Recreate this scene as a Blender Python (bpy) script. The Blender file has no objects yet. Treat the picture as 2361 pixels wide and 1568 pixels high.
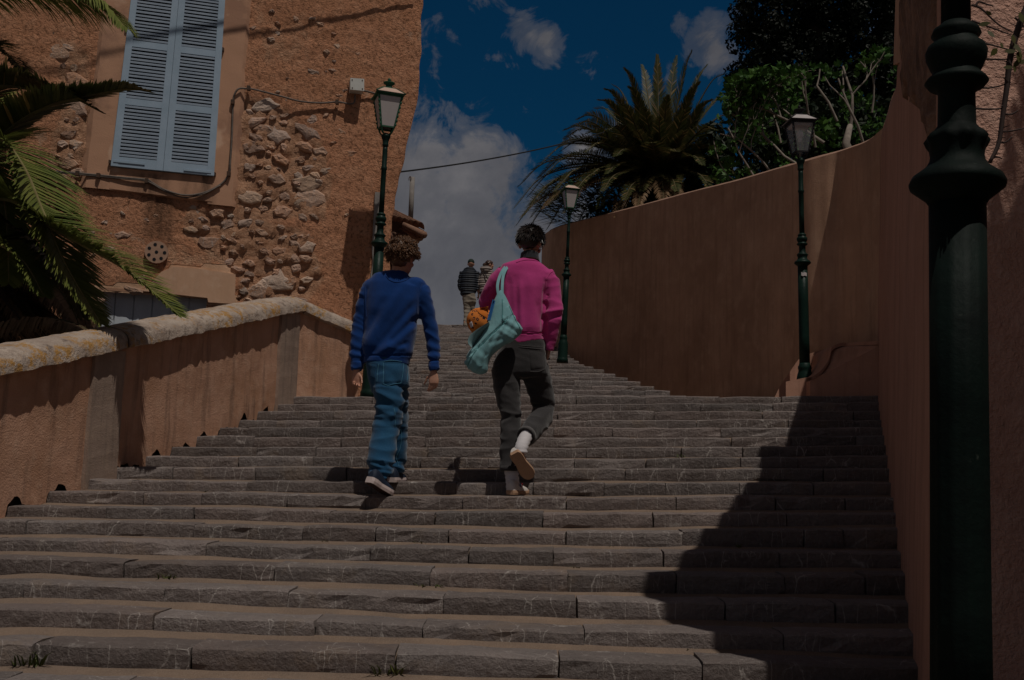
import bpy, math, random
import numpy as np
from mathutils import Vector, Matrix, noise
from mathutils.bvhtree import BVHTree
rnd = random.Random(7)
R = math.radians
# ------------------------------------------------------------------ camera
EYE = 1.1
FOC, CX, CY = 2490.0, 1180.5, 784.0
PITCH, ROLL = math.atan(333.0/2490.0), 0.026
fwd = Vector((0, math.cos(PITCH), math.sin(PITCH)))
_r0 = Vector((1, 0, 0)); _u0 = Vector((0, -math.sin(PITCH), math.cos(PITCH)))
RIGHT = _r0*math.cos(ROLL) + _u0*math.sin(ROLL)
UP = -_r0*math.sin(ROLL) + _u0*math.cos(ROLL)
CAM = Vector((0, 0, EYE))
scn = bpy.context.scene
cd = bpy.data.cameras.new('camera'); cam = bpy.data.objects.new('camera', cd)
scn.collection.objects.link(cam)
m3 = Matrix((RIGHT, UP, -fwd)).transposed()
cam.matrix_world = Matrix.Translation(CAM) @ m3.to_4x4()
cd.sensor_width = 36; cd.lens = FOC/2361*36; cd.clip_start = .05; cd.clip_end = 3000
scn.camera = cam
def ray(x, y): return fwd*FOC + RIGHT*(x-CX) - UP*(y-CY)
def P(x, y, Y):
    d = ray(x, y); return CAM + d*(Y/d.y)
def plane_hit(x, y, p0, n):
    d = ray(x, y); return CAM + d*((Vector(p0)-CAM).dot(n)/d.dot(n))
def proj(p):
    v = Vector(p)-CAM; s = FOC/v.dot(fwd)
    return CX+v.dot(RIGHT)*s, CY-v.dot(UP)*s
# ------------------------------------------------------------------ sun + sky
SUN_AZ, SUN_EL = R(30), R(66)
SUND = Vector((math.sin(SUN_AZ)*math.cos(SUN_EL), -math.cos(SUN_AZ)*math.cos(SUN_EL), math.sin(SUN_EL)))
sl = bpy.data.lights.new('sun', 'SUN'); sl.energy = 5.0; sl.angle = R(.53); sl.color = (1, .93, .84)
so = bpy.data.objects.new('sun', sl); scn.collection.objects.link(so)
so.rotation_euler = SUND.to_track_quat('Z', 'Y').to_euler(); so.location = (4, -8, 12)
scn.view_settings.view_transform = 'Standard'; scn.view_settings.look = 'None'
scn.view_settings.gamma = 1; scn.view_settings.exposure = -1.45
try: scn.view_settings.use_curve_mapping = False
except Exception: pass
class NT:
    def __init__(s, tree): s.t = tree; s.n = tree.nodes; s.l = tree.links; s.n.clear()
    def node(s, typ, ins=None, **kw):
        n = s.n.new(typ)
        for k, v in kw.items(): setattr(n, k, v)
        for k, v in (ins or {}).items():
            if hasattr(v, 'is_linked') or hasattr(v, 'links'): s.l.new(v, n.inputs[k])
            else: n.inputs[k].default_value = v
        return n
    def noise(s, vec, scale, detail=4, rough=.55, dist=0, out=0):
        return s.node('ShaderNodeTexNoise', {'Vector': vec, 'Scale': scale, 'Detail': detail, 'Roughness': rough, 'Distortion': dist}).outputs[out]
    def ramp(s, fac, stops, interp='LINEAR'):
        n = s.node('ShaderNodeValToRGB', {0: fac}); cr = n.color_ramp; cr.interpolation = interp
        while len(cr.elements) < len(stops): cr.elements.new(.5)
        for e, (p, c) in zip(cr.elements, stops):
            e.position = p; e.color = (c, c, c, 1) if isinstance(c, (int, float)) else (*c, 1)
        return n.outputs[0]
    def mix(s, f, a, b, mode='MIX'):
        n = s.node('ShaderNodeMix', data_type='RGBA', blend_type=mode)
        for k, v in ((0, f), (6, a), (7, b)):
            if hasattr(v, 'links'): s.l.new(v, n.inputs[k])
            else: n.inputs[k].default_value = v if k == 0 else ((*v, 1) if len(v) == 3 else v)
        return n.outputs[2]
    def math(s, op, a, b=0, c=0, clamp=False):
        return s.node('ShaderNodeMath', {0: a, 1: b, 2: c}, operation=op, use_clamp=clamp).outputs[0]
    def mapv(s, vec, scale=(1, 1, 1), rot=(0, 0, 0), loc=(0, 0, 0)):
        return s.node('ShaderNodeMapping', {'Vector': vec, 'Scale': scale, 'Rotation': rot, 'Location': loc}).outputs[0]
w = bpy.data.worlds.new('World'); scn.world = w; w.use_nodes = True
W = NT(w.node_tree)
gen = W.node('ShaderNodeTexCoord').outputs['Generated']
sky = W.node('ShaderNodeTexSky', sky_type='NISHITA', sun_disc=False, sun_elevation=SUN_EL,
             sun_rotation=math.pi-SUN_AZ, altitude=50, air_density=1.0, dust_density=.3, ozone_density=3.0).outputs[0]
skyc = W.mix(1.0, sky, (.04, .34, .50), 'MULTIPLY')          # polarised deep blue
nz = W.noise(gen, 2.2, 9, .6, .3)
nz2 = W.noise(gen, 7.0, 8, .6, .2)
nz3 = W.noise(gen, 26.0, 9, .62, .5)
def cloud_blob(vx, vy, r, amp=1.0, sx=1.0):
    d = ray(vx, vy).normalized()
    df = W.node('ShaderNodeVectorMath', {0: gen, 1: tuple(d)}, operation='SUBTRACT').outputs[0]
    df = W.mapv(df, (1/sx, 1, 1))
    ln = W.node('ShaderNodeVectorMath', {0: df}, operation='LENGTH').outputs['Value']
    return W.math('MULTIPLY', W.math('SUBTRACT', 1.0, W.math('DIVIDE', ln, r), clamp=True), amp)
px = 1/2490.0
blobs = None
for (bx, by, br, ba, bs) in ((1050, 640, 330, 1.9, 1.0), (960, 450, 280, 1.6, .8), (1090, 420, 210, 1.5, 1.0), (1010, 340, 110, .9, 1.0), (1100, 740, 300, 1.6, 1.2),
                             (1262, 88, 62, 1.0, 1.0), (1225, 80, 55, .85, 1.3), (1265, 118, 50, .8, 1.0), (1650, 100, 120, .80, 1.0), (1565, 60, 60, .75, .6), (1600, 120, 80, .6, 1.2), (1710, 20, 60, .7, 1.0),
                             (1350, 330, 80, .9, 1.2), (1000, 120, 95, .5, 1.3), (1250, 560, 260, 1.2, 1.0), (2060, 30, 150, .8, .8),
                             (1470, 330, 120, .6, 1.6)):
    b = cloud_blob(bx, by, br*px, ba, bs)
    blobs = b if blobs is None else W.math('MAXIMUM', blobs, b)
sep = W.node('ShaderNodeSeparateXYZ', {0: gen})
dens = W.math('ADD', blobs, W.math('MULTIPLY', W.math('SUBTRACT', nz2, .5), 1.3))
dens = W.math('ADD', dens, W.math('MULTIPLY', W.math('SUBTRACT', nz3, .5), 2.4))
mask_near = W.ramp(dens, ((.26, 0), (.55, .38), (1.05, .92)), 'EASE')
# scattered cloud added over the unseen sky, to make the fill light neutral
offax = W.node('ShaderNodeVectorMath', {0: gen, 1: tuple(ray(1180, 500).normalized())}, operation='DOT_PRODUCT').outputs['Value']
away = W.ramp(offax, ((.68, 1), (.86, 0)))
mask_far = W.math('MULTIPLY', W.ramp(nz, ((.40, 0), (.56, .9)), 'EASE'), away)
mask = W.math('MAXIMUM', mask_near, mask_far)
shade = W.noise(W.mapv(gen, (1, 1, 1.3)), 6.5, 7, .62, .3)
ccol = W.ramp(shade, ((.30, (.66, .70, .82)), (.52, (1.12, 1.16, 1.28)), (.74, (2.1, 2.08, 2.12))))
hz = W.ramp(sep.outputs[2], ((.02, 1.15), (.35, 1.0), (.6, .85)))
ccol = W.mix(1.0, ccol, hz, 'MULTIPLY')
SKY_STR = .082
cfin = W.mix(1.0, ccol, (2.9, 2.75, 2.7), 'MULTIPLY')
cfar = W.mix(1.0, ccol, (3.5, 2.95, 2.6), 'MULTIPLY')  # unseen clouds tinted warmer to warm the light in shade
cfin = W.mix(away, cfin, cfar)
colr = W.mix(mask, skyc, cfin)
bg = W.node('ShaderNodeBackground', {0: colr, 1: SKY_STR})
wo = W.node('ShaderNodeOutputWorld', {0: bg.outputs[0]})

# ------------------------------------------------------------------ helpers
def tagit(o, label=None, cat=None, group=None, kind=None):
    if label: o['label'] = label
    if cat: o['category'] = cat
    if group: o['group'] = group
    if kind: o['kind'] = kind
    return o
WL = {}
def wloc(o):
    v = Vector((0, 0, 0))
    while o is not None: v = v + Vector(o.location); o = o.parent
    return v
def link(name, me, parent=None, loc=None, mat=None, local=False, smooth=False):
    """me in world coordinates unless local; the origin moves to loc"""
    o = bpy.data.objects.new(name, me); scn.collection.objects.link(o)
    if loc is not None: o.location = Vector(loc) - (wloc(parent) if parent else Vector())
    if parent: o.parent = parent
    if not local and me is not None:
        off = wloc(o)
        if off.length > 1e-9: me.transform(Matrix.Translation(-off))
    if mat is not None: me.materials.append(mat)
    if smooth and me is not None:
        me.polygons.foreach_set('use_smooth', [True]*len(me.polygons))
    return o
def empty(name, loc, label, cat, group=None, kind=None):
    o = bpy.data.objects.new(name, None); scn.collection.objects.link(o); o.location = loc
    o.empty_display_size = .1
    return tagit(o, label, cat, group, kind)
def mesh(name, V, Fc):
    me = bpy.data.meshes.new(name); me.from_pydata([tuple(v) for v in V], [], Fc); me.update(); return me
class B:
    def __init__(s): s.V = []; s.F = []
    def add(s, V, Fc):
        n = len(s.V); s.V += [tuple(v) for v in V]; s.F += [tuple(i+n for i in f) for f in Fc]; return s
    def box(s, c, sz, rot=None):
        hx, hy, hz_ = sz[0]/2, sz[1]/2, sz[2]/2
        V = [Vector((x*hx, y*hy, z*hz_)) for z in (-1, 1) for y in (-1, 1) for x in (-1, 1)]
        if rot is not None: V = [rot @ v for v in V]
        V = [v+Vector(c) for v in V]
        return s.add(V, [(0, 2, 3, 1), (4, 5, 7, 6), (0, 1, 5, 4), (2, 6, 7, 3), (0, 4, 6, 2), (1, 3, 7, 5)])
    def hexa(s, V8):
        """bottom ring of four then top ring of four"""
        return s.add(V8, [(3, 2, 1, 0), (4, 5, 6, 7), (0, 1, 5, 4), (1, 2, 6, 5), (2, 3, 7, 6), (3, 0, 4, 7)])
    def tube(s, pts, rad, n=8, cap=True):
        pts = [Vector(p) for p in pts]; V = []; Fc = []
        if not hasattr(rad, '__len__'): rad = [rad]*len(pts)
        pr = None
        for i, p in enumerate(pts):
            t = (pts[min(i+1, len(pts)-1)]-pts[max(i-1, 0)]).normalized()
            if pr is None: pr = t.orthogonal().normalized()
            pr = (pr - t*pr.dot(t)); pr = pr.normalized() if pr.length > 1e-6 else t.orthogonal().normalized()
            q = t.cross(pr)
            for k in range(n):
                a = 2*math.pi*k/n; V.append(p+(pr*math.cos(a)+q*math.sin(a))*rad[i])
        for i in range(len(pts)-1):
            for k in range(n):
                a, b = i*n+k, i*n+(k+1) % n; Fc.append((a, b, b+n, a+n))
        if cap:
            Fc.append(tuple(range(n-1, -1, -1))); m = (len(pts)-1)*n; Fc.append(tuple(m+k for k in range(n)))
        return s.add(V, Fc)
    def lathe(s, prof, c=(0, 0, 0), n=24, flute=None):
        V = []; Fc = []
        for (r, z) in prof:
            for k in range(n):
                a = 2*math.pi*k/n; rr = r
                if flute and flute[0] <= z <= flute[1]: rr = r*(1-flute[3]*(.5+.5*math.cos(a*flute[2])))
                V.append((c[0]+rr*math.cos(a), c[1]+rr*math.sin(a), c[2]+z))
        for i in range(len(prof)-1):
            for k in range(n):
                a, b = i*n+k, i*n+(k+1) % n; Fc.append((a, b, b+n, a+n))
        Fc.append(tuple(range(n-1, -1, -1))); m = (len(prof)-1)*n; Fc.append(tuple(m+k for k in range(n)))
        return s.add(V, Fc)
    def grid(s, pts):
        """pts[r][c]"""
        nr, nc = len(pts), len(pts[0])
        return s.add([p for r in pts for p in r], [(r*nc+c, r*nc+c+1, (r+1)*nc+c+1, (r+1)*nc+c) for r in range(nr-1) for c in range(nc-1)])
    def prism(s, poly, d):
        n = len(poly); d = Vector(d)
        V = [Vector(p) for p in poly]+[Vector(p)+d for p in poly]
        return s.add(V, [tuple(range(n-1, -1, -1)), tuple(range(n, 2*n))]+[(k, (k+1) % n, (k+1) % n+n, k+n) for k in range(n)])
    def ell(s, c, r, rot=None, nu=14, nv=9):
        V = []; Fc = []
        for j in range(nv+1):
            ph = -math.pi/2+math.pi*j/nv
            for k in range(nu):
                a = 2*math.pi*k/nu
                v = Vector((r[0]*math.cos(ph)*math.cos(a), r[1]*math.cos(ph)*math.sin(a), r[2]*math.sin(ph)))
                V.append((rot @ v if rot is not None else v)+Vector(c))
        for j in range(nv):
            for k in range(nu):
                a, b = j*nu+k, j*nu+(k+1) % nu; Fc.append((a, b, b+nu, a+nu))
        return s.add(V, Fc)
    def mesh(s, name='m'): return mesh(name, s.V, s.F)
def recalc(me):
    import bmesh
    bm = bmesh.new(); bm.from_mesh(me); bmesh.ops.recalc_face_normals(bm, faces=bm.faces); bm.to_mesh(me); bm.free(); return me
def interp(x, xs, ys):
    return float(np.interp(x, xs, ys))
def n1(p, s): return noise.noise(Vector(p)*s)
def catmull(pts, n):
    pts = [Vector(p) for p in pts]; out = []
    P4 = [pts[0]*2-pts[1]]+pts+[pts[-1]*2-pts[-2]]
    for i in range(1, len(P4)-2):
        for k in range(n):
            t = k/n; a, b, c, d = P4[i-1:i+3]
            out.append(.5*((2*b)+(c-a)*t+(2*a-5*b+4*c-d)*t*t+(3*b-a-3*c+d)*t**3))
    out.append(pts[-1]); return out
# ------------------------------------------------------------------ materials
def newmat(name):
    m = bpy.data.materials.new(name); m.use_nodes = True; s = NT(m.node_tree)
    s.bsdf = s.node('ShaderNodeBsdfPrincipled'); s.node('ShaderNodeOutputMaterial', {0: s.bsdf.outputs[0]})
    s.pos = s.node('ShaderNodeNewGeometry').outputs['Position']
    s.obj = s.node('ShaderNodeTexCoord').outputs['Object']
    s.rand = s.node('ShaderNodeObjectInfo').outputs['Random']
    return m, s
def setb(s, col=None, rough=.8, bump=None, bs=.4, bd=.01, spec=.3, metal=0, **kw):
    I = s.bsdf.inputs
    if col is not None:
        if hasattr(col, 'links'): s.l.new(col, I['Base Color'])
        else: I['Base Color'].default_value = (*col, 1)
    if hasattr(rough, 'links'): s.l.new(rough, I['Roughness'])
    else: I['Roughness'].default_value = rough
    I['Specular IOR Level'].default_value = spec; I['Metallic'].default_value = metal
    for k, v in kw.items(): I[k.replace('_', ' ')].default_value = v
    if bump is not None:
        b = s.node('ShaderNodeBump', {'Height': bump, 'Strength': bs, 'Distance': bd})
        s.l.new(b.outputs[0], I['Normal'])
def simple(name, c1, c2=None, scale=8, rough=.7, bump=0, bscale=60, spec=.3, metal=0, bd=.004, vec='pos', **kw):
    m, s = newmat(name); v = s.pos if vec == 'pos' else s.obj
    c2 = c2 or tuple(x*.75 for x in c1)
    n = s.noise(v, scale, 5, .6); col = s.mix(s.ramp(n, ((.35, 0), (.65, 1))), c1, c2)
    b = s.noise(v, bscale, 4, .6) if bump else None
    setb(s, col, rough, b, bump, bd, spec, metal, **kw); return m
def fabric(name, c1, c2, scale=220, rough=.95, sheen=.2, bs=.35, bd=.003):
    m, s = newmat(name)
    n = s.noise(s.pos, 9, 4, .6); f = s.noise(s.pos, scale, 2, .6)
    col = s.mix(s.ramp(n, ((.3, 0), (.7, 1))), c1, c2)
    col = s.mix(s.math('MULTIPLY', f, .35), col, tuple(x*.6 for x in c1))
    h = s.math('ADD', s.math('MULTIPLY', f, .25), s.noise(s.mapv(s.pos, (1, 1, .6), (.3, .5, .2)), 22, 3, .55, .6))
    setb(s, col, rough, h, bs, bd*3, .15); s.bsdf.inputs['Sheen Weight'].default_value = sheen
    return m
# stair stone: grey limestone with pale veins
def stone_mat(name, a=(.165, .135, .130), b=(.105, .088, .088), tan=(.23, .165, .125)):
    m, s = newmat(name)
    off = s.node('ShaderNodeCombineXYZ', {0: s.math('MULTIPLY', s.rand, 37), 1: s.math('MULTIPLY', s.rand, 11), 2: s.math('MULTIPLY', s.rand, 23)}).outputs[0]
    v = s.node('ShaderNodeVectorMath', {0: s.pos, 1: off}, operation='ADD').outputs[0]
    n = s.noise(v, 3.5, 6, .65); n2 = s.noise(v, 45, 6, .7); n3 = s.noise(v, 11, 5, .6)
    col = s.mix(s.ramp(n, ((.32, 0), (.68, 1))), a, b)
    col = s.mix(s.ramp(n2, ((.3, .0), (.75, .55))), col, (.25, .215, .20))
    col = s.mix(s.ramp(s.noise(v, 2.2, 7, .7), ((.56, 0), (.70, .8))), col, tan)
    hv = s.node('ShaderNodeHueSaturation', {'Value': s.math('MULTIPLY_ADD', s.rand, .5, .76), 'Saturation': s.math('MULTIPLY_ADD', s.math('FRACT', s.math('MULTIPLY', s.rand, 7.3)), .35, .8), 'Color': col}).outputs[0]
    wv = s.node('ShaderNodeVectorMath', {0: s.mapv(v, (10, 10, 1.5), (0, .30, 0)), 1: s.node('ShaderNodeVectorMath', {0: s.noise(v, 3, 4, .6, 0, 1), 1: (.6, .6, .6)}, operation='MULTIPLY').outputs[0]}, operation='ADD').outputs[0]
    vo = s.node('ShaderNodeTexVoronoi', {'Vector': wv, 'Scale': .9}, feature='DISTANCE_TO_EDGE').outputs[0]
    vein = s.math('MULTIPLY', s.ramp(vo, ((.0, 1), (.020, 0))), s.ramp(s.noise(v, 4.5, 3, .6), ((.48, 0), (.58, .72))))
    wv2 = s.node('ShaderNodeVectorMath', {0: s.mapv(v, (19, 19, 1.8), (0, -.22, 0)), 1: s.noise(v, 5, 4, .6, 0, 1)}, operation='ADD').outputs[0]
    vo2 = s.node('ShaderNodeTexVoronoi', {'Vector': wv2, 'Scale': 1.1}, feature='DISTANCE_TO_EDGE').outputs[0]
    vein2 = s.math('MULTIPLY', s.ramp(vo2, ((.0, 1), (.022, 0))), s.ramp(s.noise(v, 6.0, 3, .6), ((.50, 0), (.62, .6))))
    hv = s.mix(s.math('MAXIMUM', vein, vein2), hv, (.46, .42, .39))
    h = s.math('ADD', s.math('MULTIPLY', n3, .9), s.math('MULTIPLY', n2, .9))
    setb(s, hv, .82, h, .9, .02, .3); return m
M_stone = stone_mat('stair_limestone', (.172, .136, .124), (.105, .085, .080), (.205, .152, .115))
M_stone2 = stone_mat('upper_limestone', (.165, .134, .124), (.105, .088, .085), (.24, .175, .135))
def mortar_mat():
    m, s = newmat('tan_mortar'); n = s.noise(s.pos, 5, 6, .65); n2 = s.noise(s.pos, 120, 3, .6)
    col = s.mix(s.ramp(n, ((.3, 0), (.7, 1))), (.225, .158, .115), (.15, .108, .082))
    col = s.mix(s.ramp(n2, ((.45, 0), (.75, .5))), col, (.30, .235, .185))
    col = s.mix(s.ramp(s.noise(s.pos, 1.6, 5, .6), ((.5, 0), (.7, .6))), col, (.15, .115, .095))
    setb(s, col, .95, s.math('ADD', n2, s.math('MULTIPLY', n, 2)), .8, .008, .2); return m
M_mortar = mortar_mat()
M_gap = simple('dark_cavity_stone', (.05, .035, .028), (.03, .022, .018), 20, .95, .6, 40)
M_ground = simple('worn_paving', (.20, .15, .12), (.14, .11, .09), 3, .9, .5, 60)
def plaster(name, a, b, c, scale=2.0, grain=70, streak=0, bd=.006, bs=.5, sc=(.1, .07, .05), ss=None):
    m, s = newmat(name); n = s.noise(s.pos, scale, 7, .65); g = s.noise(s.pos, grain, 4, .65)
    n2 = s.noise(s.pos, scale*4.3, 6, .65)
    col = s.mix(s.ramp(n, ((.34, 0), (.66, 1))), a, b)
    col = s.mix(s.ramp(n2, ((.5, 0), (.72, .6))), col, c)
    if streak:
        st = s.noise(s.mapv(s.pos, ss or (7, 7, .55)), 1.6, 5, .62)
        col = s.mix(s.math('MULTIPLY', s.ramp(st, ((.50, 0), (.70, 1))), streak), col, sc)
    h = s.math('ADD', g, s.math('MULTIPLY', n2, 1.5))
    setb(s, col, .95, h, bs, bd, .15); return m
M_rampart = plaster('brown_render', (.60, .37, .25), (.42, .25, .165), (.66, .43, .30), .9, 90, .35, sc=(.24, .13, .08))
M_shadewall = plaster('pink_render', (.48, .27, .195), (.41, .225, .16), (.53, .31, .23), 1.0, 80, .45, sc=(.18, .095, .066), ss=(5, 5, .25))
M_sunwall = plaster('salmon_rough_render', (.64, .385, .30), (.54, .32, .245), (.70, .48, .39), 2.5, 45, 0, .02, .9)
M_peel = plaster('bare_brown_masonry', (.36, .21, .14), (.17, .10, .075), (.40, .28, .22), 5, 30, .5, .03, .9)
# ------------------------------------------------------------------ stairs
NL = 18
XL = [-620, -560, -480, -400, -300, -120, 19, 95, 190, 267, 319, 388, 442, 498, 538, 588, 636, 671]
Y0 = {0: 1481, 1: 1405, 2: 1343, 3: 1284, 4: 1242, 5: 1199.5}
YLa = [None]*6+[1165, 1134, 1107, 1076, 1051, 1030, 1007, 986, 969, 947, 933, 914]
YC = [1520, 1453, 1386, 1322, 1272, 1228, 1185, 1149, 1114, 1083, 1058, 1032, 1010, 986, 967.6, 949, 932, 913.6]
YM = {0: 1505, 1: 1438, 2: 1371, 3: 1314, 4: 1263, 5: 1220, 6: 1180}        # at x = 900
XR = [2138, 2121, 2107, 2092, 2081, 2066, 2064, 2058, 2053, 2047, 2043, 2040, 2030, 2030, 2022, 2022, 2022, 2022]
YR = [1544, 1464, 1396, 1328, 1276, 1220, 1183, 1146, 1114, 1081, 1052, 1029, 1006, 986, 966.5, 947, 928, 914]
def step_Y(i, X): return 4.77+.37*i-(.013*max(i, 0))*(X-.4)
def nose_px(i, x):
    xs = []; ys = []
    if i < 6: xs.append(0); ys.append(Y0[i])
    else: xs.append(XL[i]); ys.append(YLa[i])
    if i in YM: xs.append(900); ys.append(YM[i])
    xs += [1353, XR[i]]; ys += [YC[i], YR[i]]
    sl = 0
    y = interp(x, xs, ys)
    if x < 0 and i < 6: y += (Y0[i]-YM[i])/900*(-x)*(-1)*.6
    return y
def nose_pt(i, x):
    if i < 0:
        q = nose_pt(0, x); return Vector((q.x*(4.77+.37*i)/4.77, q.y+.37*i, q.z+.1*i))
    y = nose_px(i, x); Y = 4.77+.37*i
    for _ in range(4):
        q = P(x, y, Y); Y = step_Y(i, q.x)
    return P(x, y, Y)
def step_curve(i, n=60, extL=.0, extR=.35):
    ii = max(i, 0); x0, x1 = XL[ii], XR[ii]
    c = [nose_pt(i, x0+(x1-x0)*k/n) for k in range(n+1)]
    for q in c:
        q.z += .006*noise.noise(Vector((q.x*.9, i*3.1, 1))) + .004*noise.noise(Vector((q.x*3, i*5.1, 2)))
        q.y += .015*noise.noise(Vector((q.x*1.2, i*3.1, 7)))
    d = (c[-1]-c[-4]).normalized(); c.append(c[-1]+d*extR)
    return c
LOW = {i: step_curve(i) for i in range(-2, NL)}
J_UP = 31
def wall_right_up(Y):   # rampart base X for a depth
    return float(np.interp(Y, [9, 10.6, 11.5, 16, 19, 21.5, 24, 30], [3.3, 3.3, 2.1, 1.11, .84, .75, 1.6, 3.5]))
def up_curve(j):
    yc = 11.72+.5*j; zz = EYE+.92+.1*j; out = []
    xl = interp(yc, [12, 16, 27.5], [-1.55, -2.1, -3.4]); xr = wall_right_up(yc-.15)-.02
    for k in range(41):
        X = xl+(xr-xl)*k/40
        Y = yc-.12*(X+.3)+.02*noise.noise(Vector((X*1.1, j*3.3, 5)))
        out.append(Vector((X, Y, zz+.012*noise.noise(Vector((X*1.3, j*2.1, 9))))))
    return out
UPC = {j: up_curve(j) for j in range(1, J_UP+1)}
def resample(c, s):
    """point at arclength s"""
    for a, b in zip(c, c[1:]):
        L = (b-a).length
        if s <= L: return a+(b-a)*(s/L)
        s -= L
    return c[-1].copy()
def clen(c): return sum((b-a).length for a, b in zip(c, c[1:]))
def make_stone(c, s0, s1, seg, seed, top=.22, hh=.145, rough=1.0):
    n = max(3, int((s1-s0)/seg)); r = random.Random(seed)
    g0, g1 = r.uniform(.001, .006), r.uniform(.001, .006)
    prof = [(-.015, -hh), (.000, -hh*.78), (.006, -hh*.5), (.006, -hh*.22), (.003, -.008), (-.008, .001), (-.09, .004), (-top, .001), (-top-.02, -.04)]
    rows = []; push = r.uniform(-.010, .012); lift = r.uniform(-.004, .006); tilt = r.uniform(-.006, .006)
    tk = r.uniform(-.006, .006)
    for k in range(n+1):
        f = k/n; s = s0+g0+(s1-s0-g0-g1)*f
        p = resample(c, s); q = resample(c, min(s+.05, clen(c))); o = resample(c, max(s-.05, 0))
        t = (q-o); t.z = 0; t.normalize(); out = Vector((t.y, -t.x, 0))
        row = []
        endk = 1.0 if 0 < k < n else .0
        for m, (a, z) in enumerate(prof):
            v = p+out*(a+push+tk*(f-.5)*2)+Vector((0, 0, z+lift+tilt*(f-.5)))
            dd = noise.noise_vector(v*9+Vector((seed, 0, 0)))*.007*rough+noise.noise_vector(v*28)*.0045*rough
            if not endk: dd += -out*.007+Vector((0, 0, -.004 if m in (4, 5, 6) else 0))
            if m in (3, 4, 5):
                ch = noise.noise(v*5+Vector((seed*.7, 3, 0)))
                if ch > .42: dd += -out*.10*(ch-.42)+Vector((0, 0, -.07*(ch-.42)))
            if m in (0, 1):
                cb = noise.noise(Vector((v.x*3.1, seed*1.3, m*.25)))
                if cb > .46: dd += -out*.16*(cb-.46)
            row.append(v+dd)
        rows.append(row)
    b = B(); b.grid(rows)
    m = len(prof); L = len(rows)
    b.F.append(tuple(range(m-1, -1, -1))); b.F.append(tuple((L-1)*m+k for k in range(m)))
    return b
JX = {0: [78, 440, 912, 1290, 1620], 1: [-90, 356, 727, 975, 1348, 1805], 2: [57, 378, 664, 1024, 1330, 1671, 1925], 3: [-60, 284, 632, 992, 1310, 1560, 1811, 1996],
      4: [-30, 177, 475, 854, 1080, 1275, 1529, 1797], 5: [61, 226, 449, 700, 866, 1034, 1305, 1572, 1853, 1945], 6: [247, 447, 760, 1002, 1253, 1506, 1814],
      7: [330, 465, 663, 843, 1068, 1306, 1560, 1788, 1950]}
def joints(i, c):
    L = clen(c); out = [0]
    if i in JX:
        xs = [proj(p)[0] for p in c]; acc = [0]
        for a, b in zip(c, c[1:]): acc.append(acc[-1]+(b-a).length)
        js = [interp(x, xs, acc) for x in JX[i]]
        r = random.Random(i)
        s = js[0]-r.uniform(.7, 1.0); pre = []
        while s > .3: pre.append(s); s -= r.uniform(.6, 1.0)
        out += sorted(pre)+js
    else:
        r = random.Random(100+i); s = r.uniform(.3, .9)
        while s < L-.45: out.append(s); s += r.uniform(.38, 1.0)
    return out+[L]
def build_treads(curves, nxt, name, mat):
    b = B(); keys = sorted(curves)
    for i in keys:
        c = curves[i]
        if i+1 in curves: d = curves[i+1]
        elif nxt is not None: d = nxt
        else: d = [p+Vector((0, 3.0, .02)) for p in c]
        n = 60; A = [resample(c, clen(c)*k/n) for k in range(n+1)]; D = [resample(d, clen(d)*k/n) for k in range(n+1)]
        rows = [[], [], [], [], [], []]
        for k in range(n+1):
            a, e = A[k], D[k]
            # the strip behind follows the x of this step
            y2 = e.y if abs(e.x-a.x) < .05 else interp(a.x, [p.x for p in d], [p.y for p in d])
            nn = noise.noise(Vector((a.x*2.5, i*1.7, 3)))
            rows[0].append(Vector((a.x, a.y+.05, a.z-.17)))
            rows[1].append(Vector((a.x, a.y+.05, a.z-.025)))
            rows[2].append(Vector((a.x, a.y+.16+.03*nn, a.z-.012)))
            rows[3].append(Vector((a.x, (a.y+.16+y2)/2+.03, a.z-.004+.006*nn)))
            rows[4].append(Vector((a.x, y2-.015, a.z+.010+.010*nn)))
            rows[5].append(Vector((a.x, y2+.07, a.z+.012+.010*nn)))
        b.grid(rows)
    return b.mesh(name)
low_st = link('lower_stairs', build_treads(LOW, UPC[1], 'lower_stairs', M_mortar), None, (0, 4, 0), M_mortar, smooth=True)
tagit(low_st, 'broad lower flight of worn grey stone steps with tan mortar treads', None, None, 'structure')
sid = 0
for i in range(-2, NL):
    c = LOW[i]; js = joints(i, c); seg = .075 if i < 9 else .11
    for a, b_ in zip(js, js[1:]):
        if b_-a < .08: continue
        sid += 1; top = .235 if i < 5 else .2
        bb = make_stone(c, a, b_, seg, sid, top)
        mid = resample(c, (a+b_)/2)
        link('step_stone', bb.mesh('step_stone'), low_st, mid, M_stone, smooth=False)
print('lower stones', sid)
up_st = link('upper_stairs', build_treads(UPC, None, 'upper_stairs', M_mortar), None, (0, 14, 0), M_mortar, smooth=True)
tagit(up_st, 'narrower upper flight of small rough stone steps rising to the skyline', None, None, 'structure')
cnt = 0; rest = B()
for j in range(1, J_UP+1):
    c = UPC[j]; L = clen(c); r = random.Random(500+j); s = 0
    while s < L-.1:
        e = min(L, s+r.uniform(.22, .75))
        if L-e < .15: e = L
        bb = make_stone(c, s, e, .16, 1000+cnt+j*50, .3 if r.random() < .6 else .2, .13, 1.25)
        if j <= 24:
            link('step_stone', bb.mesh('step_stone'), up_st, resample(c, (s+e)/2), M_stone2); cnt += 1
        else: rest.add(bb.V, bb.F)
        s = e
link('far_step_stones', rest.mesh('far'), up_st, (0, 24, 3), M_stone2)['kind'] = 'stuff'
print('upper stones', cnt)
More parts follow.
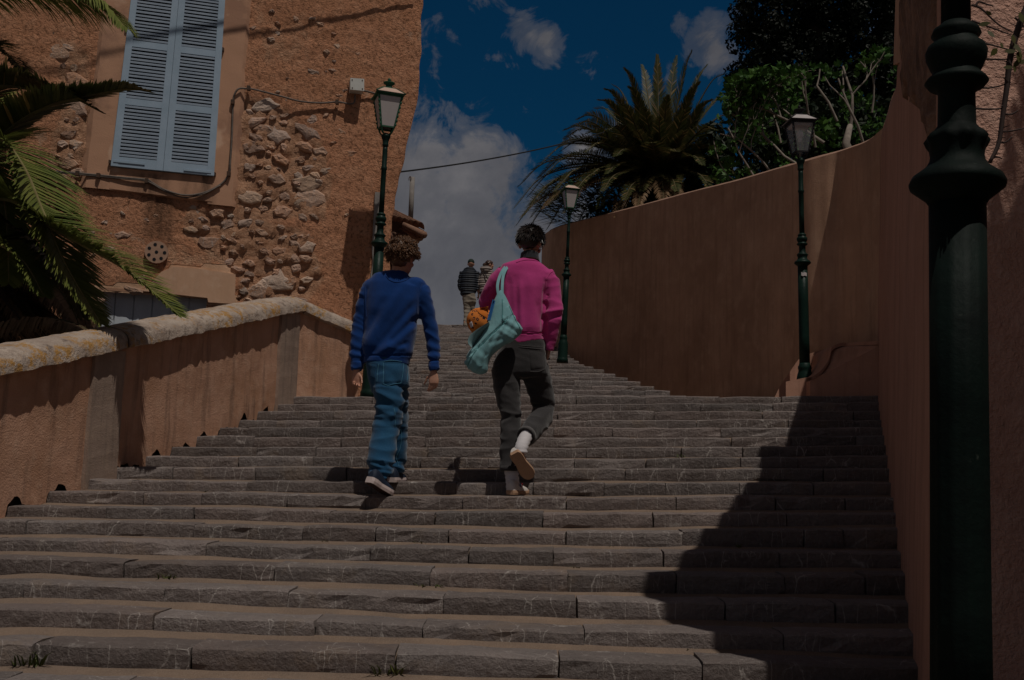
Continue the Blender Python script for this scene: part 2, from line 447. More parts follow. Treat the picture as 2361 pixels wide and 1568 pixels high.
# floor of the landing and the flank of the upper flight, out to the rampart
b = B(); zl = EYE+.905
rows = [[Vector((x, y, zl+.01*noise.noise(Vector((x, y, 0))))) for x in np.linspace(-.5, 4.6, 18)] for y in np.linspace(11.6, 22.5, 24)]
b.grid(rows)
for j in range(1, 22):
    c = UPC[j][-1]; c2_ = UPC[j+1][-1]
    b.add([c+Vector((-.03, .02, -.03)), c2_+Vector((-.03, .05, -.13)), (c2_.x-.03, c2_.y+.05, zl-.05), (c.x-.03, c.y+.02, zl-.05)], [(0, 1, 2, 3)])
lf_ = link('landing', b.mesh(), None, (2, 12, zl), M_mortar); tagit(lf_, 'paved landing between the flights reaching to the rampart', None, None, 'structure')
# ground at the foot of the stairs and beyond
g = B()
gz = LOW[-2][20].z-.11
n = 40; rows = []
for a in range(n+1):
    rows.append([Vector((-40+80*b_/n, -40+44.05*a/n, gz+.01*noise.noise(Vector((b_, a, 0))))) for b_ in range(n+1)])
g.grid(rows)
ground = link('ground', g.mesh('ground'), None, (0, 0, gz), M_ground, smooth=True)
tagit(ground, 'worn paving at the foot of the steps', None, None, 'structure')
# hill body behind, large sheet reaching the horizon (hidden below the stair crest)
g = B()
rows = []
for Y in (11.9, 14, 18, 27, 30, 60, 200, 900):
    zz = interp(Y, [11.9, 27, 30, 900], [1.75, 4.6, 4.85, 3.0])
    xa, xb = (-1.6, .6) if Y < 15 else ((-2.3, .5) if Y < 26 else (-60-Y, 60+Y))
    if Y >= 26 and Y < 28: xa, xb = -14, 14
    rows.append([Vector((xa+(xb-xa)*k/20, Y, zz-.25 if Y < 28 else zz)) for k in range(21)])
g.grid(rows)
hilltop = link('hilltop_ground', g.mesh('hill'), None, (0, 30, 4.6), M_ground)
tagit(hilltop, 'paved hilltop ground beyond the last step', None, None, 'structure')

# ------------------------------------------------------------------ left parapet
def coping_mat():
    m, s = newmat('lichen_coping'); p = s.pos
    n = s.noise(p, 6, 7, .7); g = s.noise(p, 60, 5, .65); big = s.noise(p, 2.3, 6, .65, .5)
    col = s.mix(s.ramp(n, ((.35, 0), (.62, 1))), (.33, .255, .21), (.48, .395, .33))
    col = s.mix(s.ramp(s.noise(p, 9, 5, .7), ((.55, 0), (.66, .8))), col, (.15, .115, .095))
    lc = s.math('MULTIPLY', s.ramp(big, ((.48, 0), (.56, 1))), s.ramp(s.noise(p, 14, 6, .72), ((.47, 0), (.54, 1))))
    col = s.mix(lc, col, (.42, .23, .075))
    wl = s.math('MULTIPLY', s.ramp(s.noise(s.mapv(p, (1, 1, 1), (0, 0, 0), (5, 3, 2)), 3, 6, .65), ((.5, 0), (.58, 1))), s.ramp(s.noise(p, 17, 5, .7), ((.48, 0), (.55, .85))))
    col = s.mix(wl, col, (.52, .43, .36))
    setb(s, col, .95, s.math('ADD', s.math('MULTIPLY', n, 2), g), 1.0, .015, .15); return m
M_coping = coping_mat()
M_parapet = plaster('stained_ochre_render', (.53, .31, .215), (.43, .235, .145), (.60, .39, .28), 1.7, 80, .5, .010, .8, sc=(.085, .062, .05), ss=(6, 6, .6))
M_pilaster = plaster('grey_render', (.34, .25, .20), (.27, .20, .16), (.42, .31, .235), 2.2, 90, .6, .006, .6, sc=(.16, .125, .10))
LA = LOW[6][0].copy(); LB = LOW[17][0].copy()
ld = Vector((LB.x-LA.x, LB.y-LA.y, 0)).normalized(); ln = Vector((ld.y, -ld.x, 0))   # towards the steps
LA0 = Vector((LA.x, LA.y, 0))
def LW(s, off=0, z=0): return LA0+ld*s+ln*off+Vector((0, 0, z))
def ls_of(x, y): q = plane_hit(x, y, LA0, ln); return (q-LA0).dot(ld), q.z
def stair_z_left(s):
    Ys = LW(s).y; best = None
    for i in range(-2, NL):
        if LOW[i][0].y-.02 <= Ys or i == -2: best = LOW[i][0].z
    return best
lower = [ls_of(0, 862), ls_of(275, 803), ls_of(640, 725), ls_of(690, 718)]
s_end = ls_of(683, 800)[0]
sl_ = (lower[1][1]-lower[0][1])/(lower[1][0]-lower[0][0])
s_start = -4.6
cs = [s_start]+[a for a, _ in lower]; cz = [lower[0][1]+sl_*(s_start-lower[0][0])]+[b for _, b in lower]
def cop_z(s): return interp(s, cs, cz)
par = empty('parapet_wall', LW(0, 0, stair_z_left(0)-.3), 'low ochre plastered parapet with lichen covered stone coping beside the steps', 'parapet')
# second leg turning along the landing towards the facade
C1 = LW(s_end, 0, 0); q2 = P(815, 770, 12.3); zc2 = q2.z
d2 = (Vector((q2.x, q2.y, 0))-C1); L2 = d2.length; d2.normalize(); n2_ = Vector((d2.y, -d2.x, 0))
def wall_sheet(fp, s0, s1, top, bot, step=.028, amp=.010, rag=True, seed=0):
    b = B(); n = int((s1-s0)/step); m = 18; rows = []
    for k in range(n+1):
        s = s0+(s1-s0)*k/n; zt = top(s)+.04; zb = bot(s)
        if rag:
            h = noise.noise(Vector((s*6.3, seed, 0)))*.6+noise.noise(Vector((s*19, seed, 2)))*.22
            zb += max(-.03, .005+h*.19)
        col = []
        for j in range(m+1):
            z = zb+(zt-zb)*j/m; q = fp(s, 0, z)
            col.append(fp(s, amp*(noise.noise(q*3)+.5*noise.noise(q*11)), z))
        rows.append(col)
    b.grid(rows); return b
b = wall_sheet(LW, s_start, s_end, cop_z, lambda s: stair_z_left(s))
link('wall_face', b.mesh(), par, LW(1, 0, 1), M_parapet, smooth=True)
core = B()
for s0 in np.arange(s_start, s_end, .3):
    s1 = min(s0+.3, s_end)
    v = [LW(s0, -.05, stair_z_left(s0)-.5), LW(s1, -.05, stair_z_left(s0)-.5), LW(s1, -.30, stair_z_left(s0)-.5), LW(s0, -.30, stair_z_left(s0)-.5)]
    t_ = [LW(s0, -.05, cop_z(s0)+.03), LW(s1, -.05, cop_z(s1)+.03), LW(s1, -.30, cop_z(s1)+.03), LW(s0, -.30, cop_z(s0)+.03)]
    core.hexa(v+t_)
link('rubble_core', core.mesh(), par, LW(1, 0, 0), M_gap)
def W2(s, off=0, z=0): return C1+d2*s+n2_*off+Vector((0, 0, z))
z1_ = cz[-1]
b = wall_sheet(W2, 0, L2+.2, lambda s: z1_+(zc2-z1_)*s/L2, lambda s: LB.z-.02, rag=False)
link('wall_face', b.mesh(), par, W2(.5, 0, 2), M_parapet, smooth=True)
b = B(); b.hexa([W2(0, -.02, LB.z-.3), W2(L2+.2, -.02, LB.z-.3), W2(L2+.2, -.28, LB.z-.3), W2(0, -.28, LB.z-.3), W2(0, -.02, z1_+.02), W2(L2+.2, -.02, zc2+.02), W2(L2+.2, -.28, zc2+.02), W2(0, -.28, z1_+.02)])
link('rubble_core', b.mesh(), par, W2(.5, 0, 2), M_gap)
def coping(fp, s0, s1, zf, name='coping_stone', h=.17, wid=.46, seed=0):
    b = B(); n = max(4, int((s1-s0)/.05)); rows = []
    m = 14
    for k in range(n+1):
        s = s0+(s1-s0)*k/n; z = zf(s); row = []
        for j in range(m+1):
            a = math.pi*j/m
            o = -.15+math.cos(a)*wid/2*1.02; zz = z+.0+h*(max(0, math.sin(a))**.62)
            q = fp(s, o, zz)
            dn = noise.noise_vector(q*4)*.006+noise.noise_vector(q*22)*.008+noise.noise_vector(q*47)*.005
            edge = 1.6 if j < 3 or j > m-3 else 1
            row.append(q+dn*edge)
        row.append(fp(s, -.15-wid*.34, z-.01)); row.append(fp(s, -.15, z-.012)); row.append(fp(s, -.15+wid*.36, z-.012))
        row.append(row[0])
        rows.append(row)
    b.grid(rows); mm = len(rows[0])
    b.F.append(tuple(range(mm-1))); b.F.append(tuple((len(rows)-1)*mm+k for k in range(mm-2, -1, -1)))
    o = link(name, b.mesh(), par, fp((s0+s1)/2, 0, zf((s0+s1)/2)), M_coping, smooth=True); return o
cuts = [s_start, -2.3, lower[1][0]-.0, s_end+.12]
for a, e in zip(cuts, cuts[1:]): coping(LW, a+.006, e-.006, cop_z)
coping(W2, .06, L2+.15, lambda s: z1_+(zc2-z1_)*s/L2, wid=.42)
def pilaster(s0, s1, w2=False, out=.032):
    b = B(); zb = stair_z_left(s0)-.15; n = 10
    A = [LW(s0, -.02, 0), LW(s0, out, 0), LW(s1, out, 0), LW(s1, -.02, 0)]
    rows = []
    for k in range(17):
        f = k/16; row = []
        for q in A:
            z0 = zb; z1 = cop_z((s0+s1)/2)+.02
            v = Vector((q.x, q.y, z0+(z1-z0)*f)); row.append(v+noise.noise_vector(v*7)*.006)
        rows.append(row)
    b.grid(rows)
    return link('pilaster', b.mesh(), par, LW(s0, 0, zb), M_pilaster)
pilaster(ls_of(197, 1000)[0], ls_of(268, 1000)[0])
pilaster(ls_of(638, 850)[0], s_end+.0)

# ------------------------------------------------------------------ rampart wall on the right
RT = [(2034, 290, 10.62), (2024, 299, 10.75), (2010, 312, 10.95), (1988, 325, 11.28), (1940, 342, 11.75), (1900, 353, 11.90), (1862, 364, 12.06), (1838, 371, 12.25), (1815, 378, 12.65), (1785, 386, 13.2),
      (1695, 413, 14.35), (1595, 438, 15.5), (1500, 464, 16.7), (1420, 485, 17.7), (1353, 502, 18.5), (1310, 513, 19.1), (1288, 519, 19.7), (1268, 528, 20.4), (1256, 538, 21.2), (1250, 550, 22.2), (1262, 552, 23.6), (1300, 550, 25.4)]
rt = catmull([P(*a) for a in RT], 8)
ramp_o = empty('rampart_wall', (rt[40].x, rt[40].y, EYE+.9), 'tall curved brown rendered garden wall with sloping rounded top beside the upper steps', 'wall')
b = B(); rows = []
for k, p in enumerate(rt):
    a = rt[max(k-1, 0)]; c = rt[min(k+1, len(rt)-1)]
    t = (c-a); t.z = 0; t.normalize(); nn = Vector((-t.y, t.x, 0))       # away from the steps is -nn
    side = -1 if nn.x > 0 else 1
    outw = nn*(1 if (nn.x < 0 or nn.y < 0) else -1)
    if k > len(rt)-14: outw = nn*(1 if nn.x < 0 else -1)
    zb = EYE+.55 if p.y < 16 else interp(p.y, [16, 23, 26], [EYE+.6, EYE+2.4, EYE+2.9])
    row = []
    for j in range(25):
        z = zb+(p.z-.03-zb)*j/24; q = Vector((p.x, p.y, z)); row.append(q+outw*(.012*noise.noise(q*1.6)+.004*noise.noise(q*7)))
    for (o, dz) in ((-.03, -.005), (-.08, .012), (-.2, .02), (-.32, .01), (-.38, -.05), (-.38, -1.5)):
        row.append(p+outw*o+Vector((0, 0, dz+.006*noise.noise(p*4))))
    rows.append(row)
b.grid([r[:25] for r in rows]); link('wall_face', b.mesh(), ramp_o, (rt[40].x, rt[40].y, 2), M_rampart, smooth=True)
M_cap = plaster('pale_wall_edge', (.36, .22, .16), (.30, .18, .13), (.42, .29, .22), 3, 60, 0)
b = B(); b.grid([r[24:] for r in rows]); link('rounded_cap', b.mesh(), ramp_o, (rt[40].x, rt[40].y, 4), M_cap, smooth=True)
# ------------------------------------------------------------------ right side wall
RW = [LOW[i][-2].copy() for i in range(0, NL)]
rx = np.polyfit([p.y for p in RW], [p.x for p in RW], 1)
def RX(Y): return float(rx[0]*Y+rx[1])
YCOR = 3.95
print('right wall', rx, 'corner px', proj((RX(YCOR), YCOR, EYE)))
def rw_top(Y): return EYE+float(np.interp(Y, [3.9, 5.5, 7.5, 7.55, 10.9], [3.75, 3.4, 3.05, 2.95, 3.7]))
batter = .035
b = B(); rows = []
ys = list(np.linspace(YCOR, 7.5, 30))+[7.55]+list(np.linspace(7.7, 10.95, 24))
for Y in ys:
    row = []; zb = EYE-1.15 if Y < 6 else EYE-.9; zt = rw_top(Y)
    for j in range(41):
        z = zb+(zt-zb)*j/40; q = Vector((RX(Y)+batter*(z-EYE), Y, z))
        q.x += .010*noise.noise(q*1.3)+.003*noise.noise(q*6); row.append(q)
    for (o, dz) in ((.05, .02), (.35, .02), (.42, -.05), (.42, -2.5)): row.append(Vector((RX(Y)+batter*(zt-EYE)+o, Y, zt+dz)))
    rows.append(row)
b.grid(rows)
sidew = empty('side_wall', (RX(6), 6, EYE-1.1), 'tall smooth pinkish brown side wall in shade along the right of the steps', 'wall')
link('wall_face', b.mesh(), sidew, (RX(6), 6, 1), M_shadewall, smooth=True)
# sunlit front of that wall, turned towards the viewer
b = B(); rows = []
for k in range(71):
    f = k/70; X = RX(YCOR)+f*5.0; row = []
    for j in range(61):
        z = EYE-1.2+j/60*(rw_top(YCOR)-EYE+1.2); Y = YCOR+.12*f*5.0
        q = Vector((X+batter*(z-EYE)*(1-f), Y, z)); q.y += .014*noise.noise(q*4)+.010*noise.noise(q*13); row.append(q)
    row.append(row[-1]+Vector((0, .4, .02))); rows.append(row)
b.grid(rows)
sunw = link('garden_front_wall', b.mesh(), None, (RX(YCOR)+1, YCOR, EYE-1.2), M_sunwall, smooth=True)
tagit(sunw, 'rough salmon rendered wall behind the near post, overhung by thorny creeper', 'wall')
# projecting pilaster and bare masonry high on the side wall
A_ = [P(2060, 150, 7.45), P(2112, 128, 6.15)]; T_ = [P(2065, -12, 7.45), P(2114, -20, 6.15)]
b = B(); dv = Vector((.35, 0, 0)); b.hexa([A_[0], A_[1], A_[1]+dv, A_[0]+dv, T_[0], T_[1], T_[1]+dv, T_[0]+dv]); recalc
link('projecting_pier', b.mesh(), sidew, (RX(7.4), 7.4, EYE+3), M_rampart)
b = B(); rows = []
for k in range(40):
    Y = 4.15+k/39*2.35; zlow = EYE+1.35+.35*noise.noise(Vector((Y*1.7, 0, 0)))+.15*noise.noise(Vector((Y*6, 3, 0)))+(Y-4.15)*.55
    row = []
    for j in range(40):
        z = zlow+(rw_top(Y)-zlow)*j/39; q = Vector((RX(Y)+batter*(z-EYE)-.03, Y, z)); q.x += .03*noise.noise(q*4)+.02*noise.noise(q*11)
        if j == 0 or k in (0, 39): q.x += .05
        row.append(q)
    rows.append(row)
b.grid(rows); link('bare_masonry', b.mesh(), sidew, (RX(6), 6, EYE+2.5), M_peel, smooth=True)
# low stepped buttress with a curved shoulder at the corner of the landing
def curve_px(pts, Y, n=8): return catmull([P(x, y, Y) for x, y in pts], n)
but = empty('curved_buttress', P(1900, 940, 11.0), 'low rendered buttress block with swooping curved shoulder in the corner of the landing', 'buttress')
top1 = curve_px([(1868, 878), (1890, 864), (1908, 838), (1916, 810), (1935, 800), (1948, 799)], 10.85)
poly = [P(1868, 960, 10.85)]+top1+[P(2035, 794, 10.45), P(2035, 960, 10.45)]
b = B(); b.prism(poly, (0, .6, 0)); link('pier_block', recalc(b.mesh()), but, P(1900, 940, 11), M_shadewall)
capb = B()
tp = [q+Vector((0, -.04, 0)) for q in top1]+[P(2035, 794, 10.41)]
rows = [[q+Vector((0, 0, .0)), q+Vector((0, 0, .035)), q+Vector((0, .68, .035)), q+Vector((0, .68, 0))] for q in tp]
capb.grid(rows); link('shoulder_coping', capb.mesh(), but, P(1900, 860, 11), M_shadewall)
poly = [P(1770, 940, 11.45)]+curve_px([(1788, 912), (1800, 888), (1818, 862), (1842, 828), (1858, 818), (1900, 806)], 11.45)+[P(1925, 806, 11.45), P(1925, 940, 11.45)]
b = B(); b.prism(poly, (.1, .45, 0)); link('sloping_shoulder', recalc(b.mesh()), but, P(1850, 900, 11.4), M_shadewall)
b = B(); b.hexa([P(1812, 945, 11.0), P(1870, 945, 11.0), P(1870, 945, 11.3), P(1812, 945, 11.3), P(1812, 880, 11.0), P(1870, 868, 11.0), P(1870, 868, 11.3), P(1812, 880, 11.3)])
link('foot_block', recalc(b.mesh()), but, P(1850, 900, 11), M_shadewall)
# garden terrace behind the rampart
M_soil = simple('garden_soil', (.06, .045, .03), (.04, .04, .02), 2, .95, .6, 20)
b = B(); rows = []
for k, p in enumerate(rt):
    if k % 4: continue
    rows.append([Vector((p.x+.3+(30-p.x)*f, p.y+.25+(6*f if p.y < 14 else 2*f), EYE+2.35+(.4 if f > .2 else 0)+(p.z-rt[0].z)*.6)) for f in (0, .05, .15, .4, 1)])
b.grid(rows); gt = link('garden_terrace', b.mesh(), None, (4, 16, 3.4), M_soil)
tagit(gt, 'raised dark garden soil behind the rampart', None, None, 'structure')
# ------------------------------------------------------------------ facade building
FO = Vector((0, 12.9, 0)); FE = Vector((1, .304, 0)).normalized(); FN = Vector((FE.y, -FE.x, 0))
def FW(u, z, off=0): return FO+FE*u+FN*off+Vector((0, 0, z))
def fuz(x, y, off=0):
    q = plane_hit(x, y, FO+FN*off, FN); return (q-FO).dot(FE), q.z
edge = [fuz(*a) for a in [(985, -160), (975, 0), (969, 165), (964, 215), (940, 330), (916, 440), (905, 500), (902, 560), (900, 640), (897, 720), (890, 900)]]
ez = [z for _, z in edge][::-1]; eu = [u for u, _ in edge][::-1]
def u_edge(z): return interp(z, ez, eu)+.018*noise.noise(Vector((z*5, 0, 0)))+.02*noise.noise(Vector((z*1.7, 5, 0)))
wBL, wBR, wTR, wTL = fuz(256, 387), fuz(493, 410), fuz(519, 0), fuz(303, 0)
lh = (wBL[1]+0, wTL[1])
def wq(s, t):   # window quad: s across 0..1, t up in metres from the sill
    Lz = wBL[1]+(wBR[1]-wBL[1])*s
    slL = (wTL[0]-wBL[0])/(wTL[1]-wBL[1]); slR = (wTR[0]-wBR[0])/(wTR[1]-wBR[1])
    z = Lz+t; u = (wBL[0]+slL*t)*(1-s)+(wBR[0]+slR*t)*s
    return u, z
WH = 3.75
dA = fuz(222, 668); dB = fuz(479, 686)       # door opening
door_top = (dA[1]+dB[1])/2; dU0, dU1 = dA[0], dB[0]
fac = empty('ochre_house', FW(-1.5, EYE), 'old ochre rough plastered house front with exposed rubble patches and leaning corner', 'house')
zone_stone = [([(548, 235), (640, 240), (740, 330), (760, 420), (745, 500), (640, 500), (548, 500), (545, 380)], 1), ([(440, 480), (560, 500), (700, 540), (740, 640), (700, 700), (560, 690), (545, 620), (430, 540)], 1),
              ([(130, 90), (200, 130), (210, 330), (190, 430), (110, 400), (150, 250)], .8), ([(590, 20), (720, 40), (720, 130), (600, 150)], .45)]
def inpoly(x, y, poly):
    c = False; j = len(poly)-1
    for i in range(len(poly)):
        xi, yi = poly[i]; xj, yj = poly[j]
        if (yi > y) != (yj > y) and x < (xj-xi)*(y-yi)/(yj-yi)+xi: c = not c
        j = i
    return c
def pdist(x, y, poly):
    best = 1e9
    for i in range(len(poly)):
        ax, ay = poly[i-1]; bx, by = poly[i]; dx, dy = bx-ax, by-ay
        t = max(0, min(1, ((x-ax)*dx+(y-ay)*dy)/(dx*dx+dy*dy))); best = min(best, math.hypot(x-ax-t*dx, y-ay-t*dy))
    return best if inpoly(x, y, poly) else -best
def zonef(x, y):
    r = 0
    for poly, a in zone_stone:
        d = pdist(x, y, poly)
        r = max(r, a*min(1, max(0, (d+22)/35)))
    return r
ucs = sorted(set([round(v, 3) for v in list(np.arange(-9.5, -1.85, .045))]))
zs = list(np.arange(EYE-.2, EYE+7.4, .045))
wu = [wq(0, 0)[0], wq(1, 0)[0]]
V = []; Fc = []; attr = []; stain = []; pale = []
us_n = len(ucs); tail = 34
def gu(k, z):
    if k < us_n: return ucs[k]
    f = (k-us_n+1)/tail; return ucs[-1]+(u_edge(z)-ucs[-1])*f
tot = us_n+tail
for z in zs:
    for k in range(tot):
        u = gu(k, z); q = FW(u, z); x, y = proj(q)
        zf = zonef(x+14*noise.noise(q*2.2), y+14*noise.noise(q*2.2+Vector((9, 0, 0))))
        smooth_right = 1.0
        d = .010*noise.noise(q*9)+.010*noise.noise(q*21)
        d += zf*(-.018+.035*noise.noise(q*6)+.045*noise.noise(q*14))
        if k == tot-1: d = -.02
        V.append(FW(u, z, d)); attr.append(zf)
        st = 0
        for (sx, sy0, sy1, sw, sa) in ((365, 405, 565, 42, .95), (470, 405, 470, 16, .7), (335, 385, 440, 25, .5), (372, 440, 560, 28, .6)):
            dx = abs(x-sx+8*noise.noise(Vector((y*.02, sx, 0))))/sw
            if dx < 1 and sy0-10 < y < sy1+20: st = max(st, sa*min(1, (1-dx)*2.2)*min(1, (y-sy0+10)/25)*min(1, (sy1+20-y)/45))
        stain.append(st)
        pl = 0
        if 385 < x < 545 and 612 < y < 702: pl = 1
        if 210 < x < 400 and 655 < y < 760: pl = 1
        if 385 < x < 540 and 560 < y < 615 and zf < .9: pl = .45
        pale.append(pl)
def inwin(u, z):
    if z < wBL[1]-.02+(wBR[1]-wBL[1])*((u-wu[0])/(wu[1]-wu[0])): return False
    t = z-wBL[1]; a = wq(0, t)[0]; b_ = wq(1, t)[0]
    return a+.05 < u < b_-.05 and t < WH-.05
for r in range(len(zs)-1):
    for k in range(tot-1):
        z = (zs[r]+zs[r+1])/2; u = (gu(k, z)+gu(k+1, z))/2
        if inwin(u, z): continue
        if dU0 < u < dU1 and z < door_top+(.0 if True else 0): continue
        Fc.append((r*tot+k, r*tot+k+1, (r+1)*tot+k+1, (r+1)*tot+k))
me = mesh('plaster_face', V, Fc)
for nm, arr in (('zone', attr), ('stain', stain), ('pale', pale)):
    at = me.attributes.new(nm, 'FLOAT', 'POINT'); at.data.foreach_set('value', arr)
def facade_mat():
    m, s = newmat('rough_ochre_render'); p = s.pos
    A = lambda n: s.node('ShaderNodeAttribute', attribute_name=n).outputs['Fac']
    n = s.noise(p, 1.6, 7, .65); g = s.noise(p, 24, 6, .75, .4); g2 = s.noise(p, 7, 6, .65)
    vo = s.node('ShaderNodeTexVoronoi', {'Vector': p, 'Scale': 26}).outputs[0]
    col = s.mix(s.ramp(n, ((.3, 0), (.7, 1))), (.65, .315, .185), (.53, .25, .138))
    col = s.mix(s.ramp(g2, ((.48, 0), (.68, .6))), col, (.70, .38, .235))
    col = s.mix(s.ramp(g, ((.36, .9), (.50, 0))), col, (.20, .10, .055))
    col = s.mix(s.ramp(s.noise(p, 2.7, 8, .7), ((.62, 0), (.67, .55))), col, (.52, .37, .27))
    sc = s.mix(s.ramp(s.noise(p, 13, 6, .75), ((.35, 0), (.65, 1))), (.40, .20, .115), (.66, .39, .25))
    zf = s.ramp(s.math('ADD', A('zone'), s.math('MULTIPLY', s.math('SUBTRACT', g2, .5), .8)), ((.35, 0), (.6, 1)))
    col = s.mix(zf, col, sc)
    pc = s.mix(s.ramp(s.noise(p, 5, 5, .6), ((.35, 0), (.65, 1))), (.60, .38, .25), (.50, .31, .20))
    pf = s.ramp(s.math('ADD', A('pale'), s.math('MULTIPLY', s.math('SUBTRACT', g2, .5), .4)), ((.40, 0), (.55, 1)))
    col = s.mix(pf, col, pc)
    stf = s.math('MULTIPLY', A('stain'), s.ramp(s.noise(s.mapv(p, (9, 9, 1.2)), 1.3, 5, .6), ((.3, .35), (.6, 1))))
    col = s.mix(s.math('MULTIPLY', stf, .8), col, (.075, .045, .03))
    h = s.math('MULTIPLY', s.math('ADD', s.math('MULTIPLY', g, 1.4), g2), s.math('SUBTRACT', 1.0, s.math('MULTIPLY', pf, .8)))
    setb(s, col, .97, h, 1.0, .034, .1); return m
M_fac = facade_mat()
link('plaster_face', me, fac, FW(-2, EYE+2), M_fac, smooth=True)
# solid body behind the face (sides, back, top)
b = B(); prev = []
for z in list(np.arange(EYE-.5, EYE+7.5, .25)):
    row = [FW(-9.5, z, -.3), FW(-9.5, z, -6), FW(u_edge(z)-.25, z, -6), FW(u_edge(z)-.02, z, -.02)]
    prev.append(row)
b.grid(prev); m = len(prev)
link('side_walls', b.mesh(), fac, FW(-2, EYE), M_fac)
# rubble stones showing through the plaster
M_rub = [stone_mat('rubble_grey', (.54, .345, .24), (.42, .25, .165), (.58, .33, .20)), stone_mat('rubble_pink', (.56, .33, .22), (.43, .24, .155), (.60, .37, .24)), stone_mat('rubble_pale', (.64, .45, .325), (.52, .34, .235), (.58, .35, .22))]
rr = random.Random(21); placed = []
def rubble(x, y, r, asp=1.5, mi=None):
    b = B(); u, z = fuz(x, y); nn = 9; ang = rr.uniform(-.5, .5); seed = rr.random()*50
    rad = []
    for k in range(nn):
        a = 2*math.pi*k/nn; q = (r*asp*math.cos(a)*(1+rr.uniform(-.38, .3)), r*math.sin(a)*(1+rr.uniform(-.38, .3)))
        rad.append((q[0]*math.cos(ang)-q[1]*math.sin(ang), q[0]*math.sin(ang)+q[1]*math.cos(ang)))
    hq = rr.uniform(-.02, .002); rings = [(1.0, -.05), (1.0, -.004+hq), (.86, .010+hq), (.45, .015+hq+rr.uniform(-.004, .006))]
    Vv = []; Ff = []
    for sc_, o in rings:
        for (a, c) in rad: Vv.append(FW(u+a*sc_, z+c*sc_, o+rr.uniform(-.006, .006)))
    for j in range(len(rings)-1):
        for k in range(nn): Ff.append((j*nn+k, j*nn+(k+1) % nn, (j+1)*nn+(k+1) % nn, (j+1)*nn+k))
    Ff.append(tuple(3*nn+k for k in range(nn)))
    b.add(Vv, Ff)
    mi = rr.choice([0, 0, 1, 1, 1, 2]) if mi is None else mi
    link('rubble_stone', b.mesh('rubble_stone'), fac, FW(u, z), M_rub[mi])
tries = 0
while len(placed) < 100 and tries < 9000:
    tries += 1
    x, y = rr.uniform(100, 780), rr.uniform(20, 700)
    zf = zonef(x, y)
    if zf < .55 or rr.random() > zf+.1: continue
    if 180 < x < 575 and y < 480: continue
    r = rr.choice([7, 9, 10, 12, 14, 17, 20, 26])
    if any(abs(x-a)/(1.45*(r+c)) < .92 and abs(y-b_)/(r+c) < .92 for a, b_, c in placed): continue
    placed.append((x, y, r)); rubble(x, y, r*.0049*.9, rr.uniform(1.1, 2.0))
k_ = 0
while k_ < 60:
    x, y = rr.uniform(110, 880), rr.uniform(20, 700); r = rr.choice([4, 5, 6, 8, 10])
    if 180 < x < 580 and y < 485: continue
    if 330 < x < 550 and y > 555: continue
    if x > 780+60*rr.random() or noise.noise(Vector((x*.012, y*.012, 3))) < -.05: continue
    if any(abs(x-a)/(1.45*(r+c)) < .95 and abs(y-b_)/(r+c) < .95 for a, b_, c in placed): continue
    placed.append((x, y, r)); rubble(x, y, r*.0045, rr.uniform(1.2, 2.4)); k_ += 1
for (x, y, r, a) in ((640, 650, 27, 1.3), (600, 668, 24, 1.3), (612, 296, 14, 2.2), (722, 276, 12, 1.4), (155, 375, 18, 1.4), (713, 424, 20, 1.9), (690, 466, 16, 1.3)):
    rubble(x, y, r*.0047, a, rr.choice([0, 1, 2]))
# smooth plaster surround of the window
M_surr = plaster('smooth_window_band', (.40, .225, .145), (.33, .185, .118), (.52, .33, .225), 1.8, 110, .55, .004, .5, sc=(.24, .14, .095), ss=(4, 4, 1.2))
wloc0 = FW(wBL[0], wBL[1])
OB = [fuz(184, 432), fuz(545, 478)]; OT = [fuz(232, 0), fuz(584, 0)]
def osd(side, z):
    a, c = OB[side], OT[side]; return a[0]+(c[0]-a[0])*(z-a[1])/(c[1]-a[1])
b = B(); nz_ = 60; zt = wBL[1]+WH+.4
for side in (0, 1):
    rows = []
    for j in range(nz_+1):
        z0 = OB[side][1]; z = z0+(zt-z0)*j/nz_; t = max(0, z-wq(side, 0)[1]); inn = wq(side, t)[0]
        if side == 0: inn += .05
        else: inn -= .05
        o = osd(side, z)+.012*noise.noise(Vector((0, side, z*6)))
        row = []
        for k in range(7):
            f = k/6; u = o+(inn-o)*f; row.append(FW(u, z, (.030 if 0 < k else -.02)+.004*noise.noise(Vector((u*5, z*5, 0)))))
        rows.append(row)
    b.grid(rows)
rows = []
for k in range(40):
    f = k/39; u = wq(0, 0)[0]+.0+(wq(1, 0)[0]-wq(0, 0)[0])*f; zb = OB[0][1]+(OB[1][1]-OB[0][1])*(u-OB[0][0])/(OB[1][0]-OB[0][0]); ztt = wBL[1]+(wBR[1]-wBL[1])*f
    rows.append([FW(u, zb+.012*noise.noise(Vector((u*6, 0, 0))), -.02), FW(u, zb+.02, .034)]+[FW(u, zb+.02+(ztt-zb-.02)*j/6, .034) for j in range(1, 7)]+[FW(u, ztt, -.2)])
b.grid(rows)
me = b.mesh('window_surround')
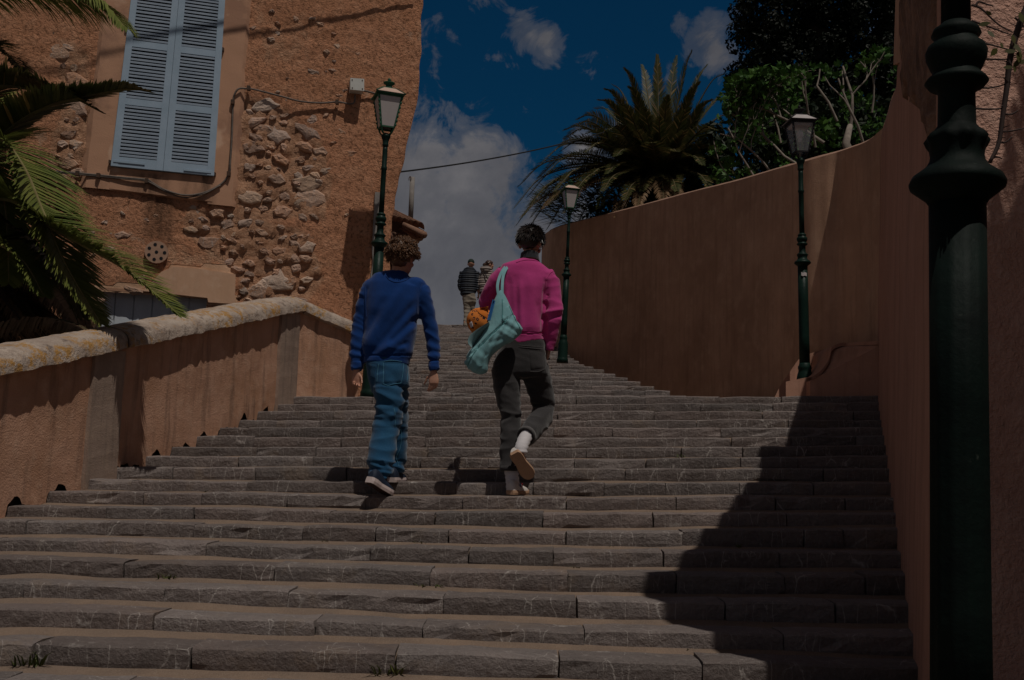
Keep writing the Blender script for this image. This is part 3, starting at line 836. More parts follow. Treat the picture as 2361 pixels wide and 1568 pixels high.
# stain attribute for the surround
at = me.attributes.new('stain', 'FLOAT', 'POINT'); vals = []
for v in me.vertices:
    x, y = proj(v.co); st = 0
    for (sx, sy0, sw, sa) in ((345, 405, 55, .9), (470, 408, 26, .95), (430, 405, 18, .5), (240, 405, 8, .3)):
        dx = abs(x-sx)/sw
        if dx < 1 and y > sy0-8: st = max(st, sa*(1-dx)**.6)
    vals.append(st)
at.data.foreach_set('value', vals)
def surr_mat():
    m, s = newmat('window_band_render'); p = s.pos
    n = s.noise(p, 1.5, 6, .6); g = s.noise(p, 90, 4, .6)
    col = s.mix(s.ramp(n, ((.42, 0), (.50, 1))), (.38, .215, .145), (.50, .285, .185))
    col = s.mix(s.ramp(s.noise(p, 1.1, 4, .55), ((.56, 0), (.585, 1))), col, (.60, .385, .27))
    st = s.math('MULTIPLY', s.node('ShaderNodeAttribute', attribute_name='stain').outputs['Fac'], s.ramp(s.noise(s.mapv(p, (9, 9, 3)), 1.3, 5, .6), ((.35, .2), (.6, 1))))
    col = s.mix(s.math('MULTIPLY', st, .9), col, (.06, .038, .027))
    setb(s, col, .95, s.math('ADD', g, s.math('MULTIPLY', n, 3)), .4, .006, .1); return m
link('window_surround', me, fac, wloc0, surr_mat(), smooth=False)
# dark window behind the louvres
M_dark = simple('dark_room_glass', (.01, .012, .015), (.015, .018, .02), 5, .3)
b = B(); c_ = [wq(0, -.02), wq(1, -.02), wq(1, WH), wq(0, WH)]
b.prism([FW(u, z, -.22) for u, z in c_], FN*-.03)
for s_ in (0, 1):
    a0, a1 = wq(s_, 0), wq(s_, WH); sg = .05 if s_ == 0 else -.05
    b.prism([FW(a0[0]+sg, a0[1], .02), FW(a1[0]+sg, a1[1], .02), FW(a1[0]+sg, a1[1], -.22), FW(a0[0]+sg, a0[1], -.22)], FE*(-.05 if s_ == 0 else .05))
link('window_recess', b.mesh(), fac, wloc0, M_dark)
def paint_mat(name, a, b_, rust=(.32, .22, .15)):
    m, s = newmat(name); n = s.noise(s.pos, 5, 6, .65); f = s.noise(s.pos, 38, 5, .7)
    col = s.mix(s.ramp(n, ((.35, 0), (.65, 1))), a, b_)
    col = s.mix(s.ramp(f, ((.62, 0), (.70, .6))), col, rust)
    setb(s, col, .55, s.noise(s.mapv(s.pos, (1, 1, .2)), 60, 3, .6), .3, .003, .35); return m
M_shut = paint_mat('pale_blue_shutter_paint', (.33, .42, .52), (.28, .37, .46), (.30, .36, .42))
M_slat = paint_mat('pale_blue_slat_paint', (.37, .44, .53), (.31, .38, .47), (.25, .29, .33))
M_iron = simple('rusty_iron', (.06, .045, .035), (.10, .05, .03), 30, .8, .4)
OFF = .075
def leaf(k):
    s0, s1 = (0.0, .4985) if k == 0 else (.5015, 1.0)
    wtot = (wq(1, 0)[0]-wq(0, 0)[0]); st = .075/wtot
    def qd(sa, sb, ta, tb, o0, o1):
        A = [wq(sa, ta), wq(sb, ta), wq(sb, tb), wq(sa, tb)]
        return [FW(u, z, o0) for u, z in A]+[FW(u, z, o1) for u, z in A]
    b = B()
    for (a, c) in ((s0, s0+st), (s1-st, s1)): b.hexa(qd(a, c, 0.005, WH, OFF-.045, OFF))
    per = .705; rails = [(0.005, .115)]
    t = .115; k_ = 0
    first = .60
    secs = []
    tt = .115
    for n_ in range(5):
        secs.append((tt, tt+first+.0)); tt += first; rails.append((tt, tt+.075)); tt += .075
    for (a, c) in rails:
        if a < WH: b.hexa(qd(s0+st, s1-st, a, min(c, WH), OFF-.043, OFF-.003))
    # small moulding
    shut = link('shutter', b.mesh('shutter'), fac, FW(*wq((s0+s1)/2, 0), OFF), M_shut)
    shut['label'] = 'left louvred shutter leaf in pale blue' if k == 0 else 'right louvred shutter leaf in pale blue'
    rq = random.Random(k)
    for (a, c) in secs:
        ns = 15
        for j in range(ns):
            tc = a+(c-a)*(j+.5)/ns; h = .040
            if tc > WH-.05: continue
            dz = rq.uniform(-.003, .003); dd = rq.uniform(-.003, .003)
            A0, A1 = wq(s0+st, tc), wq(s1-st, tc)
            bb = B(); zz = dz
            def pt(A, o, z): return FW(A[0], A[1]+z+zz, o)
            e = 0.002
            bb.hexa([pt(A0, OFF-.040, .014+dd), pt(A1, OFF-.040, .014+dd), pt(A1, OFF-.006, -.013), pt(A0, OFF-.006, -.013),
                     pt(A0, OFF-.040, .026+dd), pt(A1, OFF-.040, .026+dd), pt(A1, OFF-.004, .008), pt(A0, OFF-.004, .008)])
            link('slat', bb.mesh('slat'), shut, FW((A0[0]+A1[0])/2, A0[1], OFF-.02), M_slat)
leaf(0); leaf(1)
for (sx, t, w_) in ((.02, .06, .30), (.70, .04, .27)):
    b = B(); a, c = wq(sx, t), wq(sx+w_, t)
    b.hexa([FW(a[0], a[1]-.012, OFF), FW(c[0], c[1]-.012, OFF), FW(c[0], c[1]-.012, OFF+.006), FW(a[0], a[1]-.012, OFF+.006), FW(a[0], a[1]+.012, OFF), FW(c[0], c[1]+.012, OFF), FW(c[0], c[1]+.012, OFF+.006), FW(a[0], a[1]+.012, OFF+.006)])
    link('hinge_strap', b.mesh(), fac, FW(*a, OFF), M_shut)
for (sx, t) in ((-.012, .05), (1.005, .03), (-.01, 1.62), (1.01, 1.50)):
    a = wq(sx, t); b = B(); b.box(FW(a[0], a[1], .045), (.02, .045, .04)); link('hinge_pin', b.mesh(), fac, FW(*a), M_iron)
# door under the pale lintel
M_door = paint_mat('grey_blue_door_paint', (.54, .58, .63), (.48, .52, .57))
b = B(); zb = EYE-.2
b.prism([FW(dU0-.02, zb, -.13), FW(dU1+.02, zb, -.13), FW(dU1+.02, door_top+.02, -.13), FW(dU0-.02, door_top+.02, -.13)], FN*-.04)
dr = link('door', b.mesh(), fac, FW((dU0+dU1)/2, zb, -.13), M_door)
for k in range(6):
    b = B(); ua = dU0+(dU1-dU0)*k/6+.006; ub = dU0+(dU1-dU0)*(k+1)/6-.006
    b.prism([FW(ua, zb, -.122), FW(ub, zb, -.122), FW(ub, door_top, -.122), FW(ua, door_top, -.122)], FN*.012); link('board', b.mesh(), dr, FW(ua, zb, -.12), M_door)
b = B()
b.prism([FW(dU0, zb, .0), FW(dU0, door_top, .0), FW(dU0, door_top, -.3), FW(dU0, zb, -.3)], FE*-.03)
b.prism([FW(dU1, zb, .0), FW(dU1, door_top, .0), FW(dU1, door_top, -.3), FW(dU1, zb, -.3)], FE*.03)
b.prism([FW(dU0, door_top, .0), FW(dU1, door_top, .0), FW(dU1, door_top, -.3), FW(dU0, door_top, -.3)], (0, 0, .03))
link('door_reveal', recalc(b.mesh()), fac, FW(dU0, door_top), M_surr)
# pale lintel slab
M_lint = plaster('pale_salmon_lintel', (.62, .39, .26), (.54, .33, .215), (.66, .46, .33), 2.2, 120, .2, .004, .4, sc=(.40, .25, .17))
lp = [fuz(*a) for a in [(372, 628), (400, 616), (470, 622), (543, 634), (541, 702), (480, 698), (478, 688), (330, 672)]]
b = B(); b.prism([FW(u, z, .035) for u, z in lp], FN*-.08)
link('lintel', recalc(b.mesh()), fac, FW(*lp[0]), M_lint)
# round pierced vent
vc = fuz(361, 583); M_vent = simple('salmon_vent', (.44, .28, .20), (.36, .22, .155), 12, .95, .4, 80)
b = B(); cpt = FW(*vc, .02); nn = 20; rv = .125
b.prism([FW(vc[0]+rv*math.cos(2*math.pi*k/nn)*1.0, vc[1]+rv*math.sin(2*math.pi*k/nn), .045) for k in range(nn)], FN*-.06)
vent = link('round_vent', recalc(b.mesh()), fac, cpt, M_vent)
for k in range(8):
    a = 2*math.pi*k/7; rr_ = .085 if k < 7 else 0
    b = B(); uu, zz = vc[0]+rr_*math.cos(a), vc[1]+rr_*math.sin(a)
    b.prism([FW(uu+.019*math.cos(t), zz+.019*math.sin(t), .048) for t in np.linspace(0, 2*math.pi, 9)[:-1]], FN*-.03)
    link('vent_hole', recalc(b.mesh()), vent, FW(uu, zz, .05), M_dark)
# grey conduit strip behind the lamp
M_grey = simple('grey_cement', (.27, .25, .23), (.20, .18, .17), 9, .9, .3, 50)
b = B(); a0, a1 = fuz(873, 445), fuz(868, 540); rows = []
for j in range(30):
    f = j/29; z = a1[1]-1.2+(a0[1]-a1[1]+1.2)*f; wv = .045+.02*noise.noise(Vector((0, 0, z*4)))
    u = a1[0]+(a0[0]-a1[0])*(z-a1[1])/(a0[1]-a1[1]); rows.append([FW(u-wv, z, 0), FW(u-wv, z, .035), FW(u+wv, z, .035), FW(u+wv, z, 0)])
b.grid(rows); link('cement_strip', b.mesh(), fac, FW(*a1), M_grey)
# cables along the facade
M_cable = simple('grey_cable', (.16, .13, .11), (.10, .08, .07), 20, .7)
def fcable(pts, name='wall_cable', r=.011, off=.05):
    pp = catmull([FW(*fuz(x, y), off+.012*math.sin(i*1.7)) for i, (x, y) in enumerate(pts)], 6)
    b = B(); b.tube(pp, r, 6); return b, pp
b, pp = fcable([(60, 395), (112, 398), (180, 402), (228, 406), (290, 413), (338, 418), (352, 424), (380, 440), (425, 453), (470, 447), (510, 426), (528, 402), (530, 380), (534, 320), (537, 240), (541, 220), (550, 209), (568, 207), (585, 209), (640, 224), (690, 237), (740, 240), (776, 238), (800, 243), (812, 242), (817, 234), (817, 222)])
cab = link('wall_cable', b.mesh(), None, pp[0], M_cable, smooth=True)
tagit(cab, 'thin grey cable clipped along the ochre facade, looping under the window to the junction box', 'cable')
b, pp2 = fcable([(60, 397), (112, 400), (180, 405), (228, 409), (290, 416), (338, 421), (380, 443), (425, 457), (470, 450), (508, 430)], r=.008)
link('second_strand', b.mesh(), cab, pp2[0], M_cable, smooth=True)
for (x, y) in ((228, 408), (339, 420), (527, 404), (536, 239), (573, 207), (776, 239), (180, 403)):
    q = fuz(x, y); b = B(); b.box(FW(*q, .05), (.035, .05, .05)); link('cable_clip', b.mesh(), cab, FW(*q, .04), M_iron)
M_box = simple('pale_box_plastic', (.58, .58, .55), (.52, .52, .49), 10, .5)
jb = empty('junction_box', FW(*fuz(817, 205), .02), 'small pale grey junction box with four screws on the facade beside the lantern', 'box')
b = B(); A = [fuz(804, 191), fuz(834, 193), fuz(834, 219), fuz(804, 216)]
b.prism([FW(u, z, .02) for u, z in A], FN*.11); link('housing', recalc(b.mesh()), jb, FW(*A[0]), M_box)
b = B(); b.prism([FW(u+.004*(1 if i in (1, 2) else -1), z+(.004 if i < 2 else -.004), .131) for i, (u, z) in enumerate(A)], FN*.025); link('lid', recalc(b.mesh()), jb, FW(*A[0]), M_box)
for i, (u, z) in enumerate(A):
    b = B(); b.box(FW(u+(.018 if i in (0, 3) else -.018), z+(-.018 if i < 2 else .018), .158), (.012, .006, .012)); link('screw', b.mesh(), jb, FW(u, z, .16), M_iron)
b = B(); pts = [FW(*fuz(834, 212), .05), FW(*fuz(848, 214), .04), FW(*fuz(862, 218), .04), FW(*fuz(880, 222), .05), FW(*fuz(892, 226), .06)]
b.tube(catmull(pts, 5), .012, 6); c2 = link('lantern_feed_cable', b.mesh(), None, pts[0], M_cable, smooth=True); tagit(c2, 'short dark cable joining the junction box to the lantern', 'cable')
# plaster chips above the lantern
for (x, y) in ((840, 170), (858, 170), (873, 165), (888, 168), (833, 173)):
    pass
# ---- tiled eave behind the corner
M_tile = plaster('weathered_roof_tile', (.34, .19, .13), (.24, .14, .10), (.42, .27, .19), 6, 60, .4, .006, .6, sc=(.12, .08, .06), ss=(5, 5, 5))
M_wood = simple('dark_eave_wood', (.13, .07, .05), (.09, .05, .035), 6, .85, .4, 30)
ev = empty('tiled_eave', P(930, 530, 17.0), 'weathered terracotta tiled roof eave jutting out behind the house corner', 'eave')
E0, E1 = P(890, 503, 17.4), P(978, 527, 16.2)     # front edge, descending
up_v = Vector((-.9, 1.6, .75))
for k in range(7):
    f = (k+.5)/7; q = E0+(E1-E0)*f; b = B(); rows = []
    for j in range(5):
        g_ = j/4; c0 = q+up_v*g_; row = []
        dl = (E1-E0).normalized(); r_ = .11+.01*rr.uniform(-1, 1)
        for a in np.linspace(0, math.pi, 8): row.append(c0+dl*r_*math.cos(a)+Vector((0, -.1, 1)).normalized()*r_*.75*math.sin(a))
        rows.append(row)
    b.grid(rows); b.grid([[p-Vector((0, 0, .02)) for p in r] for r in rows]); b.grid([[p, p-Vector((0, 0, .02))] for p in rows[0]])
    link('roof_tile', b.mesh('roof_tile'), ev, q, M_tile, smooth=True)
b = B(); zd = Vector((0, 0, -.10)); b.hexa([E0+zd*2, E1+zd*1.6, E1+zd*1.6+up_v, E0+zd*2+up_v, E0+zd*.3, E1+zd*.3, E1+zd*.3+up_v, E0+zd*.3+up_v])
link('eave_boards', recalc(b.mesh()), ev, E0, M_wood)
b = B(); G0, G1 = P(895, 560, 18.0), P(966, 552, 17.4)
b.prism([P(880, 760, 18.2), P(925, 760, 18.2), P(930, 640, 17.8), P(957, 552, 17.4), P(962, 540, 17.3), P(880, 515, 18.2)], (-.3, 1.2, 0))
link('gable_wall', recalc(b.mesh()), ev, G0, M_wood)
for k in range(5):
    f = k/4; q = E1+Vector((0, 0, -.1))+(P(945, 552, 16.9)-E1)*f; b = B(); b.tube([q, q+up_v*.4], .06, 8); link('edge_tile', b.mesh('edge_tile'), ev, q, M_tile, smooth=True)
b = B(); b.tube([P(946, 520, 19), P(951, 409, 19)], .045, 10)
pst = link('antenna_pole', b.mesh(), None, P(946, 520, 19), M_grey, smooth=True); tagit(pst, 'bare grey concrete pole rising above the tiled eave', 'pole')
b = B(); b.tube(catmull([P(948, 412, 18.95), P(946, 407, 18.95), P(943.5, 410, 18.95), P(943, 416, 18.95)], 4), .008, 5); link('wire_hook', b.mesh(), pst, P(946, 410, 18.95), M_iron)
# ---- overhead cables
M_wire = simple('black_wire', (.02, .02, .02), (.015, .015, .015), 5, .6)
def sag(a, b_, s=.15, n=24): return [a+(b_-a)*(k/n)+Vector((0, 0, -s*4*(k/n)*(1-k/n))) for k in range(n+1)]
b = B(); b.tube(sag(P(917, 397, 13.0), P(1480, 276, 20), .12), .011, 5)
wr = link('sky_cable', b.mesh(), None, P(917, 397, 13), M_wire); tagit(wr, 'thin black cable crossing the clouds from the house corner to the palm', 'cable')
# cable from the corner over the viewer: its shadow slants across the shutters
S0 = FW(*fuz(975, 8), .0); S1 = FW(*fuz(90, 165), .0)
kk = 3.6
far_pt = S1+SUND*kk*1.6
b = B(); b.tube([S0+(far_pt-S0)*f for f in (0.03, .25, .5, .75, 1.0, 1.3)], .014, 6)
oc = link('overhead_cable', b.mesh(), None, S0, M_wire); tagit(oc, 'dark overhead cable leaving the top of the house corner', 'cable')
# ------------------------------------------------------------------ lamp posts
def iron_mat(name, a, b_, rough=.38):
    m, s = newmat(name); n = s.noise(s.obj, 9, 6, .65); f = s.noise(s.obj, 60, 4, .6)
    col = s.mix(s.ramp(n, ((.35, 0), (.65, 1))), a, b_)
    col = s.mix(s.ramp(s.noise(s.obj, 25, 6, .7), ((.66, 0), (.71, .6))), col, (.045, .055, .045))
    setb(s, col, s.math('MULTIPLY_ADD', n, .3, rough-.1), s.math('ADD', n, s.math('MULTIPLY', f, .4)), .5, .006, .10); return m
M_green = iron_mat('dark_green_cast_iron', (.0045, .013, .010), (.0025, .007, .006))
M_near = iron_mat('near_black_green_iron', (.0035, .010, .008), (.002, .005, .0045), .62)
M_green = iron_mat('dark_green_cast_iron', (.010, .028, .021), (.006, .018, .014))
M_green2 = iron_mat('worn_green_lantern_paint', (.035, .115, .065), (.025, .07, .045), .5)
M_blackiron = iron_mat('blackish_lantern_iron', (.03, .028, .030), (.02, .018, .02), .5)
M_milk = simple('milky_pane', (.52, .47, .46), (.46, .42, .41), 5, .35, 0)
M_roofpane = simple('pale_roof_pane', (.60, .42, .34), (.5, .36, .3), 5, .4)
def glass_mat(name, col, alpha):
    m, s = newmat(name); setb(s, col, .05, None, spec=.5); s.bsdf.inputs['Alpha'].default_value = alpha; return m
M_clear = glass_mat('clear_pane', (.6, .6, .6), .12)
M_bulb = simple('frosted_bulb', (.62, .55, .55), (.55, .5, .5), 4, .25)
LP_base = [(.105, 0), (.105, .06), (.096, .075), (.092, .10), (.090, .34), (.082, .38), (.072, .41), (.068, .43), (.074, .45), (.074, .47), (.062, .49), (.058, .51)]
LP_shaft = [(.058, .51), (.056, .8), (.055, 1.2), (.054, 1.595)]
LP_collar = [(.054, 1.595), (.060, 1.605), (.078, 1.62), (.090, 1.63), (.092, 1.638), (.086, 1.65), (.072, 1.66), (.060, 1.669), (.053, 1.68), (.051, 1.69), (.053, 1.703), (.060, 1.713), (.064, 1.722), (.057, 1.731), (.044, 1.74), (.0365, 1.75),
             (.036, 1.78), (.0355, 1.81), (.038, 1.82), (.054, 1.826), (.061, 1.834), (.056, 1.841), (.046, 1.849), (.045, 1.854), (.050, 1.862), (.058, 1.88), (.0595, 1.893), (.055, 1.904), (.043, 1.913), (.042, 1.921), (.048, 1.928), (.044, 1.938), (.034, 1.945), (.029, 1.95)]
LP_collar = [(r_, z if z < 1.638 else 1.638+(z-1.638)*1.08) for r_, z in LP_collar]
LP_up = [(.029, 1.975), (.028, 2.2), (.028, 2.44), (.034, 2.45), (.034, 2.468), (.028, 2.478), (.027, 2.66), (.026, 2.70)]
LP_cap = [(.026, 2.70), (.034, 2.71), (.034, 2.725), (.030, 2.735), (.034, 2.77), (.046, 2.80), (.050, 2.81), (.050, 2.825), (.03, 2.835), (.02, 2.85)]
def lamp(base, top, rot, label, panes='milk', n=20, ironm=None, lantm=None, tophide=False, H=3.43):
    base, top = Vector(base), Vector(top); ax = (top-base); sc_ = ax.length/H; ax.normalize()
    root = empty('street_lamp', base, label, 'street lamp', 'cast iron street lamps along the steps')
    q = Vector((0, 0, 1)).rotation_difference(ax); root.rotation_mode = 'QUATERNION'
    from mathutils import Quaternion
    root.rotation_quaternion = q @ Quaternion((0, 0, 1), rot); root.scale = (sc_,)*3
    ironm = ironm or M_green; lantm = lantm or M_green2
    def part(name, bb, mat, parent=root, smooth=True, z=0):
        me = bb.mesh(name); me.materials.append(mat)
        if smooth: me.polygons.foreach_set('use_smooth', [True]*len(me.polygons))
        o = bpy.data.objects.new(name, me); scn.collection.objects.link(o); o.parent = parent; return o
    part('base', B().lathe(LP_base, n=8 if n < 20 else n), ironm, smooth=n >= 20)
    part('shaft', B().lathe(LP_shaft, n=max(n, 24), flute=(.5, 1.58, 12, .05)), ironm)
    part('collar', B().lathe(LP_collar, n=n*2 if n > 20 else n, flute=(1.715, 1.742, 9, .10)), ironm)
    part('upper_shaft', B().lathe(LP_up, n=max(n, 20), flute=(1.96, 2.7, 8, .08)), ironm)
    part('capital', B().lathe(LP_cap, n=n), ironm)
    if tophide: return root
    # acanthus leaf collars only on the near lamp elsewhere
    z0, z1 = 2.905, 3.235; a0, a1 = .070, .124
    def ring(a, z): return [Vector((x*a, y*a, z)) for x, y in ((-1, -1), (1, -1), (1, 1), (-1, 1))]
    lo, hi = ring(a0, z0), ring(a1, z1)
    b = B(); 
    for k in range(4):
        b.tube([lo[k], hi[k]], .013, 4); b.tube([lo[k], lo[(k+1) % 4]], .011, 4); b.tube([hi[k], hi[(k+1) % 4]], .012, 4)
        b.tube([hi[k]+(hi[k]-lo[k])*.0, hi[k]], .01, 4)
        for j in range(7):     # little cast leaves down the corner bars
            p = lo[k]+(hi[k]-lo[k])*((j+.5)/7); b.ell(p+Vector((p.x, p.y, 0)).normalized()*.012, (.010, .010, .018), nu=6, nv=4)
    part('lantern_frame', b, lantm, smooth=False)
    for k in range(4):
        A, Bq, C, D = lo[k], lo[(k+1) % 4], hi[(k+1) % 4], hi[k]; ctr = (A+Bq+C+D)/4
        def inn(v): return v+(ctr-v)*.05
        nrm = (Bq-A).cross(D-A).normalized()
        b = B(); b.prism([inn(A), inn(Bq), inn(C), inn(D)], nrm*.004)
        part('pane', b, M_milk if panes == 'milk' else M_clear, smooth=False)
    # eave, hipped roof and finial
    e0, e1 = ring(.150, z1+.008), ring(.156, z1+.022); r1 = ring(.070, z1+.095); r2 = ring(.062, z1+.108)
    b = B()
    for A, C in ((e0, e1),): b.hexa(A+C)
    rf = part('lantern_eave', b, lantm, smooth=False)
    b = B(); 
    for k in range(4): b.tube([e1[k], r1[k]], .012, 4)
    b.hexa(r1+r2); part('roof_ribs', b, lantm, smooth=False)
    for k in range(4):
        A, Bq, C, D = e1[k]*1, e1[(k+1) % 4], r1[(k+1) % 4], r1[k]; b = B(); ctr = (A+Bq+C+D)/4
        b.prism([v+(ctr-v)*.08 for v in (A, Bq, C, D)], (C-Bq).cross(A-Bq).normalized()*.004)
        part('roof_pane', b, M_roofpane if panes == 'milk' else M_milk, smooth=False)
    f = z1+.108
    b = B(); b.lathe([(.045, f), (.042, f+.02), (.035, f+.03), (.035, f+.045), (.062, f+.062), (.064, f+.07), (.05, f+.074), (.015, f+.08), (.01, f+.085), (.016, f+.094), (.020, f+.104), (.016, f+.114), (.004, f+.125)], n=12)
    part('finial', b, lantm)
    b = B()
    for k in range(4):
        a = math.pi/4+k*math.pi/2; d = Vector((math.cos(a), math.sin(a), 0))
        b.tube(catmull([Vector((0, 0, 2.83))+d*.02, Vector((0, 0, 2.84))+d*.06, Vector((0, 0, 2.865))+d*.08, Vector((0, 0, 2.905))+d*.098], 4), .010, 6)
    part('lantern_bracket', b, lantm)
    if panes != 'milk':
        b = B(); b.ell((0, 0, 3.12), (.04, .04, .055)); b.tube([(0, 0, 3.09), (0, 0, 3.03)], [.022, .02], 10); part('bulb', b, M_bulb)
        b = B(); b.tube([(0, 0, 2.84), (0, 0, 3.035)], .014, 8); part('bulb_holder', b, M_grey)
        b = B(); b.hexa(ring(.095, 3.20)+ring(.11, 3.225)); part('reflector', b, M_milk, smooth=False)
    return root
lb = P(853, 918, 11.75); lt = P(897.5, 188, 11.75)
lamp(lb, lt, R(18), 'dark green street lamp with milky glass lantern standing before the ochre house corner')
b2 = P(1857.5, 944, 11.2); t2 = P(1843, 250, 11.2)
lamp(b2, t2, R(5), 'street lamp with clear glass lantern and visible bulb beside the curved buttress', panes='clear', lantm=M_blackiron)
b3 = P(1296.5, 836, 16.6); t3 = P(1316, 418, 16.6)
lamp(b3, t3, R(12), 'farthest street lamp, with milky lantern against the palm, at the end of the rampart')
# near lamp
nb_ = P(2207, 424, 2.1); nb_.z -= 1.638; 
nbase = Vector((nb_.x, nb_.y, gz)); 
axn = (P(2197, 20, 2.1)-P(2207.5, 1500, 2.1)).normalized()
colz = P(2207, 424, 2.1)
hgt = (colz.z-gz)/axn.z; sc_n = 1.0
base_n = colz-axn*1.638
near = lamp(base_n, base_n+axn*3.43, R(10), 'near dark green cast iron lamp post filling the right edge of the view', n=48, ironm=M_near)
# plinth raising the near lamp, leaves and beads on its collars
b = B(); b.box((base_n.x, base_n.y, (gz+base_n.z)/2), (.3, .3, max(.02, base_n.z-gz+.01)))
link('plinth', b.mesh(), near, None, M_stone) if False else None
def deco(z, r, n_, hgt_, dr, name):
    bb = B()
    for k in range(n_):
        a = 2*math.pi*k/n_; c = Vector((math.cos(a), math.sin(a), 0)); t = Vector((-math.sin(a), math.cos(a), 0)); w_ = r*math.pi/n_*.85
        rows = []
        for j in range(5):
            f = j/4; ww = w_*math.sin(math.pi*(.12+.80*f))**.7; o = r+dr*math.sin(f*math.pi*.6); zz = z+hgt_*(f-.5)
            rows.append([c*(o-.004)+t*(-ww)+Vector((0, 0, zz)), c*(o+.004)+t*(-ww*.4)+Vector((0, 0, zz)), c*(o-.001)+Vector((0, 0, zz)), c*(o+.004)+t*(ww*.4)+Vector((0, 0, zz)), c*(o-.004)+t*ww+Vector((0, 0, zz))])
        bb.grid(rows)
    me = bb.mesh(name); me.materials.append(M_near); me.polygons.foreach_set('use_smooth', [True]*len(me.polygons))
    o = bpy.data.objects.new(name, me); scn.collection.objects.link(o); o.parent = near
0 and deco(1.727, .0600, 9, .028, .0025, 'leaf_ring')
0 and deco(1.6505, .0838, 30, .010, .001, 'bead_ring')
0 and deco(1.880, .0568, 16, .034, .0012, 'leaf_ring')
0 and deco(1.832, .0585, 8, .010, .003, 'leaf_ring')
0 and deco(1.93, .0455, 12, .012, .003, 'bead_ring')
# white sticker remnant on lamp two's collar
q = b2+(t2-b2)*((1.50)/3.43)+Vector((0, -.057, 0))
b = B(); rows = [[q+Vector((.03*x, -.002+.006*abs(x), .02*z+.004*math.sin(x*5))) for x in (-1, -.4, .2, .9)] for z in (-1, .1, .8)]
b.grid(rows); sk = link('sticker_remnant', b.mesh(), None, q, M_bulb); tagit(sk, 'torn white sticker remnant on the shaft of the clear glass street lamp', 'sticker')
# ------------------------------------------------------------------ vegetation
def leaf_mat(name, a, b_, c, dead=None, deadamt=0):
    m, s = newmat(name); n = s.noise(s.pos, 2.3, 4, .6); g_ = s.node('ShaderNodeNewGeometry').outputs['Random Per Island']
    col = s.mix(g_, a, b_); col = s.mix(s.ramp(n, ((.45, 0), (.7, .7))), col, c)
    if dead: col = s.mix(s.math('GREATER_THAN', g_, 1-deadamt), col, dead)
    setb(s, col, .5, None, spec=.12)
    tr = s.node('ShaderNodeBsdfTranslucent', {0: col}); mx = s.node('ShaderNodeMixShader', {0: .14, 1: s.bsdf.outputs[0], 2: tr.outputs[0]})
    out = [n_ for n_ in s.n if n_.type == 'OUTPUT_MATERIAL'][0]; s.l.new(mx.outputs[0], out.inputs[0]); return m
M_frond = leaf_mat('palm_frond_green', (.11, .135, .030), (.19, .20, .05), (.07, .105, .028))
M_frond_dk = leaf_mat('palm_frond_dark_green', (.022, .030, .011), (.075, .08, .024), (.12, .09, .035), (.24, .16, .07), .06)
M_frond_dry = leaf_mat('palm_frond_dry', (.24, .15, .085), (.16, .10, .055), (.10, .065, .035))
M_rachis = simple('palm_rachis', (.24, .22, .09), (.18, .13, .06), 12, .6)
M_rachis_dk = simple('dark_palm_rachis', (.10, .085, .035), (.07, .05, .025), 12, .7)
M_trunk = simple('palm_trunk_fibre', (.13, .085, .055), (.07, .045, .03), 8, .95, .8, 30, bd=.02)
def frond(name, ctrl, parent, mat, Ln=.42, npairs=85, seed=0, droop=.35, width=.018, sweep=.9, start=.10, upv=None, flat=.5):
    """leaflets both sides of a curved rachis, gravity drooped; two material slots"""
    r = random.Random(seed); pts = catmull(ctrl, 14); L = clen(pts); V = []; Fc = []; MI = []
    b = B(); rads = [.018*(1-k/(len(pts)-1))**.7+.003 for k in range(len(pts))]
    b.tube(pts, rads, 5); nr = len(b.F)
    upv = upv or Vector((0, 0, 1))
    acc = 0
    for k in range(npairs):
        f = start+(1-start)*(k/(npairs-1)); s_ = f*L
        p = resample(pts, s_); q = resample(pts, min(L, s_+.06)); o = resample(pts, max(0, s_-.06)); t = (q-o).normalized()
        side = t.cross(upv); side = side.normalized() if side.length > .05 else Vector((1, 0, 0)); nup = side.cross(t).normalized()
        prof = math.sin(math.pi*min(1, .12+f*.86))**.55; ll = Ln*prof*(.55+.45*(1-f)+.12)
        for sg in (-1, 1):
            l2 = ll*r.uniform(.85, 1.12); an = r.uniform(-.12, .12)
            sw = sweep*(.75+.7*f)
            d = (side*sg+t*sw+nup*(flat*(1-f*.5)+an)).normalized()
            tip_d = (d+Vector((0, 0, -1))*droop*r.uniform(.6, 1.4)).normalized()
            w_ = width*r.uniform(.8, 1.2); wv = d.cross(nup).normalized()*w_*.5
            m1 = p+d*l2*.45; m2 = p+d*l2*.45+tip_d*l2*.35; e = m2+(tip_d+Vector((0, 0, -droop*.4))).normalized()*l2*.25
            n0 = len(b.V)
            b.V += [tuple(p-wv*.6), tuple(p+wv*.6), tuple(m1-wv), tuple(m1+wv), tuple(m2-wv*.7), tuple(m2+wv*.7), tuple(e)]
            b.F += [(n0, n0+1, n0+3, n0+2), (n0+2, n0+3, n0+5, n0+4), (n0+4, n0+5, n0+6)]
    me = b.mesh(name); me.materials.append(M_rachis_dk if mat is not M_frond else M_rachis); me.materials.append(mat)
    me.polygons.foreach_set('material_index', [0]*nr+[1]*(len(b.F)-nr))
    return link(name, me, parent, pts[0])
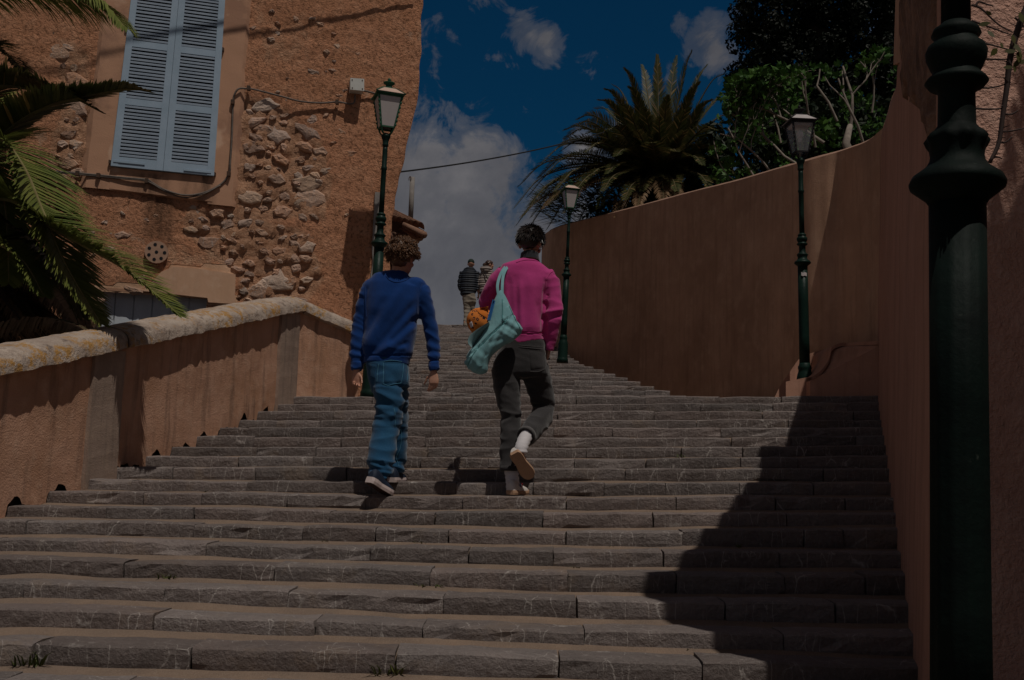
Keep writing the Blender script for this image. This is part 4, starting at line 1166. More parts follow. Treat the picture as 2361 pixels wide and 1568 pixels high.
# left palm: crown just off the left edge, in front of the facade
lpc = P(-95, 520, 9.6)
lpalm = empty('date_palm', Vector((lpc.x, lpc.y, EYE-.9)), 'date palm at the left edge with long green arching fronds over a dead brown skirt', 'palm tree')
b = B(); rows = [(.24+.03*math.sin(k*2.1), lpc.z-3.6+3.6*k/24) for k in range(25)]
b.lathe(rows, (lpc.x, lpc.y, 0), 14); link('trunk', b.mesh(), lpalm, (lpc.x, lpc.y, EYE-.9), M_trunk)
def PF(pts, dY=0): return [P(x, y, Y+dY) for x, y, Y in pts]
FR = [ # px control points
 ([(-160, 30, 9.6), (-60, -30, 9.4), (60, -22, 9.3), (170, -5, 9.2), (245, 22, 9.1), (292, 66, 9.0)], .66, M_frond, 2.2, 120),
 ([(-100, 300, 9.5), (-20, 205, 9.3), (70, 205, 9.2), (160, 222, 9.0), (240, 262, 8.9)], .40, M_frond_dk, .5, 90),
 ([(-90, 420, 9.4), (20, 300, 9.2), (110, 245, 9.0), (190, 224, 8.9), (290, 205, 8.8), (345, 212, 8.7)], .30, M_frond_dk, .15, 90),
 ([(-80, 420, 9.0), (-10, 320, 8.8), (50, 380, 8.7), (95, 480, 8.6), (140, 590, 8.5), (190, 680, 8.4), (232, 745, 8.3)], .52, M_frond, .35, 120),
 ([(-70, 480, 8.9), (20, 460, 8.7), (110, 520, 8.5), (200, 570, 8.4), (280, 615, 8.3), (350, 670, 8.2), (415, 728, 8.1)], .46, M_frond, .25, 120),
 ([(-90, 400, 9.2), (-40, 330, 9.0), (-5, 400, 8.9), (15, 520, 8.8), (20, 650, 8.7)], .5, M_frond, .5, 90),
 ([(-90, 200, 9.6), (-50, 110, 9.5), (0, 115, 9.4), (40, 150, 9.3), (60, 180, 9.2)], .3, M_frond_dk, .6, 60),
 ([(-80, 560, 9.2), (0, 520, 9.0), (80, 560, 8.8), (150, 640, 8.6), (190, 730, 8.5)], .42, M_frond_dk, .5, 90),
 ([(-100, 600, 8.8), (-20, 560, 8.6), (50, 600, 8.5), (100, 680, 8.4)], .4, M_frond, .5, 70),
]
for i, (pt, Ln, mt, dr, npn) in enumerate(FR):
    frond('frond', PF(pt), lpalm, mt, Ln*1.08, int(npn*1.7), 10+i, dr*.35, .026, sweep=.75)
for i, (pt, Ln, dr) in enumerate((([(-110, 440, 9.6), (-220, 260, 9.6), (-340, 200, 9.5), (-470, 260, 9.4)], .5, .4), ([(-110, 440, 9.6), (-240, 380, 9.8), (-380, 400, 9.9), (-480, 520, 10)], .5, .5), ([(-110, 430, 9.7), (-150, 220, 10.2), (-180, 60, 10.8), (-190, -40, 11.3)], .45, .3),
        ([(-110, 440, 9.5), (-180, 380, 9.0), (-260, 420, 8.5), (-330, 560, 8.1)], .5, .5), ([(-110, 440, 9.6), (-240, 480, 9.6), (-360, 580, 9.6), (-430, 720, 9.6)], .5, .5), ([(-100, 430, 9.6), (-110, 260, 9.3), (-140, 110, 8.9), (-210, 20, 8.5)], .45, .3),
        ([(-110, 440, 9.7), (-60, 300, 10.3), (-10, 220, 10.9), (30, 260, 11.5)], .4, .4), ([(-110, 440, 9.7), (-200, 400, 10.3), (-300, 440, 10.8), (-380, 560, 11.1)], .5, .5))):
    frond('frond', PF(pt), lpalm, M_frond, Ln, 110, 90+i, dr*.4, .026, sweep=.75)
DR = [[(-80, 560, 9.9), (20, 590, 9.8), (110, 640, 9.7), (170, 720, 9.6), (190, 790, 9.6)], [(-80, 600, 9.9), (0, 640, 9.8), (70, 720, 9.7), (100, 800, 9.6)], [(-80, 620, 9.7), (-10, 700, 9.6), (20, 800, 9.5)],
      [(-60, 780, 9.4), (20, 745, 9.3), (120, 735, 9.2), (200, 760, 9.1), (235, 800, 9.1)], [(-80, 540, 10.0), (60, 560, 9.9), (160, 620, 9.9), (215, 700, 9.8), (225, 780, 9.8)], [(-60, 650, 10.1), (60, 650, 10), (150, 700, 10), (190, 800, 10)],
      [(-60, 700, 10), (60, 700, 10), (140, 740, 10), (170, 810, 10)], [(-60, 560, 10.2), (40, 610, 10.2), (90, 700, 10.1), (130, 790, 10)], [(-40, 520, 10.2), (100, 600, 10.3), (180, 660, 10.2), (200, 760, 10)]]
for i, pt in enumerate(DR):
    o = frond('dead_frond', PF(pt), lpalm, M_frond_dry if i in (3,) else M_frond_dry, .40, 110, 60+i, .9, .022, sweep=.4, flat=-.2)
# a dense skirt of old leaf bases in the shade
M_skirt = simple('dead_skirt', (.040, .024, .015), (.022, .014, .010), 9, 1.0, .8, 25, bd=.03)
b = B(); rs = random.Random(5)
for k in range(900):
    a = rs.uniform(0, 2*math.pi); z = rs.uniform(-2.9, .1); rr_ = .5+.7*(-z)/2.9
    c = Vector((lpc.x+rr_*math.cos(a)*rs.uniform(.5, 1), lpc.y+rr_*math.sin(a)*rs.uniform(.5, 1), lpc.z+z)); d = Vector((math.cos(a)*.5+rs.uniform(-.4, .4), math.sin(a)*.5+rs.uniform(-.4, .4), -1)).normalized(); l = rs.uniform(.25, .6); w_ = d.orthogonal().normalized()*.03
    n0 = len(b.V); b.V += [tuple(c-w_), tuple(c+w_), tuple(c+d*l)]; b.F.append((n0, n0+1, n0+2))
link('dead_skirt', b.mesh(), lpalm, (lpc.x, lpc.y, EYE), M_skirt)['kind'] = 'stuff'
# right palm in the garden
rpc = P(1520, 445, 20.0)
rpalm = empty('date_palm', Vector((rpc.x, rpc.y, EYE+2.6)), 'large dark date palm with dense upswept crown rising behind the rampart', 'palm tree')
b = B(); b.lathe([(.42+.05*math.sin(k*1.9), EYE+1.5+(rpc.z-EYE-1.2)*k/20) for k in range(21)]+[(.55, rpc.z+.4), (.2, rpc.z+.7)], (rpc.x, rpc.y, 0), 16)
link('trunk', b.mesh(), rpalm, (rpc.x, rpc.y, EYE+2.5), M_trunk)
tips = [(1595, 118, 19.6, .35), (1515, 128, 20.2, .35), (1440, 158, 19.5, .45), (1412, 195, 20.4, .5), (1395, 205, 19, .5), (1330, 275, 19.6, .7), (1325, 290, 18.6, .7), (1270, 355, 19.5, .9), (1250, 375, 18.5, .9), (1195, 430, 19.8, 1.0), (1185, 480, 18.6, 1.1), (1190, 520, 19, 1.1),
        (1630, 150, 21, .35), (1670, 170, 20, .5), (1690, 215, 21, .5), (1560, 130, 22, .3), (1480, 150, 22, .4), (1700, 270, 20.5, .6), (1715, 330, 20, .7), (1370, 250, 21.5, .6), (1300, 320, 21.5, .8), (1240, 410, 21, 1.0), (1225, 500, 18.2, 1.0), (1300, 490, 18, 1.1), (1380, 480, 17.8, 1.1), (1440, 460, 17.6, 1.1),
        (1480, 440, 17.8, 1.0), (1350, 420, 17.8, 1.0), (1280, 440, 17.7, 1.0), (1420, 360, 17.6, .8), (1500, 330, 17.4, .6), (1560, 350, 17.4, .7), (1620, 380, 17.8, .9), (1590, 250, 17.8, .45), (1540, 220, 18.0, .4), (1480, 250, 18, .5), (1400, 300, 18, .7), (1650, 300, 18, .7), (1560, 440, 17.5, 1), (1350, 350, 17.9, .9),
        (1215, 455, 18.9, .9), (1205, 500, 18.0, .9), (1230, 470, 18.2, .8), (1260, 400, 18.4, .8), (1290, 350, 18.6, .7), (1345, 310, 18.3, .6), (1300, 300, 19.2, .6), (1380, 230, 18.8, .5), (1430, 240, 17.9, .5), (1460, 300, 17.6, .5), (1520, 270, 17.5, .4), (1585, 300, 17.6, .4), (1660, 350, 18, .7), (1690, 400, 18.5, .8), (1270, 470, 17.8, .9), (1320, 450, 17.4, .9), (1390, 440, 17.2, .8), (1210, 540, 19.5, 1.1), (1260, 530, 20, 1.1), (1330, 520, 20, 1.1), (1640, 230, 18.5, .4), (1612, 190, 18.6, .35), (1640, 440, 17.9, 1), (1400, 400, 17.5, 1), (1450, 200, 18.7, .5)]
for i, (tx, ty, tY, dr) in enumerate(tips):
    bx, by = 1520+(tx-1520)*.10, 440-12*(i % 3); dist = math.hypot(tx-bx, ty-by); up_ = (14+.17*dist)*min(1, dr+.15)
    base = P(bx, by, 20+(tY-20)*.12); tip = P(tx, ty, tY)
    mid1 = P(bx+(tx-bx)*.36, by+(ty-by)*.36-up_*.95, 20+(tY-20)*.5); mid2 = P(bx+(tx-bx)*.76, by+(ty-by)*.76-up_*.95, 20+(tY-20)*.85)
    mt = M_frond_dk
    frond('frond', [base, mid1, mid2, tip], rpalm, mt, .33 if dr < .58 else .38, 92, 200+i, .08+.10*dr, .018, sweep=1.25 if dr < .58 else .62, start=.10, flat=.4)
for i, (tx, ty, tY) in enumerate(((1420, 500, 17.7), (1470, 480, 17.4), (1530, 470, 17.2), (1200, 500, 18.4), (1560, 480, 17.6), (1310, 470, 17.6), (1250, 480, 18))):
    tip = P(tx, ty, tY); bx, by = 1520, 450; base = P(bx, by, 19.6)
    frond('dead_frond', [base, P(bx+(tx-bx)*.4, by+(ty-by)*.4-45, 18.8), P(bx+(tx-bx)*.8, by+(ty-by)*.8-40, (18.8+tY)/2), tip], rpalm, M_frond_dry, .34, 60, 300+i, .8, .022, sweep=.6)
# dense inner leaves of the crown
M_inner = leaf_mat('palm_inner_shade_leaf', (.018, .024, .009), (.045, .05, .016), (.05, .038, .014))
ib = B(); ri = random.Random(77)
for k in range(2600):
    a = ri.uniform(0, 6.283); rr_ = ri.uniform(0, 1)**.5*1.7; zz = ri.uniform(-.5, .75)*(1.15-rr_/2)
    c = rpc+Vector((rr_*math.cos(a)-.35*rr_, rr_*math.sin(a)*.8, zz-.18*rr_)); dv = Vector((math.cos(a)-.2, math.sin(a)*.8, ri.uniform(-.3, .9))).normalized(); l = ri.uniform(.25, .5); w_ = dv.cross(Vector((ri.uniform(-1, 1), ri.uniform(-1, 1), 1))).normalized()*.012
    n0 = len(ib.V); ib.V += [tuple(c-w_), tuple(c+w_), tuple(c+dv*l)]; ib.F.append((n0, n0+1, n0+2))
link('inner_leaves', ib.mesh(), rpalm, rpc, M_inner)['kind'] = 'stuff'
# foliage clump builder
def leafcloud(b, c, rad, n, size, r, flat=1.0, up=0):
    for k in range(n):
        v = Vector((r.gauss(0, 1), r.gauss(0, 1), r.gauss(0, 1))); v = v.normalized()*r.uniform(.55, 1)**.5
        p = Vector((c[0]+v.x*rad[0], c[1]+v.y*rad[1], c[2]+v.z*rad[2])); s_ = size*r.uniform(.6, 1.3)
        d = (v+Vector((r.uniform(-.8, .8), r.uniform(-.8, .8), r.uniform(-.8, .8)+up))).normalized(); e = d.orthogonal().normalized(); e.rotate(Matrix.Rotation(r.uniform(0, 6.28), 3, d)); g_ = d.cross(e)
        n0 = len(b.V); b.V += [tuple(p-e*s_), tuple(p+g_*s_*.5), tuple(p+e*s_), tuple(p-g_*s_*.5+d*s_*.3)]; b.F += [(n0, n0+1, n0+2), (n0, n0+2, n0+3)]
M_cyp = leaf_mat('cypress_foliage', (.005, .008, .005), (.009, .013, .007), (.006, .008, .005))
M_bark = simple('grey_fig_bark', (.27, .23, .19), (.16, .13, .11), 9, .9, .3, 40)
M_dbark = simple('dark_bark', (.06, .045, .035), (.04, .03, .025), 9, .95, .5, 30)
cyc = P(1880, 60, 24)
cy = empty('cypress_tree', Vector((cyc.x, cyc.y, EYE+3)), 'tall near black cypress mass rising above the fig tree', 'tree')
b = B(); rc = random.Random(9)
for k in range(900):
    x = rc.uniform(1690, 2120); y = rc.uniform(-260, 330)
    lim = interp(y, [-260, -40, 0, 30, 60, 95, 120, 150, 190, 230, 330], [1760, 1715, 1702, 1668, 1655, 1672, 1690, 1675, 1672, 1690, 1690])+10*noise.noise(Vector((0, y*.04, 0)))
    if x < lim+18: x = lim+18+rc.uniform(0, 15)
    lim2 = interp(y, [-260, 60, 90, 330], [2060, 2060, 2045, 2080])
    if x > lim2: x = lim2-10
    c = P(x, y, rc.uniform(22.6, 25.5)); leafcloud(b, c, (.24, .28, .24), 110, .055, rc, up=.3)
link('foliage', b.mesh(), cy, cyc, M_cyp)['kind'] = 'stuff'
b = B(); b.tube([P(1880, 560, 24), P(1880, 200, 24), P(1885, -100, 24)], [.4, .35, .2], 10); b.tube([P(1880, 260, 24.4), P(1780, 100, 24.4)], [.2, .08], 6); b.tube([P(1880, 200, 24.4), P(1980, 40, 24.4)], [.2, .08], 6)
b.hexa([P(1740, 350, 25.2), P(2050, 350, 25.2), P(2050, 350, 25.6), P(1740, 350, 25.6), P(1760, -150, 25.2), P(2020, -150, 25.2), P(2020, -150, 25.6), P(1760, -150, 25.6)]) if False else None
link('trunk', b.mesh(), cy, cyc, M_dbark)
# fig tree with pale bare branches and fresh leaves
fg = empty('fig_tree', P(1850, 440, 15), 'fig tree with pale tangled branches and sparse fresh green leaves behind the rampart', 'tree')
M_fig = leaf_mat('fig_leaf', (.028, .075, .014), (.060, .125, .022), (.018, .040, .010))
rf = random.Random(33); br = B(); lf = B(); tipsF = []
def fleaf(p, d, s_):
    d = d.normalized(); e = d.cross(Vector((rf.uniform(-1, 1), rf.uniform(-1, 1), rf.uniform(-.2, 1)))).normalized()
    n_ = d.cross(e); P_ = [p, p+e*s_*.35+d*s_*.15, p+e*s_*.5+d*s_*.55, p+e*s_*.22+d*s_*.5, p+d*s_, p-e*s_*.22+d*s_*.5, p-e*s_*.5+d*s_*.55, p-e*s_*.35+d*s_*.15]
    P_ = [q+n_*s_*.12*math.sin(i*1.3) for i, q in enumerate(P_)]
    n0 = len(lf.V); lf.V += [tuple(v) for v in P_]; lf.F += [(n0, n0+1, n0+2, n0+3), (n0, n0+3, n0+4, n0+5), (n0, n0+5, n0+6, n0+7)]
def grow(p, d, L_, r_, lev):
    pts = [p]; n = 6
    for k in range(n):
        d = (d+Vector((rf.uniform(-.3, .3), rf.uniform(-.3, .3), rf.uniform(-.12, .28)))).normalized(); pts.append(pts[-1]+d*L_/n)
        x, y = proj(pts[-1])
        if x > 2045 or x < 1640 or y < interp(x, [1640, 1700, 1780, 1850, 1950, 2060], [330, 190, 170, 165, 150, 110]):
            pts.pop(); break
        if lev < 4 and rf.random() < (.80 if lev else .98) and k > 0:
            nd = (d+Vector((rf.uniform(-1, 1), rf.uniform(-.6, .6), rf.uniform(-.4, .8)))).normalized(); grow(pts[-1], nd, L_*rf.uniform(.5, .75), r_*.55, lev+1)
        if lev >= 1:
            for _ in range(1 if lev < 2 else 2):
                if rf.random() < .55: fleaf(pts[-1]+Vector((rf.uniform(-.12, .12), rf.uniform(-.12, .12), rf.uniform(-.08, .12))), Vector((rf.uniform(-1, 1), rf.uniform(-1, 1), rf.uniform(-.3, 1))), rf.uniform(.08, .15))
    if len(pts) > 2: br.tube(pts, [max(.005, r_*.30*(1-.6*k/n)) for k in range(n+1)], 5, cap=False)
for (x, y, Y, dx, dz, L_, r_) in ((1900, 330, 15.0, -.6, .5, 1.7, .09), (1960, 300, 15.2, .1, 1, 1.6, .09), (1990, 330, 14.2, -.5, .8, 1.5, .07), (1840, 380, 15.2, -.9, .6, 1.6, .07), (1780, 400, 15.4, -.9, .5, 1.4, .06), (1930, 280, 15.8, -.4, 1, 1.9, .08), (1880, 340, 14.6, -.3, 1, 1.5, .06), (1740, 410, 15.2, -.7, .9, 1.3, .05), (1700, 420, 15.6, -.8, .7, 1.2, .04), (2010, 260, 15.5, .1, 1, 1.2, .06), (1800, 330, 16.5, -.2, 1, 1.5, .06), (1960, 180, 17, 0, 1, 1.2, .05), (1880, 200, 17, -.3, 1, 1.4, .05)):
    grow(P(x, y, Y), Vector((dx, rf.uniform(-.2, .3), dz)).normalized(), L_, r_, 0)
br.tube([P(1990, 420, 15), P(1950, 330, 15.0), P(1960, 290, 15.2)], [.09, .06, .04], 8)
link('branches', br.mesh(), fg, P(1850, 440, 15), M_bark, smooth=True)
for k in range(2000):
    x = rf.uniform(1640, 2062); y = rf.uniform(110, 420)
    top_ = interp(x, [1640, 1680, 1740, 1850, 1950, 2060], [330, 200, 175, 150, 135, 85])
    bot_ = interp(x, [1640, 1845, 2022], [440, 372, 300])
    if y < top_+rf.uniform(-5, 25) or y > bot_+10: continue
    if noise.noise(Vector((x*.018, y*.018, 0))) < -.02: continue
    fleaf(P(x, y, rf.uniform(15.2, 18.5)), Vector((rf.uniform(-1, 1), rf.uniform(-1, 1), rf.uniform(-.4, 1))), rf.uniform(.07, .15))
link('foliage', lf.mesh(), fg, P(1850, 440, 15), M_fig)['kind'] = 'stuff'
# dense dark shrub mass filling the garden behind palm and fig
sh = B(); rs = random.Random(14)
for k in range(420):
    x = rs.uniform(1330, 2060); y = rs.uniform(250, 500)
    top_ = interp(x, [1330, 1420, 1500, 1600, 1700, 1850, 2060], [505, 440, 380, 330, 260, 190, 150])
    if y < top_+20: continue
    leafcloud(sh, P(x, y, rs.uniform(18.6, 22)), (.35, .35, .30), 34, .09, rs)
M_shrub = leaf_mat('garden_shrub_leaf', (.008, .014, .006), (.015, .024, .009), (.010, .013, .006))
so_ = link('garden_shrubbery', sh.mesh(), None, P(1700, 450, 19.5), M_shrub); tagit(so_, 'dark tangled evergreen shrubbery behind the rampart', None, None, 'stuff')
# thorny creeper on the sunlit wall
M_vine = simple('dark_thorny_stem', (.035, .022, .02), (.05, .03, .025), 20, .8)
M_vleaf = leaf_mat('creeper_leaf', (.03, .04, .012), (.08, .075, .015), (.05, .045, .015))
vn = empty('thorny_creeper', P(2320, 250, 3.35), 'bare thorny creeper stem with few leaves hanging before the salmon wall', 'creeper')
b = B(); YV = 3.25
def vt(pts, r0, r1, Y=YV, n=5):
    pp = catmull([P(x, y, Y) for x, y in pts], n); b.tube(pp, [r0+(r1-r0)*k/(len(pp)-1) for k in range(len(pp))], 5); return pp
main = vt([(2375, 0), (2350, 60), (2330, 130), (2322, 200), (2312, 270), (2303, 330), (2282, 375)], .012, .006)
for pts in ([(2240, 12), (2262, 20), (2300, 55), (2335, 75)], [(2240, 48), (2280, 62), (2330, 80)], [(2250, 135), (2290, 137), (2328, 137)], [(2245, 95), (2290, 105), (2345, 120)], [(2245, 250), (2280, 252), (2312, 250)],
            [(2302, 303), (2325, 303), (2361, 296)], [(2298, 328), (2318, 328), (2334, 315)], [(2312, 262), (2330, 264), (2348, 255)], [(2285, 364), (2300, 362), (2310, 366)], [(2243, 200), (2280, 203), (2318, 195)], [(2250, 15), (2256, 4), (2275, 10), (2290, 14)], [(2340, 40), (2360, 60)]):
    vt(pts, .004, .002)
for k in range(30):
    p = main[int(rs.uniform(0, len(main)-1))]; d = Vector((rs.choice([-1, 1])*rs.uniform(.6, 1), rs.uniform(-.5, .3), rs.uniform(-.5, .5))); b.tube([p, p+d*.025], [.003, .0005], 4)
link('stem', b.mesh(), vn, P(2320, 250, YV), M_vine, smooth=True)
for (x, y, s_) in ((2270, 55, .03), (2285, 78, .028), (2292, 120, .035), (2330, 118, .03), (2345, 110, .035), (2350, 130, .04), (2358, 142, .03), (2337, 90, .03), (2345, 145, .03), (2325, 155, .025), (2355, 40, .035), (2310, 105, .02), (2340, 160, .02), (2280, 30, .02)):
    p = P(x, y, YV-.02); a = rs.uniform(0, 6.28); s_ *= .62; e = Vector((math.cos(a), -.3, math.sin(a)))*s_; g_ = Vector((-math.sin(a), .2, math.cos(a)))*s_*.45
    bb = B(); bb.add([p-e, p-e*.3+g_, p+e*.4+g_*.8, p+e, p+e*.4-g_*.8, p-e*.3-g_], [(0, 1, 2, 3), (0, 3, 4, 5)]); link('leaf', bb.mesh('leaf'), vn, p, M_vleaf)
# fronds of a garden palm hanging above the view, throwing their shadow on the salmon wall
gp = empty('garden_palm', (3.5, 3.25, gz), 'palm standing beyond the right edge whose fronds shade the salmon wall', 'palm tree')
b = B(); b.lathe([(.16, gz+.0), (.15, gz+2), (.15, EYE+3.1)], (3.5, 3.25, 0), 10); link('trunk', b.mesh(), gp, (3.5, 3.25, gz), M_trunk)
for i, (dx, dy, dz) in enumerate(((-1.45, -.15, -.95), (1.5, .3, .2), (1.6, .2, -.8), (1.2, -.3, -.2), (.6, .4, .8))):
    o = Vector((3.5, 3.25, EYE+3.3)); t_ = o+Vector((dx, dy, dz)); frond('frond', [o, o+Vector((dx*.35, dy*.35, .45)), o+Vector((dx*.7, dy*.7, .2)), t_], gp, M_frond, .42, 60, 400+i, .5, .022)
# unseen house-shaped block added outside the frame to shade the salmon wall
nh = empty('added_shade_house', (4.0, -1.0, gz), 'house-shaped block added out of view to shade the salmon wall', 'house')
b = B(); b.box((4.45, .05, (gz+EYE+4.6)/2), (4.0, 5.1, EYE+4.6-gz)); link('shade_block', b.mesh(), nh, (5, -1, gz), M_shadewall)
b = B(); b.box((4.5, .0, EYE+4.66), (4.0, 5.1, .12)); link('roof', b.mesh(), nh, (5, -1, gz+7), M_tile)
b = B(); b.box((2.43, .2, gz+1.0), (.05, .9, 2.0)); link('door', b.mesh(), nh, (1.3, -1.2, gz), M_wood)  # roof and door only dress the added block
# weeds in the joints
WL_ = ['largest weed tuft, at the far left of the lowest steps', 'weed tuft on the fourth step tread left of centre', 'weed tuft below the joint near the middle of the steps', 'tall weed tuft at the bottom edge below the boy in blue',
 'tiny weed tuft beside the one in the middle of the steps', 'tiny weed tuft under the long step stones left of centre', 'weed tuft near the edge of the wall shadow at lower right', 'tiny weed tuft two steps under the shoes of the magenta figure',
 'weed tuft high on the steps at the edge of the wall shadow', 'weed tuft on the upper right steps in sunlight', 'weed tuft on a chipped stone below the boy in blue', 'weed tuft below the parapet end on the left', 'tiny weed tuft in the third joint at far left',
 'weed tuft beside the foot of the first parapet pilaster', 'tiny weed tuft inside the wall shadow', 'tiny weed tuft on a dark joint under the magenta figure', 'tiny weed tuft between the two climbing youths', 'tiny weed tuft at a parapet hole on the upper left steps']
M_weed = leaf_mat('weed_green', (.05, .075, .02), (.09, .10, .03), (.10, .08, .03))
for i, (x, y, sz, n_) in enumerate([(50, 1520, .10, 26), (398, 1340, .07, 16), (965, 1348, .045, 12), (915, 1556, .09, 18), (990, 1350, .04, 10), (755, 1270, .03, 8), (1605, 1502, .04, 12), (1408, 1262, .03, 8), (1750, 960, .06, 14), (1585, 1068, .07, 10), (980, 1252, .05, 10), (500, 1260, .04, 10), (160, 1290, .03, 8), (455, 1140, .05, 10), (1700, 1245, .03, 8), (1330, 1340, .03, 8), (1030, 985, .04, 8), (285, 1068, .03, 8)]):
    # find the step whose tread is nearest this pixel
    best = None
    for j in range(-1, NL):
        for p in LOW[j][::1]:
            q = p+Vector((0, -.02, -.10)); X, Yp_ = proj(q); d = (X-x)**2*.25+(Yp_-y)**2
            if best is None or d < best[0]: best = (d, q, j)
    c = best[1]; rw = random.Random(i); b = B()
    for k in range(n_):
        a = rw.uniform(0, 6.28); o = c+Vector((rw.uniform(-.5, .5)*sz*1.2, rw.uniform(-.3, .3)*sz*.6, 0)); d = Vector((math.cos(a)*.6, math.sin(a)*.6, 1)).normalized(); l = sz*rw.uniform(.5, 1.1); w_ = Vector((-d.y, d.x, 0)).normalized()*.004
        m_ = o+d*l*.6; e = o+d*l+Vector((math.cos(a), math.sin(a), -.3))*l*.3; n0 = len(b.V); b.V += [tuple(o-w_), tuple(o+w_), tuple(m_+w_), tuple(m_-w_), tuple(e)]; b.F += [(n0, n0+1, n0+2, n0+3), (n0+3, n0+2, n0+4)]
    X, Yp_ = proj(c)
    o = link('weed_tuft', b.mesh(), None, c, M_weed)
    tagit(o, WL_[i], 'weed', 'weed tufts in the step joints')
# ------------------------------------------------------------------ people
def skin_mat(name, a, b_):
    m, s = newmat(name); n = s.noise(s.pos, 14, 4, .6)
    setb(s, s.mix(s.ramp(n, ((.35, 0), (.65, 1))), a, b_), .55, None, spec=.35)
    s.bsdf.inputs['Subsurface Weight'].default_value = .12; s.bsdf.inputs['Subsurface Radius'].default_value = (.02, .008, .005); return m
M_skin = skin_mat('fair_skin', (.50, .27, .19), (.44, .22, .15))
def hair_mat(name, a, b_, rough=.4):
    m, s = newmat(name); g_ = s.node('ShaderNodeNewGeometry').outputs['Random Per Island']
    setb(s, s.mix(g_, a, b_), rough, None, spec=.4); return m
M_hair1 = hair_mat('light_brown_curls', (.045, .020, .009), (.20, .095, .042), .45)
M_hair2 = hair_mat('near_black_hair', (.010, .007, .006), (.028, .018, .014), .38)
M_blue = fabric('cobalt_sweatshirt', (.003, .040, .185), (.0024, .032, .15))
M_pink = fabric('magenta_sweatshirt', (.52, .055, .235), (.47, .045, .205))
M_denim = fabric('mid_blue_denim', (.010, .058, .130), (.018, .085, .17), 260, bs=.5)
M_stitch = simple('pale_denim_seam', (.07, .20, .30), (.05, .16, .25), 40, .9)
M_black = fabric('washed_black_denim', (.030, .028, .029), (.046, .043, .044), 260, bs=.5)
M_cuff = fabric('grey_denim_cuff', (.11, .105, .105), (.085, .08, .08), 260)
M_charc = fabric('charcoal_collar', (.028, .03, .036), (.02, .022, .028))
M_sock = fabric('white_sock', (.66, .63, .65), (.58, .56, .58), 150)
M_shoeW = simple('off_white_leather', (.62, .58, .55), (.55, .51, .49), 12, .5)
M_gum = simple('tan_gum_sole', (.42, .26, .165), (.36, .215, .135), 14, .6, .2, 90)
M_navy = simple('navy_knit_shoe', (.012, .022, .045), (.008, .015, .032), 30, .7, .3, 200)
M_soleW = simple('white_foam_sole', (.58, .48, .46), (.52, .43, .41), 10, .6)
M_soleD = simple('dark_outsole', (.022, .016, .014), (.05, .022, .018), 9, .7)
def loft(b, secs, n=20, side=Vector((1, 0, 0)), p_=2.3):
    """secs: (centre, half width, half depth[, twist])"""
    pts = [Vector(s[0]) for s in secs]; V = []; Fc = []
    for i, s_ in enumerate(secs):
        t = (pts[min(i+1, len(pts)-1)]-pts[max(i-1, 0)]).normalized()
        sd = (side-t*side.dot(t)).normalized(); fr = t.cross(sd)
        for k in range(n):
            a = 2*math.pi*k/n; ca, sa = math.cos(a), math.sin(a)
            x = abs(ca)**(2/p_)*(1 if ca >= 0 else -1); y = abs(sa)**(2/p_)*(1 if sa >= 0 else -1)
            V.append(pts[i]+sd*x*s_[1]+fr*y*s_[2])
    for i in range(len(pts)-1):
        for k in range(n):
            a, c = i*n+k, i*n+(k+1) % n; Fc.append((a, c, c+n, a+n))
    Fc.append(tuple(range(n-1, -1, -1))); m = (len(pts)-1)*n; Fc.append(tuple(m+k for k in range(n)))
    b.add(V, Fc); return b
def remesh(b, voxel=.009, smooth=4, fac=.5):
    me = b.mesh('tmp'); recalc(me); o = bpy.data.objects.new('tmp', me); scn.collection.objects.link(o)
    m = o.modifiers.new('r', 'REMESH'); m.mode = 'VOXEL'; m.voxel_size = voxel
    if smooth: s = o.modifiers.new('s', 'SMOOTH'); s.iterations = smooth; s.factor = fac
    dg = bpy.context.evaluated_depsgraph_get(); out = bpy.data.meshes.new_from_object(o.evaluated_get(dg))
    bpy.data.objects.remove(o); return out
def displace(me, fn):
    me.update(); n = len(me.vertices); co = np.empty(n*3); me.vertices.foreach_get('co', co); co = co.reshape(-1, 3)
    nm = np.array([v.normal[:] for v in me.vertices]); d = np.array([fn(Vector(c), nn) for c, nn in zip(co, nm)])
    co = co+nm*d[:, None]; me.vertices.foreach_set('co', co.reshape(-1)); me.update(); return me
def ridge(v): return 1-abs(v)*2
